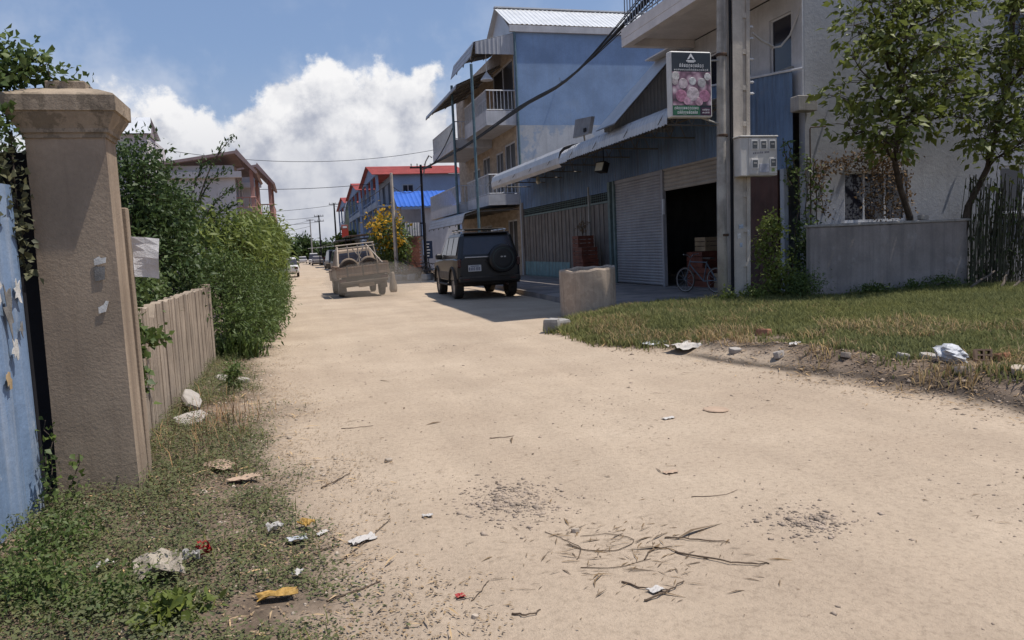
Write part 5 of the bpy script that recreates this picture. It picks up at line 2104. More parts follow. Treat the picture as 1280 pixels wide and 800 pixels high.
mb.build('red_panel', mat('sign_red', (.42, .05, .035), .5, .1, 3, 0), rs)
mb = MB()
mb.bbox(5.5, 6.3, 96, 96.15, 4.58, 5.1, .02)
p_ = mb.build('top_panel', mat('sign_red2', (.33, .09, .07), .5, .1, 3, 0), rs)
mb = MB()
mb.box(5.65, 6.15, 95.99, 95.999, 4.72, 4.95)
mb.build('white_mark', M_wpr, p_)
mb = MB()
mb.tube([(5.9, 96.2, -.05), (5.9, 96.2, 5.0)], .06, 6)
mb.build('post', M_dark, rs)


# poles in the street
def street_pole(label, x, y, h, r, m, arms=2, square=False):
    t = thing('street_pole', label, 'pole', (x, y, 0), group='electric poles down the street')
    mb = MB()
    mb.tube([(x, y, -.1), (x, y, h)], [r, r*.65], 4 if square else 8)
    mb.build('shaft', m, t)
    for k in range(arms):
        z = h-.25-.8*k
        mb = MB()
        mb.box(x-.75, x+.75, y-.14, y-.06, z, z+.1)
        a = mb.build('crossarm', M_dark, t)
        for dx in (-.65, -.25, .25, .65):
            mb = MB()
            mb.lathe([(.03, z+.1), (.05, z+.16), (.03, z+.22), (.05, z+.27), (.02, z+.33)], (x+dx, y-.1, 0), 'z', 6)
            mb.build('insulator', M_conc, a)
    return t


street_pole('slender pale square pole in front of the flowering bush', 5.95, 48, 6.4, .13, M_pole, 0, True)
street_pole('dark leaning pole hung with cables by the blue-roofed house', 8.45, 52, 7.3, .12, M_dark, 1)
street_pole('tall electric pole with a wide crossarm near the red sign', 5.9, 118, 9.2, .16, M_dark, 1)
street_pole('electric pole with two crossarms at the far trees', 3.9, 128, 8.0, .15, M_dark, 2)
street_pole('farthest pale electric pole down the street', 3.4, 175, 9.5, .16, M_conc, 1)

# ------------------------------------------------------------------ left: white house glimpsed over the shrubs
M_wh = mat('white_wall', (.58, .545, .54), .85, .1, .7, .2, streak=.2, streakcol=(.40, .36, .35))
M_pink = mat('pink_trim', (.40, .22, .19), .8, .15, 1, .2)
M_roofp = mat('mauve_roof', (.30, .22, .215), .7, .15, 1, .2)


def left_house(label, x1, y, d, zr, wd=5.5):
    """two-storey house left of the road; x1 = road face"""
    x0 = x1-wd
    t = thing('white_house', label, 'house', ((x0+x1)/2, y, 0), group='white houses behind the left shrubs')
    mb = MB()
    wall(mb, 'y', y, .2, x0, x1, -.1, zr*.89, [(x1-1.9, x1-1.0, zr*.3, zr*.5)])
    mb.build('side_wall', M_wh, t)
    window(t, 'y', y, x1-1.9, x1-1.0, zr*.3, zr*.5, M_pink, M_glass, 1, .05, .06)
    mb = MB()
    hh = [(y+.8, y+2.2, zr*.64, zr*.82), (y+3.4, y+4.8, zr*.64, zr*.82), (y+.8, y+2.4, .1, zr*.36), (y+3.4, y+4.8, .1, zr*.36)]
    wall(mb, 'x', x1-.2, .2, y+.21, y+d, -.1, zr*.89, hh)
    mb.build('front_wall', M_wh, t)
    for h in hh:
        mb = MB()
        mb.box(x1-.14, x1-.08, h[0], h[1], h[2], h[3])
        mb.build('door', mat('door_teal', (.16, .27, .33), .6, .2, 2, 0), t)
    mb = MB()
    mb.prism([(x0-.4, zr*.90), (x1+.15, zr*.985), (x1+.2, zr*1.0), (x1+1.15, zr*.83), (x1+1.05, zr*.82), (x1+.12, zr*.965), (x0-.4, zr*.88)], y-.5, y+d, 'y')
    mb.build('roof', M_roofp, t)
    mb = MB()
    mb.bbox(x0-.2, x1+.35, y-.25, y+.02, zr*.80, zr*.845, .01)
    mb.build('string_course', M_wh, t)
    mb = MB()
    mb.bbox(x1+.005, x1+1.0, y, y+d, zr*.515, zr*.555, .01)
    mb.bbox(x1+.9, x1+1.0, y, y+d, zr*.557, zr*.585, .005)
    b = mb.build('balcony', M_pink, t)
    railing(b, [(x1, y+.05), (x1+.95, y+.05), (x1+.95, y+d)], zr*.59, zr*.66, M_pink, .3, .02)
    for yy in (y+.05, y+d-.3):
        mb = MB()
        mb.bbox(x1+.72, x1+.9, yy, yy+.18, 0, zr*.86, .01)
        mb.build('column', M_pink, t)
    return t


left_house('white two-storey house with mauve roof edge glimpsed above the shrubs', -2.75, 42, 6.0, 7.1, 3.4)
left_house('pink-trimmed white house just beyond the first above the shrubs', -2.1, 49.5, 6.5, 7.25, 3.0)
gb = thing('gabled_roof_house', 'pale house whose white gabled roof tip shows above the tree', 'house', (-7.5, 45, 0))
mb = MB()
mb.box(-9.9, -7.05, 44, 50, -.1, 8.2)
mb.build('wall', M_wh, gb)
mb = MB()
mb.loft([[(-10.2, 43.7, 8.2), (-6.75, 43.7, 8.2)], [(-10.2, 45.2, 9.25), (-6.95, 45.2, 9.25)]], False, False)
mb.loft([[(-10.2, 45.2, 9.25), (-6.95, 45.2, 9.25)], [(-10.2, 46.7, 8.2), (-6.75, 46.7, 8.2)]], False, False)
mb.build('roof', M_zinc, gb)
mb = MB()
mb.prism([(43.9, 8.2), (45.2, 9.18), (46.5, 8.2)], -7.02, -6.98, 'x')
mb.build('gable', mat('gable_mauve', (.3, .25, .26), .8), gb)

# ------------------------------------------------------------------ far vegetation
plant('flowering_bush', 'round bush covered in yellow flowers behind the pale street pole', 'bush', (6.7, 55, 0),
      [(6.4, 55, 2.7, 1.3, 1.2, 1.5, 1400), (7.05, 55.4, 2.0, .75, .9, 1.3, 900), (6.5, 55, 1.1, 1.2, 1.1, .9, 900)], 'mid', .28, .08, per=14, spread=.25, zmin=.05)
P_, D_, T_ = crown_pts([(6.15, 54.6, 3.1, 1.2, 1.2, 1.35, 520), (7.0, 55, 2.2, .8, 1.1, 1.2, 90)], 9, .2, .8)
ob = leaf_mesh('blossom', P_, D_, np.full(len(P_), .24), M_leaf['yellow'], bpy.data.objects['flowering_bush'], wid=.8, off=(6.7, 55, 0), tint=T_)
for i, (x, y, z, r_, lab) in enumerate(((1.6, 190, 3.6, 2.6, 'rounded dark tree at the far end of the street'), (-1.8, 95, 2.4, 1.5, 'dark tree over the left parked cars'), (-3.8, 230, 2.5, 3, 'farthest low tree where the street ends'), (7.5, 215, 3, 4, 'wide tree behind the far stalls'), (-2.6, 65, 2.2, 1.4, 'small dark tree past the white houses'), (6.9, 110, 3.0, 1.2, 'olive shrub standing by the green tarpaulin stall'))):
    plant('street_tree', lab, 'tree', (x, y, 0), [(x, y, z, r_, r_, z*.7, 1100), (x+r_*.5, y+.5, z*.75, r_*.7, r_*.7, z*.5, 600)], ['dark', 'dark', 'dark', 'dark', 'mid', 'light'][i], .35+.0035*y, .12, per=12, spread=.25, zmin=.3, group='trees down the street')
# brushwood heap beside the road
t = thing('brush_heap', 'heap of dry brushwood beside the pale street pole', 'brush heap', (6.4, 45, 0))
mb = MB()
for i in range(140):
    c = Vector((rng.normal(6.5, .9), rng.normal(44.8, 1.0), abs(rng.normal(0, .35))))
    d = Vector((rng.normal(), rng.normal(), rng.normal()*.5)).normalized()*rng.uniform(.4, 1.0)
    mb.tube([c-d, c+Vector(rng.normal(size=3))*.1, c+d], .018, 4)
mb.build('twigs', M_bark2, t, kind='stuff')
for i, (x, y) in enumerate(((5.4, 42), (5.9, 41), (6.6, 40.6), (6.2, 43))):
    slab('rubble_stone', (x, y, .12), .4, .35, .3, (.1, .1, i), M_conc, ['grey rubble stone at the road end of the heap', 'rubble stone next to the road-end one', 'rubble stone lying closest to the black car', 'rubble stone under the dry brushwood'][i], 'stone', 'rubble stones by the brush heap', seed=40+i, nseg=8)
# ------------------------------------------------------------------ vehicles
M_black = mat('black_paint', (.006, .007, .009), .3, .2, 2, 0, spec=.5, dust=.05, fine=0)
M_plast = mat('black_plastic', (.014, .014, .014), .7, .2, 6, .1, dust=.15)
M_lampr = mat('tail_lamp', (.05, .006, .006), .25, .1, 5, 0, spec=.6)
M_lampc = mat('clear_lamp', (.45, .42, .40), .2, .1, 5, 0, spec=.6)
M_silver = mat('silver_trim', (.45, .45, .46), .3, .1, 5, 0, metal=.6)
M_hub = mat('alloy_wheel', (.28, .27, .26), .45, .2, 6, 0, metal=.4, dust=.35)


def vwheel(parent, x, y, r, w, name='wheel'):
    """tyre with rounded shoulders, dished rim with spokes; axis along x"""
    mb = MB()
    s = 1 if x > 0 else -1
    prof = [(r*.62, -w*.42), (r*.80, -w*.5), (r*.95, -w*.46), (r, -w*.33), (r, w*.33), (r*.95, w*.46), (r*.80, w*.5), (r*.62, w*.42)]
    mb.lathe(prof, (x, y, r), 'x', 26, True)
    o = mb.build(name, M_blackr, parent, local=True, smooth=False)
    mb = MB()
    mb.lathe([(r*.62, s*w*.40), (r*.60, s*w*.30), (r*.2, s*w*.26), (r*.16, s*w*.38), (.01, s*w*.38)], (x, y, r), 'x', 20)
    rim = mb.build('rim', M_hub, o, local=True)
    return o


def box_r(nm, m, parent, *a, b=.02):
    mb = MB()
    mb.bbox(*a, b)
    return mb.build(nm, m, parent, local=True)


# --- black off-roader, rear at y=0, nose at y=4.7
suv = thing('off_road_car', 'black off-road car with a covered spare wheel on its tail, parked by the shop', 'car', (5.62, 22.75, 0.0), R(-1.0))


def sec(hw, z0, z1, y, k=.08):
    return [(-hw+k, y, z0), (hw-k, y, z0), (hw, y, z0+k), (hw, y, z1-k), (hw-k*1.2, y, z1), (-hw+k*1.2, y, z1), (-hw, y, z1-k), (-hw, y, z0+k)]


mb = MB()
mb.loft([sec(.84, .62, 1.16, -.02), sec(.92, .52, 1.2, .06), sec(.94, .48, 1.22, .6), sec(.94, .46, 1.2, 2.0), sec(.94, .46, 1.17, 3.1), sec(.93, .48, 1.12, 4.0), sec(.88, .52, 1.05, 4.5), sec(.78, .58, .95, 4.68)])
body = mb.build('body', M_black, suv, local=True)
mb = MB()


def ringz(z, hw, y0, y1, k=.09):
    return [(-hw+k, y0, z), (hw-k, y0, z), (hw, y0+k, z), (hw, y1-k, z), (hw-k, y1, z), (-hw+k, y1, z), (-hw, y1-k, z), (-hw, y0+k, z)]


mb.loft([ringz(1.17, .90, .0, 3.35), ringz(1.24, .89, .02, 3.2), ringz(1.80, .76, .20, 2.35), ringz(1.88, .70, .30, 2.2), ringz(1.90, .60, .45, 2.05)])
mb.build('cabin', M_black, suv, local=True)
mb = MB()
mb.loft([[(-.74, .045, 1.27), (.74, .045, 1.27), (.66, .185, 1.755), (-.66, .185, 1.755)], [(-.74, .03, 1.27), (.74, .03, 1.27), (.66, .17, 1.755), (-.66, .17, 1.755)]])
mb.build('rear_window', M_glass, suv, local=True)
for s in (-1, 1):
    for (ya, yb) in ((.28, 1.0), (1.07, 1.85), (1.92, 2.75)):
        mb = MB()
        yt = min(yb, 2.25) if yb > 2.3 else yb
        x0, x1 = s*.895, s*.768
        q = [(x0+s*.002, ya, 1.27), (x0+s*.002, yb, 1.27), (x1+s*.004, yt, 1.78), (x1+s*.004, ya+.05, 1.78)]
        mb.loft([q, [(a+s*.008, b, c) for a, b, c in q]])
        mb.build('side_window', M_glass, suv, local=True)
    vwheel(suv, s*.80, .80, .39, .27)
    vwheel(suv, s*.80, 3.55, .39, .27)
    for yc in (.80, 3.55):
        mb = MB()
        rr2 = []
        for i in range(13):
            a = PI*i/12
            rr2.append([(s*(.90+dx), yc+(.46+dr)*math.cos(a), .42+(.46+dr)*math.sin(a)) for dx, dr in ((0, 0), (.075, 0), (.075, .06), (.0, .09))])
        mb.loft(rr2)
        mb.build('wheel_arch', M_plast, suv, local=True)
    box_r('tail_lamp', M_lampr, suv, s*.865-.055, s*.865+.055, -.035, .05, .92, 1.16)
    box_r('bumper_lamp', M_lampr, suv, s*.68-.1, s*.68+.1, -.125, -.09, .55, .61)
    box_r('side_step', M_plast, suv, s*.93-.08, s*.93+.08, 1.35, 3.0, .38, .44)
    box_r('side_cladding', mat('dusty_cladding', (.06, .052, .046), .6, .5, 7, .4, dust=.3), suv, s*.945-.012, s*.945+.012, 1.3, 3.05, .56, .78, b=.008)
    mb = MB()
    mb.bbox(s*1.02-.10, s*1.02+.10, 2.55, 2.68, 1.15, 1.32, .03)
    mb.build('mirror', M_black, suv, local=True)
    mb = MB()
    mb.tube([(s*.62, .35, 1.97), (s*.62, 2.1, 1.97)], .025, 6)
    for yy in (.5, 1.2, 1.9):
        mb.tube([(s*.62, yy, 1.86), (s*.62, yy, 1.97)], .02, 5)
    mb.build('roof_rail', M_silver, suv, local=True)
for yy in (.7, 1.3, 1.9):
    box_r('roof_bar', M_plast, suv, -.68, .68, yy-.03, yy+.03, 1.985, 2.02, b=.008)
box_r('rear_bumper', M_plast, suv, -.90, .90, -.12, .06, .48, .66, b=.04)
box_r('rear_spoiler', M_black, suv, -.66, .66, .10, .34, 1.86, 1.905, b=.015)
mb = MB()
mb.lathe([(.02, -.30), (.22, -.30), (.36, -.285), (.40, -.25), (.41, -.18), (.39, -.06), (.02, -.05)], (.36, 0, 1.14), 'y', 28)
sw = mb.build('spare_wheel_cover', mat('cover_vinyl', (.008, .008, .009), .45, .1, 5, 0, spec=.5), suv, local=True)
mb = MB()
mb.lathe([(.283, -.302), (.295, -.306), (.307, -.302), (.295, -.298)], (.36, 0, 1.14), 'y', 28, True)
mb.build('cover_ring', mat('ring_grey', (.05, .065, .06), .5), sw, local=True)
mb = MB()
mb.box(.285, .345, -.309, -.303, 1.17, 1.205)
mb.box(.375, .435, -.309, -.303, 1.17, 1.205)
mb.build('cover_badge', M_silver, sw, local=True)
pl = box_r('number_plate', mat('plate_white', (.60, .60, .60), .5, .1, 4, 0), suv, -.62, -.24, -.055, -.03, .80, .98, b=.006)
mb = MB()
for i, (x, w) in enumerate(((-.60, .05), (-.535, .055), (-.47, .05), (-.40, .03), (-.36, .035), (-.315, .04))):
    mb.box(x, x+w*.35, -.058, -.0555, .83, .91)
    mb.box(x+w*.55, x+w*.8, -.058, -.0555, .83, .91)
    mb.box(x+w*.2, x+w*.7, -.058, -.0555, .905, .92)
mb.box(-.55, -.31, -.058, -.0555, .94, .958)
mb.build('plate_characters', mat('plate_ink', (.05, .06, .12), .6, .1, 4, 0), pl, local=True)
box_r('tailgate_trim', M_silver, suv, -.70, .0, -.03, -.018, 1.185, 1.215, b=.004)
box_r('tailgate_handle', M_plast, suv, -.12, .0, -.035, -.016, 1.04, 1.08, b=.006)
mb = MB()
mb.tube([(-.70, .8, .39), (.70, .8, .39)], .05, 8)
mb.lathe([(.02, -.12), (.11, -.06), (.11, .06), (.02, .12)], (.1, .8, .36), 'y', 10)
mb.build('rear_axle', M_plast, suv, local=True)
mb = MB()
mb.tube([(.45, .9, .45), (.5, .3, .42), (.52, -.08, .40)], .035, 8)
mb.build('exhaust', M_rust, suv, local=True)
box_r('under_tray', M_plast, suv, -.7, .7, .1, 4.3, .40, .50)

suv.scale = (1.06, 1.06, 1.07)
# --- dusty pickup driving away
M_dusty = mat('dusty_paint', (.27, .205, .155), .85, .2, 2, .2, dust=.5)
M_dusty2 = mat('dusty_wood', (.20, .125, .085), .9, .35, 3, .3, dust=.3, stretch=(4, 1, 1))
M_dustyd = mat('dusty_chassis', (.055, .046, .038), .9, .3, 4, .2, dust=.3)
pk = thing('pickup_truck', 'dust-covered old pickup truck with a bar cage driving away', 'pickup truck', (2.28, 28.0, 0.0), R(1.5))
BODY_ROLL = R(-4.0)
_rot = Matrix.Translation((0, 0, .6)) @ Matrix.Rotation(BODY_ROLL, 4, 'Y') @ Matrix.Translation((0, 0, -.6))


def pbuild(mb, nm, m, parent=None, rolled=True):
    if rolled:
        mb.v = [tuple(_rot @ Vector(v)) for v in mb.v]
    return mb.build(nm, m, parent or pk, local=True)


def pbox(nm, m, *a, b=.015, parent=None, rolled=True):
    mb = MB()
    mb.bbox(*a, b)
    return pbuild(mb, nm, m, parent, rolled)


for s in (-1, 1):
    vwheel(pk, s*.74, .95, .36, .22)
    vwheel(pk, s*.74, 3.75, .36, .22)
    pbox('bed_side', M_dusty, s*.90-.035, s*.90+.035, .04, 2.2, .72, 1.14)
    pbox('bed_rail', M_dusty2, s*.90-.05, s*.90+.05, .02, 2.2, 1.141, 1.18)
    pbox('tail_lamp', M_lampr, s*.74-.13, s*.74+.13, -.05, -.005, .60, .70, b=.01)
    pbox('front_wing', M_dusty, s*.80-.10, s*.80+.10, 3.3, 4.6, .55, 1.0)
    pbox('mudflap', M_dustyd, s*.74-.13, s*.74+.13, .50, .52, .22, .60, b=.004)
    mb = MB()
    mb.bbox(s*.98-.09, s*.98+.09, 3.1, 3.16, 1.1, 1.3, .02)
    pbuild(mb, 'mirror', M_dustyd)
tg = pbox('tailgate', M_dusty2, -.93, .93, -.03, .02, .78, 1.10)
pbox('tailgate_plank', M_dusty2, -.95, .95, -.06, -.032, 1.06, 1.13, parent=tg)
pbox('tailgate_plank', M_dusty2, -.95, .95, -.06, -.032, .78, .87, parent=tg)
for x in (-.55, 0, .52):
    pbox('tailgate_strap', M_dustyd, x-.03, x+.03, -.07, -.061, .76, 1.15, parent=tg, b=.004)
pbox('bed_floor', M_dustyd, -.86, .86, .03, 2.2, .66, .72)
pbox('bumper', M_dustyd, -.85, .85, -.12, -.065, .50, .60)
pbox('rear_valance', M_dustyd, -.78, .78, .03, .07, .40, .775)
pbox('chassis', M_dustyd, -.45, .45, .1, 4.4, .45, .62)
pbox('spare_tank', M_dusty, -.2, .35, .0, .35, .36, .62)
# cab
mb = MB()
mb.loft([ringz(.60, .80, 2.25, 4.0), ringz(1.15, .80, 2.25, 3.75), ringz(1.2, .79, 2.27, 3.6), ringz(1.70, .68, 2.42, 3.1), ringz(1.76, .60, 2.52, 3.0)])
cab = pbuild(mb, 'cab', M_dusty)
mb = MB()
mb.loft([[(-.62, 2.29, 1.25), (.62, 2.29, 1.25), (.56, 2.405, 1.62), (-.56, 2.405, 1.62)], [(-.62, 2.275, 1.25), (.62, 2.275, 1.25), (.56, 2.39, 1.62), (-.56, 2.39, 1.62)]])
pbuild(mb, 'rear_window', M_glass, cab)
mb = MB()
mb.loft([sec(.78, .58, 1.0, 3.7), sec(.78, .58, 1.05, 4.0), sec(.74, .55, 1.0, 4.65)])
pbuild(mb, 'bonnet', M_dusty)
# cage of bars behind the cab
M_bar = mat('cage_bar', (.42, .36, .30), .7, .2, 4, .1, dust=.4)
for x in (-.78, -.28, .10, .42, .78):
    mb = MB()
    xt = x*.86 if abs(x) > .5 else x
    mb.tube([(x, 1.75, 1.12), (xt, 1.75, 1.92)], .028, 6)
    pbuild(mb, 'cage_upright', M_bar)
for z, hw in ((1.92, .72), (1.80, .73)):
    mb = MB()
    mb.tube([(-hw, 1.75, z), (hw, 1.75, z)], .03, 6)
    pbuild(mb, 'cage_rail', M_bar)
for a, b in (((.42, 1.70, 1.86), (.75, .15, 1.15)), ((-.1, 1.75, 1.75), (.25, 1.75, 1.25)), ((.30, 1.75, 1.75), (0, 1.75, 1.25)), ((-.66, 1.7, 1.86), (-.82, .3, 1.15))):
    mb = MB()
    mb.tube([a, b], .022, 6)
    pbuild(mb, 'cage_stay', M_bar)
# two spare wheels standing in the bed
for x, y, lab in ((-.42, .75, 'dusty loose wheel standing upright in the pickup bed, on the tail-lamp corner side'), (.30, .9, 'dusty loose wheel standing next to the cage stay in the bed')):
    pass
for i, (x, y) in enumerate(((-.46, .55), (.28, .75))):
    mb = MB()
    mb.lathe([(.20, -.09), (.30, -.1), (.34, -.07), (.345, 0), (.34, .07), (.30, .1), (.20, .09)], (0, 0, 0), 'y', 26, True)
    w = mb.build('loose_wheel', mat('dusty_tyre', (.09, .072, .058), .95, .3, 5, .2, dust=.6), None, ['dusty tyre standing in the pickup bed by its left side', 'dusty tyre standing in the pickup bed by the slanting stay'][i], 'tyre', 'tyres standing in the pickup bed', local=True, loc=(2.28+x, 28.0+y, 1.09-.07*x*-1), rot=(R(6), R(-4), R(1.5)))
    mb = MB()
    mb.lathe([(.20, .05), (.17, .02), (.08, .0), (.06, -.05), (.01, -.05)], (0, 0, 0), 'y', 18)
    mb.build('rim', M_dusty, w, local=True)
# sack tied to the tail
mb = MB()
prof = []
for i in range(9):
    t = i/8
    z = .10+.74*t
    r_ = (.15-.10*t)*(.6+.4*math.sin(min(1, t*4+.2)*PI/2))
    prof.append([(1.03+r_*(1+.18*math.sin(4*a+i*.5))*math.cos(a), .02+r_*.7*math.sin(a), z) for a in np.linspace(0, 2*PI, 14, endpoint=False)])
mb.loft(prof)
sk = mb.build('hanging_sack', mat('sack_cloth', (.28, .225, .175), .95, .2, 6, .4), None, 'grey-brown sack hanging off the rear corner of the pickup', 'sack', local=True, loc=(2.28, 28.0, .0), smooth=True)

# --- small parked vehicles far down the street


def far_car(label, x, y, rz, col, l=4.3, w=1.75, h=1.5, grp='cars parked far down the street'):
    t = thing('parked_car', label, 'car', (x, y, 0), rz, grp)
    m = mat('car_paint_%d' % int(col[0]*999+col[2]*77), col, .3, .1, 2, 0, spec=.6, dust=.25, fine=0)
    mb = MB()
    hw = w/2
    mb.loft([sec(hw*.88, .45, .82, -l/2), sec(hw, .32, .92, -l/2+.15), sec(hw, .28, .95, -.4), sec(hw, .28, .93, .9), sec(hw*.97, .3, .82, l/2-.3), sec(hw*.85, .4, .7, l/2)])
    mb.build('body', m, t, local=True)
    mb = MB()
    mb.loft([ringz(.9, hw*.94, -l/2+.3, 1.2), ringz(h-.06, hw*.76, -l/2+.85, .45), ringz(h, hw*.65, -l/2+1.0, .3)])
    mb.build('cabin', m, t, local=True)
    mb = MB()
    mb.loft([ringz(.96, hw*.945, -l/2+.31, 1.17), ringz(h-.14, hw*.79, -l/2+.76, .58)], True, False)
    mb.build('glazing', M_glass, t, local=True)
    for sx in (-1, 1):
        for yy in (-l*.3, l*.3):
            vwheel(t, sx*(hw-.09), yy, .31, .19)
        box_r('tail_lamp', M_lampr, t, sx*hw*.78-.12, sx*hw*.78+.12, -l/2-.01, -l/2+.05, .62, .78, b=.01)
    return t


far_car('white car parked at the left road edge by the shrubs', -.75, 62, 0, (.6, .6, .6))
far_car('dark car parked past the white one at the left edge', -1.0, 74, 0, (.03, .03, .035))
far_car('silver car stopped at the far end of the road', 1.2, 165, 0, (.45, .45, .46))
far_car('dark van parked beside the grey stall', 4.1, 90, .1, (.035, .035, .04), 4.4, 1.8, 2.1)
far_car('dark jeep parked before the brown-roofed stall', 3.9, 72, .05, (.05, .045, .045), 4.2, 1.8, 1.95)
far_car('grey car parked by the white-canopied stall', 3.2, 128, 0, (.2, .2, .21))
far_car('white van parked at the far stalls', 3.0, 145, 0, (.55, .55, .55), 4.6, 1.8, 2.0)


def motorbike(label, x, y, rz):
    t = thing('motorbike', label, 'motorbike', (x, y, 0), rz, 'motorbikes parked along the street')
    for yy in (-.6, .6):
        mb = MB()
        mb.lathe([(.2, -.04), (.28, -.05), (.3, 0), (.28, .05), (.2, .04)], (0, yy, .3), 'x', 18, True)
        w = mb.build('wheel', M_blackr, t, local=True)
        mb = MB()
        mb.lathe([(.2, -.01), (.2, .01), (.02, .02), (.02, -.02)], (0, yy, .3), 'x', 14, True)
        mb.build('rim', M_hub, w, local=True)
    mb = MB()
    mb.loft([sec(.10, .45, .75, -.75, .03), sec(.14, .4, .82, -.3, .03), sec(.12, .35, .6, .15, .03), sec(.14, .4, .9, .45, .03)])
    mb.build('body', M_red, t, local=True)
    box_r('seat', M_blackr, t, -.13, .13, -.7, .1, .80, .90, b=.03)
    mb = MB()
    mb.tube([(0, .6, .3), (0, .42, 1.0)], .03, 6)
    mb.tube([(-.33, .35, 1.05), (0, .42, 1.0), (.33, .35, 1.05)], .02, 6)
    mb.build('fork_and_handlebar', M_chrome, t, local=True)
    return t


motorbike('motorbike parked before the brown-roofed stall', 4.2, 63, .3)
motorbike('motorbike parked between the brown and grey stalls', 3.9, 79, -.2)
motorbike('motorbike standing before the green tarpaulin stall', 3.7, 101, .2)

# ------------------------------------------------------------------ dust behind the pickup
dm = bpy.data.materials.new('road_dust')
dm.use_nodes = True
N, L = dm.node_tree.nodes, dm.node_tree.links
N.clear()
o_ = N.new('ShaderNodeOutputMaterial')
v = N.new('ShaderNodeVolumePrincipled')
v.inputs['Color'].default_value = (.80, .68, .55, 1)
v.inputs['Anisotropy'].default_value = .2
v.inputs['Density'].default_value = .13
L.new(v.outputs[0], o_.inputs['Volume'])
mb = MB()
prof = [(.05, -1.0), (.45, -.85), (.8, -.5), (.98, 0), (.85, .5), (.5, .85), (.05, 1.0)]
mb.lathe(prof, (0, 0, 0), 'z', 18)
mb.v = [(2.6+a*1.9, 27.0+b*2.1, .60+c*.68) for a, b, c in mb.v]
mb.build('dust_cloud', dm, label='thin tan dust hanging round the tail of the pickup', cat='dust', kind='stuff')
# ------------------------------------------------------------------ plants on the vacant lot
M_leafy = mat('lot_tree_leaf', (.10, .13, .036), .5, 0, 1.5, 0, tint=.8, trans=.36, fine=0, spec=.4)


def branch_tree(name, label, base, trunk, limbs, leafsize, per, bark, leaf, spread, droop=.3, dens=1.0):
    """open tree: trunk polyline, limbs as polylines; leaves in tufts along outer halves of limbs and side twigs"""
    t = thing(name, label, 'tree', base)
    mb = MB()
    n = len(trunk)
    mb.tube(trunk, [.085-.05*i/(n-1) for i in range(n)], 8)
    P, D, T = [], [], []
    for li, (i0, end) in enumerate(limbs):
        r_ = random.Random(li*13+5)
        p0 = Vector(trunk[i0])
        p1 = Vector(end)
        pts = [p0]
        for i in range(1, 6):
            q = p0.lerp(p1, i/5)+Vector((r_.uniform(-.1, .1), r_.uniform(-.1, .1), r_.uniform(-.05, .12)+.12*math.sin(PI*i/5)))
            pts.append(q)
        mb.tube(pts, [.03, .026, .021, .016, .012, .006], 6)
        for i in range(2, 6):
            for k in range(int(5*dens)):
                e = pts[i]+Vector((r_.gauss(0, 1), r_.gauss(0, .8), r_.gauss(.15, .7)))*.30
                mb.tube([pts[i], pts[i].lerp(e, .5)+Vector((0, 0, .03)), e], [.008, .006, .003], 4)
                tone = r_.random()
                for j in range(per):
                    P.append(tuple(e+Vector((r_.gauss(0, 1), r_.gauss(0, 1), r_.gauss(0, .8)))*spread))
                    d = (e-pts[i]).normalized()
                    D.append((d.x+r_.gauss(0, .7), d.y+r_.gauss(0, .7), d.z+r_.gauss(0, .5)))
                    T.append(.6*tone+.4*r_.random())
    mb.build('trunk', bark, t)
    leaf_mesh('crown', np.array(P), np.array(D), np.full(len(P), leafsize), leaf, t, wid=.5, tint=np.array(T), droop=droop, off=base, up_bias=.5)
    return t


branch_tree('lot_tree', 'leafy young tree growing in front of the grey house window', (13.15, 14.2, 0.1),
            [(13.3, 14.2, 0), (13.22, 14.15, 1.0), (13.1, 14.1, 1.8), (12.65, 13.9, 2.45), (12.25, 13.6, 2.95), (12.15, 13.4, 3.7), (12.1, 13.3, 4.6), (12.15, 13.2, 5.4)],
            [(4, (10.5, 12.9, 3.55)), (4, (11.0, 12.6, 3.35)), (5, (10.4, 13.0, 4.15)), (5, (10.5, 12.7, 4.75)), (5, (13.3, 13.0, 4.1)), (5, (13.6, 12.7, 3.6)), (6, (10.6, 12.9, 5.45)), (6, (11.3, 12.7, 5.9)), (6, (11.0, 13.2, 6.3)),
             (6, (13.2, 12.9, 5.2)), (6, (13.7, 13.1, 4.7)), (7, (12.2, 12.9, 6.4)), (7, (13.1, 13.0, 6.3)), (7, (11.6, 13.2, 6.8)), (5, (11.5, 12.4, 4.3)), (6, (12.2, 12.3, 5.0)), (4, (12.0, 12.5, 3.7)), (7, (13.5, 13.1, 5.9)), (6, (11.4, 12.5, 5.2)), (7, (12.9, 13.4, 6.9)), (5, (12.6, 12.5, 4.3))],
            .185, 9, M_bark, M_leafy, .13, dens=1.0)
branch_tree('lot_tree', 'second leafy tree beside the far window of the grey house', (14.75, 13.9, 0.1),
            [(14.2, 13.9, 0), (14.25, 13.85, 1.0), (14.4, 13.8, 2.0), (14.7, 13.6, 2.8), (14.8, 13.5, 3.6), (14.9, 13.3, 4.5), (15.0, 13.3, 5.6)],
            [(3, (13.9, 12.9, 3.4)), (3, (15.6, 13.0, 3.3)), (4, (14.2, 12.8, 4.2)), (4, (15.8, 12.9, 4.1)), (5, (14.1, 12.9, 5.1)), (5, (15.6, 12.9, 5.2)), (6, (14.4, 12.9, 6.3)), (6, (15.5, 13.1, 6.4)), (5, (14.9, 12.4, 4.6)), (4, (15.0, 12.5, 3.6)), (3, (14.6, 12.6, 3.1)), (6, (15.0, 13.0, 6.9)), (5, (14.4, 12.6, 5.6))],
            .185, 9, M_bark, M_leafy, .14, dens=1.0)
mb = MB()
for i in range(4):
    pass
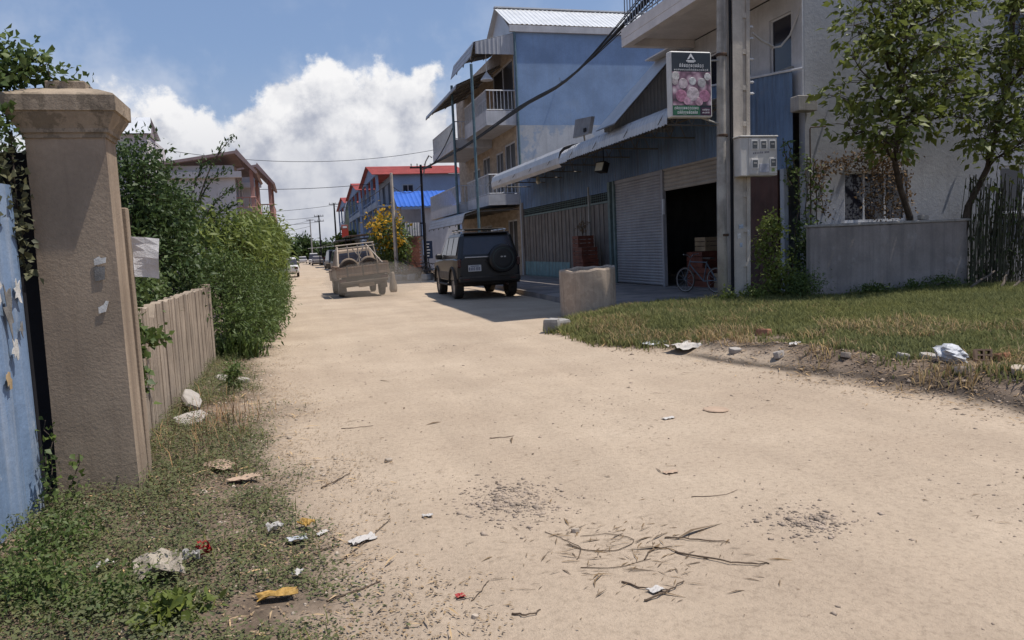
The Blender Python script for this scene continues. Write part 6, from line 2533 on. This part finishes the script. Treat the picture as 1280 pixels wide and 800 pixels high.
creeper('dry_creeper', 'tangle of dry brown creeper hanging over the near window of the grey house', [
    [(10.85, 14.45, 2.6), (11.2, 14.4, 3.05), (11.8, 14.3, 3.1), (12.4, 14.2, 3.0), (12.9, 14.2, 2.9)], [(11.2, 14.4, 2.9), (11.9, 14.3, 3.2), (12.6, 14.2, 3.25), (13.2, 14.2, 3.05)],
    [(12.3, 14.35, 3.1), (12.35, 14.4, 2.4), (12.3, 14.4, 1.8)], [(12.9, 14.4, 3.0), (12.95, 14.4, 2.3), (12.9, 14.4, 1.8)], [(11.5, 14.3, 3.0), (12.1, 14.2, 2.85), (12.7, 14.2, 3.0)], [(13.2, 14.4, 2.9), (13.3, 14.4, 2.3), (13.25, 14.35, 1.9)],
    [(10.9, 14.4, 3.1), (11.0, 14.4, 2.5), (11.15, 14.4, 1.9)], [(12.6, 14.35, 3.1), (12.62, 14.4, 2.2), (12.6, 14.4, 1.8)], [(12.0, 14.2, 3.2), (12.5, 14.0, 3.35), (12.9, 14.1, 3.1)]], 'brown', .085, 1500, .10, (12, 14.3, 1.75), wid=.6, vines_r=.008)
creeper('corner_climber', 'green climber scrambling up the grey house corner behind the pole', [
    [(10.45, 14.7, .2), (10.5, 14.6, 1.2), (10.55, 14.5, 2.2), (10.5, 14.5, 3.0), (10.35, 14.6, 3.5)], [(10.6, 14.5, .2), (10.7, 14.4, 1.5), (10.68, 14.4, 2.4), (10.7, 14.4, 3.2)], [(10.4, 14.6, 2.6), (10.3, 14.6, 3.2), (10.25, 14.6, 3.55)], [(10.9, 14.4, 1.7), (10.95, 14.4, 2.4), (10.85, 14.4, 3.0)]], 'mid', .10, 520, .10, (10.5, 14.5, .2), wid=.6, vines_r=.012)
plant('post_bush', 'light green leafy bush growing against the utility pole', 'bush', (9.75, 14.1, .15),
      [(9.62, 14.1, 1.72, .30, .22, .26, 420), (9.5, 14.15, 1.25, .24, .22, .38, 420), (9.72, 14.0, .75, .38, .28, .45, 700)], 'light', .085, .03, per=10, spread=.35, shell=.2, wid=.6, zmin=.16)
plant('dark_shrub', 'dark shrub filling the gap between bush and boundary wall', 'shrub', (10.6, 14.25, .1),
      [(10.55, 14.25, 1.3, .32, .2, .55, 900), (10.6, 14.2, .6, .35, .3, .5, 900), (10.2, 14.0, .45, .3, .3, .35, 700)], 'dark', .08, .03, per=12, spread=.3, shell=.1, zmin=.1)
plant('weed_clump', 'tall grassy weed clump at the left foot of the boundary wall', 'weed', (10.0, 13.4, .15), [(10.0, 13.5, .45, .45, .35, .35, 1200), (9.6, 14.2, .35, .4, .3, .25, 800)], 'mid', .075, .015, per=12, spread=.35, shell=.1, zmin=.12, twigs=False, wid=.3)
plant('weed_clump', 'low weeds along the middle foot of the boundary wall', 'weed', (11.9, 13.3, .15), [(11.5, 13.4, .28, .6, .25, .16, 700), (12.6, 13.4, .28, .6, .25, .16, 700), (13.4, 13.4, .3, .5, .3, .2, 700)], 'mid', .08, .015, per=10, spread=.35, shell=.1, zmin=.12, twigs=False, wid=.4)
plant('weed_clump', 'weeds round the foot of the two poles', 'weed', (8.8, 13.95, .15), [(8.5, 14.0, .3, .3, .2, .16, 420), (9.1, 13.95, .33, .4, .25, .2, 600)], 'light', .07, .012, per=10, spread=.35, shell=.1, zmin=.12, twigs=False, wid=.5)
# curtain of dead vines at the far end of the boundary wall
vc = thing('vine_curtain', 'curtain of dead grey-green vine strands past the end of the boundary wall', 'creeper', (15.4, 13.7, .1))
mb = MB()
P, D = [], []
for i in range(230):
    x = rng.uniform(14.35, 17.2)
    y = rng.uniform(13.55, 13.95)
    top_z = rng.uniform(1.6, 2.7)
    x2 = x-rng.uniform(-.05, .45)
    pts = [(x, y, top_z), ((x+x2)/2+rng.normal()*.04, y-.04, top_z*.55+.1), (x2, y-.1+rng.normal()*.05, .1)]
    mb.tube(pts, rng.uniform(.006, .014), 4)
    for k in range(7):
        t = rng.random()
        P.append((x+(x2-x)*t+rng.normal()*.03, y+rng.normal()*.03, top_z*(1-t)+.1*t))
        D.append((rng.normal()*.5, rng.normal()*.5, -1))
mb.build('strands', mat('dead_vine', (.075, .075, .05), .95, .4, 3, .2), vc, kind='stuff')
leaf_mesh('foliage', np.array(P), np.array(D), np.full(len(P), .11), M_leaf['dark'], vc, wid=.35, off=(15.4, 13.7, .1))
# ragged sticks lying under it
for i, (a, b) in enumerate((((13.4, 12.9, .2), (14.6, 13.3, .55)), ((14.4, 12.7, .2), (15.8, 13.0, .6)), ((14.9, 12.5, .2), (15.9, 12.6, .28)), ((14.0, 12.6, .2), (14.5, 12.9, .5)))):
    mb = MB()
    limb(mb, a, b, .03, .018, .06, 4, i)
    mb.build('dead_branch', M_bark2, label=['dead branch propped on the end of the boundary wall', 'longest dead branch under the vine curtain', 'dead branch lying flat before the vine curtain', 'short dead branch tilted up before the vine curtain'][i], cat='branch', group='dead branches under the vine curtain')

# ------------------------------------------------------------------ overhead cables
M_cab = mat('black_cable', (.012, .012, .014), .6, .1, 5, 0)


def cable(label, p0, p1, sag, r=.02, n=16, group='overhead cables', cat='cable', m=None):
    p0, p1 = Vector(p0), Vector(p1)
    pts = []
    for i in range(n+1):
        t = i/n
        p = p0.lerp(p1, t)
        p.z -= sag*4*t*(1-t)
        pts.append(p)
    mb = MB()
    mb.tube(pts, r, 5)
    return mb.build('overhead_cable', m or M_cab, label=label, cat=cat, group=group)


cb = [(9.35, 8.95, 8.5, 6.9, .25, .045), (9.4, 8.85, 8.55, 6.85, .35, .035), (9.45, 8.7, 8.45, 6.8, .42, .03), (9.3, 9.15, 8.4, 6.95, .1, .025), (9.25, 9.25, 8.5, 7.0, .0, .018), (9.5, 8.6, 8.5, 6.75, .55, .022), (9.2, 8.75, 8.4, 6.9, .2, .03)]
for i, (x, z, x2, z2, s, r_) in enumerate(cb):
    dz = (z-8.9)*.35
    pts = []
    P3 = [Vector((x-.66, 14.36, 8.0+dz*2.2)), Vector((9.05, 23.6, 7.05+dz*.25)), Vector((8.95, 30, 6.98+.02*i)), Vector((8.75, 40, 6.75+.02*i)), Vector((8.45, 52, 6.95))]
    for k in range(4):
        a, b, c, d = P3[max(k-1, 0)], P3[k], P3[k+1], P3[min(k+2, 4)]
        for q in range(6):
            t = q/6
            pts.append(.5*((2*b)+(c-a)*t+(2*a-5*b+4*c-d)*t*t+(3*b-a-3*c+d)*t**3)+Vector((.02*math.sin(i*2.1+k+q*.4), 0, .02*math.cos(i*1.7+k*2+q*.5))))
    pts.append(P3[-1])
    mb = MB()
    mb.tube(pts, r_*.75, 5)
    mb.build('overhead_cable', M_cab, label='black cable of the thick bundle strung from the poles past the blue house', cat='cable', group='cables of the thick bundle past the blue house')
cable('loose service cable running from the bundle to the blue gable wall', (9.0, 25.0, 7.02), (12.9, 36.1, 9.6), .2, .014, group='service cables')
# cables crossing or following the road far away
fc_ = [((-9, 60, 9.6), (12, 62, 9.7), 1.0, .02), ((-14, 80, 9.1), (12, 82, 9.1), .8, .03), ((-14, 100, 7.4), (6.0, 118, 8.9), .5, .03), ((-16, 120, 7.6), (3.9, 128, 7.7), .5, .03), ((-14, 120, 6.9), (3.9, 128, 6.9), .5, .03), ((-14, 130, 5.6), (3.4, 175, 9.2), .5, .035), ((-14, 130, 4.8), (3.4, 175, 8.0), .5, .035)]
for i, (a, b, s, r_) in enumerate(fc_):
    cable(['topmost thin wire crossing high over the road', 'double-looking wire crossing below the topmost one', 'wire running to the tall pole by the red sign', 'upper wire running to the pole with two crossarms', 'lower wire running to the pole with two crossarms', 'upper wire running to the farthest pale pole', 'lower wire running to the farthest pale pole'][i], a, b, s, r_, group='wires over the far street', m=mat('far_wire', (.06, .065, .075), .8, .1, 2, 0))
cable('sagging wire between the dark pole and the blue house awning', (8.45, 52, 7.0), (8.5, 41, 8.0), .6, .03, group='service cables')
cable('thin looping wire between the dark pole and pale street pole', (8.45, 52, 6.0), (5.95, 48, 5.6), .5, .02, group='service cables')
cable('wire from the pale street pole to the brown-roofed stall', (5.95, 48, 5.9), (5.9, 118, 8.8), .8, .025, group='service cables')
# curved street lamp on the dark pole
mb = MB()
mb.tube([(8.6, 52, 6.6), (8.8, 52, 7.5), (9.05, 52, 7.9), (9.2, 51.8, 7.75)], .05, 6)
mb.build('lamp_arm', M_conc, label='short curved lamp arm on the dark pole by the blue-roofed house', cat='street lamp')

# ------------------------------------------------------------------ litter
M_wht = mat('litter_white', (.50, .47, .44), .7, .12, 20, .3)
M_clear = mat('litter_film', (.52, .53, .55), .25, .25, 12, .5, spec=.6)
M_rw = mat('wrapper_red', (.34, .03, .03), .4, .3, 12, .2)
M_yw = mat('wrapper_yellow', (.40, .24, .06), .5, .5, 14, .3)
M_card = mat('litter_card', (.40, .29, .21), .9, .15, 5, .2)
M_twig = mat('twig', (.11, .078, .055), .9, .3, 8, .3)


def sheet_litter(name, x, y, w, l, rz, m, label, cat, h=.02, seed=0, n=6, lift=.012):
    """crumpled thin sheet with real relief and thickness"""
    r_ = random.Random(seed+100)
    mb = MB()
    H = [[h*r_.random() for _ in range(n+1)] for _ in range(n+1)]
    E = [[(r_.uniform(-.1, .1) if i in (0, n) or j in (0, n) else 0) for i in range(n+1)] for j in range(n+1)]
    for s in (0, 1):
        rows = []
        for j in range(n+1):
            row = []
            for i in range(n+1):
                u, v = (i/n-.5)*(1+E[j][i]), (j/n-.5)*(1+E[i][j])
                row.append((u*w, v*l, H[j][i]-.002*s))
            rows.append(row if s == 0 else row[::-1])
        mb.loft(rows, False, False)
    return mb.build(name, m, label=label, cat=cat, local=True, loc=(x, y, gz(x, y)+lift), rot=(0, 0, rz))


LIT = [('plastic_scrap', -.22, 4.36, .085, .06, .3, M_wht, 'crumpled white plastic scrap at the weed edge', 'plastic scrap', .04),
       ('round_plastic', -.10, 4.20, .10, .07, .1, M_clear, 'pale oval plastic piece lying next to the white plastic scrap', 'plastic scrap', .006),
       ('dry_leaf', -.05, 4.42, .07, .09, .6, M_yw, 'large yellow dead leaf beside the pale oval plastic', 'leaf', .03),
       ('paper_sheet', .24, 4.10, .15, .075, .5, M_wht, 'folded white paper lying under a stick', 'paper', .02),
       ('paper_chip', .63, 4.32, .06, .035, .1, M_wht, 'lone white paper chip on the bare dust', 'paper', .01),
       ('wrapper', -.55, 4.02, .05, .11, .5, M_rw, 'crumpled red wrapper among the weeds', 'wrapper', .06),
       ('cup_piece', -.60, 3.98, .06, .09, 1.2, M_wht, 'torn white cup piece next to the red wrapper', 'cup', .05),
       ('plastic_bag', -.73, 3.86, .20, .22, .3, mat('bag_beige', (.36, .31, .25), .7, .4, 14, .5), 'large crumpled beige bag half hidden in the weeds', 'bag', .08),
       ('wrapper', -.19, 3.50, .17, .07, .15, M_yw, 'yellow and orange snack wrapper on the soil', 'wrapper', .02),
       ('paper_scrap', -.10, 3.72, .06, .04, 1.0, M_wht, 'small white scrap above the yellow wrapper', 'paper', .015),
       ('plastic_scrap', .03, 4.30, .08, .04, .9, M_wht, 'narrow white plastic strip beside the yellow leaf', 'plastic scrap', .01),
       ('wrapper', .60, 3.26, .04, .035, .1, M_rw, 'tiny dark red wrapper next to a short stick', 'wrapper', .01),
       ('paper_card', 1.44, 3.02, .07, .05, .3, M_wht, 'white card scrap caught between two dark strips', 'card', .008),
       ('paper_chip', 2.30, 4.55, .10, .05, .1, M_card, 'pale card chip on the open road', 'card', .006),
       ('paper_scrap', 3.0, 5.95, .12, .06, .2, M_wht, 'whitish scrap lying near the pale disc on the road', 'paper', .01),
       ('cardboard_piece', -.62, 5.75, .16, .26, .55, M_card, 'big tan cardboard piece lying on the left weeds', 'cardboard', .02),
       ('cardboard_piece', -.45, 5.42, .20, .10, .35, M_card, 'smaller tan cardboard strip touching the big piece', 'cardboard', .015),
       ('cloth_rag', 5.10, 9.45, .55, .35, .3, mat('rag_white', (.50, .46, .42), .9, .2, 6, .3), 'dirty white rag on the grass edge', 'rag', .07),
       ('plastic_sheet', 4.95, 10.2, .42, .22, .2, M_clear, 'pale flattened plastic sheet beside the dirty rag', 'plastic sheet', .04),
       ('plastic_scrap', -1.02, 4.1, .10, .06, .3, M_wht, 'white plastic bit at the foot of the dark weeds', 'plastic scrap', .03),
       ('plastic_scrap', 4.9, 10.9, .12, .1, .3, M_wht, 'small white plastic knot in the grass above the sheet', 'plastic scrap', .06),
       ('paper_scrap', 5.75, 8.0, .16, .09, .6, M_wht, 'pale scrap on the dirt bank in front of the dry grass', 'paper', .03),
       ('paper_scrap', 7.0, 10.6, .22, .12, .6, M_wht, 'pale scrap lying on the open grass', 'paper', .05)]
for i, (nm, x, y, w, l, rz, m, lab, cat, h) in enumerate(LIT):
    sheet_litter(nm, x, y, w, l, rz, m, lab, cat, h, i, lift=.03 if x < 0 else .008)
mb = MB()
mb.lathe([(.005, .0), (.10, .004), (.115, .012), (.105, .02), (.01, .024)], (0, 0, 0), 'z', 20)
mb.build('pale_disc', M_card, label='thin pale round disc lying on the open road', cat='disc', local=True, loc=(3.55, 6.1, gz(3.55, 6.1)), rot=(0, .03, 0))


def twig(label, pts, r=.006, name='twig', group='dry twigs lying on the road'):
    mb = MB()
    P_ = []
    for i, (x, y, dz) in enumerate(pts):
        P_.append((x, y, gz(x, y)+r*.5+dz*.25))
    Q = []
    m_ = len(P_)
    for i in range(m_-1):
        a, b, c, d = (Vector(P_[max(i-1, 0)]), Vector(P_[i]), Vector(P_[i+1]), Vector(P_[min(i+2, m_-1)]))
        for k in range(5):
            t = k/5
            q = .5*((2*b)+(c-a)*t+(2*a-5*b+4*c-d)*t*t+(3*b-a-3*c+d)*t**3)
            Q.append(q+Vector((rng.normal(), rng.normal(), abs(rng.normal())*.5))*r*.5)
    Q.append(Vector(P_[-1]))
    n_ = len(Q)
    mb.tube(Q, [r*.48*(1.05-.6*i/n_+.25*rng.random()) for i in range(n_)], 6)
    return mb.build(name, M_twig, label=label, cat='twig', group=group)


twig('long dry stick lying over the folded white paper', [(.10, 3.85, .005), (.24, 4.05, .03), (.42, 4.38, .01)])
twig('dry stick with a stub end on the littered soil', [(-.12, 3.86, .0), (-.02, 4.0, .015), (.12, 4.08, .01)], .009)
twig('thick stick pressed in the soil beside the yellow wrapper', [(.02, 3.42, .0), (.12, 3.47, .01), (.28, 3.55, .008)], .008)
twig('short stick right by the tiny dark red wrapper', [(.64, 3.2, .0), (.70, 3.28, .01), (.76, 3.37, .01)], .005)
twig('curled dry twig forming a loop on the dust', [(1.26, 3.68, .0), (1.33, 3.56, .012), (1.48, 3.52, .01), (1.60, 3.60, .01), (1.52, 3.72, .006), (1.36, 3.76, .004)], .005)
twig('bent twig crossing the looped one', [(1.24, 3.48, 0), (1.30, 3.60, .015), (1.26, 3.74, .008), (1.20, 3.88, .0)], .005)
twig('straight thin twig below the looped one', [(1.22, 3.38, 0), (1.38, 3.32, .008), (1.58, 3.36, .004)], .0045)
twig('long dark curved strip on the dust', [(1.72, 3.38, .0), (1.82, 3.24, .02), (1.96, 3.12, .012), (2.06, 3.08, .0)], .009)
twig('second dark curved strip lying above the long one', [(1.76, 3.56, .0), (1.86, 3.48, .02), (2.02, 3.36, .0)], .008)
twig('short bent strip joining the dark curved ones', [(1.55, 3.36, 0), (1.62, 3.44, .015), (1.74, 3.44, .006)], .006)
twig('dark strip beside the white card scrap', [(1.34, 3.16, .0), (1.40, 3.06, .012), (1.50, 3.0, .004)], .008)
twig('thick dark strip under the white card scrap', [(1.34, 2.94, .0), (1.48, 2.98, .015), (1.60, 3.06, .01)], .009)
twig('thin twig alone on the open road', [(2.18, 4.05, .0), (2.36, 4.0, .006), (2.5, 4.06, .004)], .004)
twig('small twig in the middle of the road', [(1.42, 6.0, .0), (1.52, 5.96, .01), (1.62, 5.98, .0)], .007)
twig('dark bark strip on the littered left road edge', [(.05, 5.15, .0), (.15, 5.25, .015), (.26, 5.42, .008)], .010)
twig('thin stick farther up the littered road edge', [(.28, 6.9, .0), (.42, 6.85, .01), (.56, 6.86, .0)], .006)
twig('broken stick pair end on the left dust', [(.78, 3.02, 0), (.84, 2.98, .02), (.90, 3.02, .0)], .008)

# clear bag, hollow brick and stones on the right bank
bg_ = MB()
pr = []
for i in range(9):
    t = i/8
    r_ = .15*math.sin(PI*min(.98, t*.92+.06))**.6
    pr.append([(r_*(1+.22*math.sin(4*a+i*1.3)+.1*math.sin(9*a+i))*math.cos(a), r_*(1+.2*math.sin(3*a+i*2))*math.sin(a), .20*t) for a in np.linspace(0, 2*PI, 18, endpoint=False)])
bg_.loft(pr)
bg_.build('plastic_bag', M_clear, label='puffed shiny clear plastic bag on the right dirt bank', cat='bag', local=True, loc=(6.22, 6.2, gz(6.22, 6.2)), rot=(.3, .2, .4))
hb = MB()
wall(hb, 'y', 0, .20, 0, .145, 0, .115, [(.018, .065, .015, .05), (.08, .127, .015, .05), (.018, .065, .065, .10), (.08, .127, .065, .10)])
hb.build('hollow_brick', mat('fired_clay', (.42, .27, .17), .9, .2, 6, .3), label='hollow clay brick with four dark holes next to the clear bag', cat='brick', local=True, loc=(6.42, 6.05, gz(6.42, 6.05)+.075), rot=(R(-10), 0, R(-40)))
for i, (x, y, s, m, lab) in enumerate(((6.35, 6.55, .12, M_pale, 'pale broken stone behind the clear bag'), (6.05, 6.6, .09, M_pale, 'pale broken stone in the dry grass by the clear bag'), (5.75, 7.1, .07, M_rub, 'small tan stone on the dirt bank'), (5.95, 5.75, .08, M_rub, 'tan stone in front of the clear bag'), (6.9, 6.2, .10, mat('orange_clay', (.42, .20, .12), .9, .2, 6, .3), 'orange clay lump at the grass edge past the hollow brick'),
                                       (5.45, 7.9, .09, M_pale, 'pale stone on the middle of the dirt bank'), (6.1, 5.3, .09, M_rub, 'tan stone low on the dirt bank near the road'), (5.95, 5.05, .07, M_rub, 'smaller tan stone next to the low tan stone'), (5.3, 8.6, .08, M_pale, 'pale flat stone before the dirty rag'), (-.75, 10.1, .08, M_pale, 'pale stone near the small upright weed'),
                                       (.55, 5.6, .035, M_rub, 'fist-sized clod alone on the dust'), (.62, 3.05, .02, M_rub, 'dark clod beside the broken stick'), (6.25, 9.4, .12, mat('orange_clay', (.42, .20, .12)), 'reddish bare clod in the verge grass'), (1.36, 3.83, .028, M_rub, 'knobbly clod beside the looped twig'))):
    slab('stone', (x, y, gz(x, y)+s*.25), s, s*.75, s*.8, (.2, .1, i*.7), m, lab, 'stone', 'stones lying on the ground', seed=60+i, nseg=8)
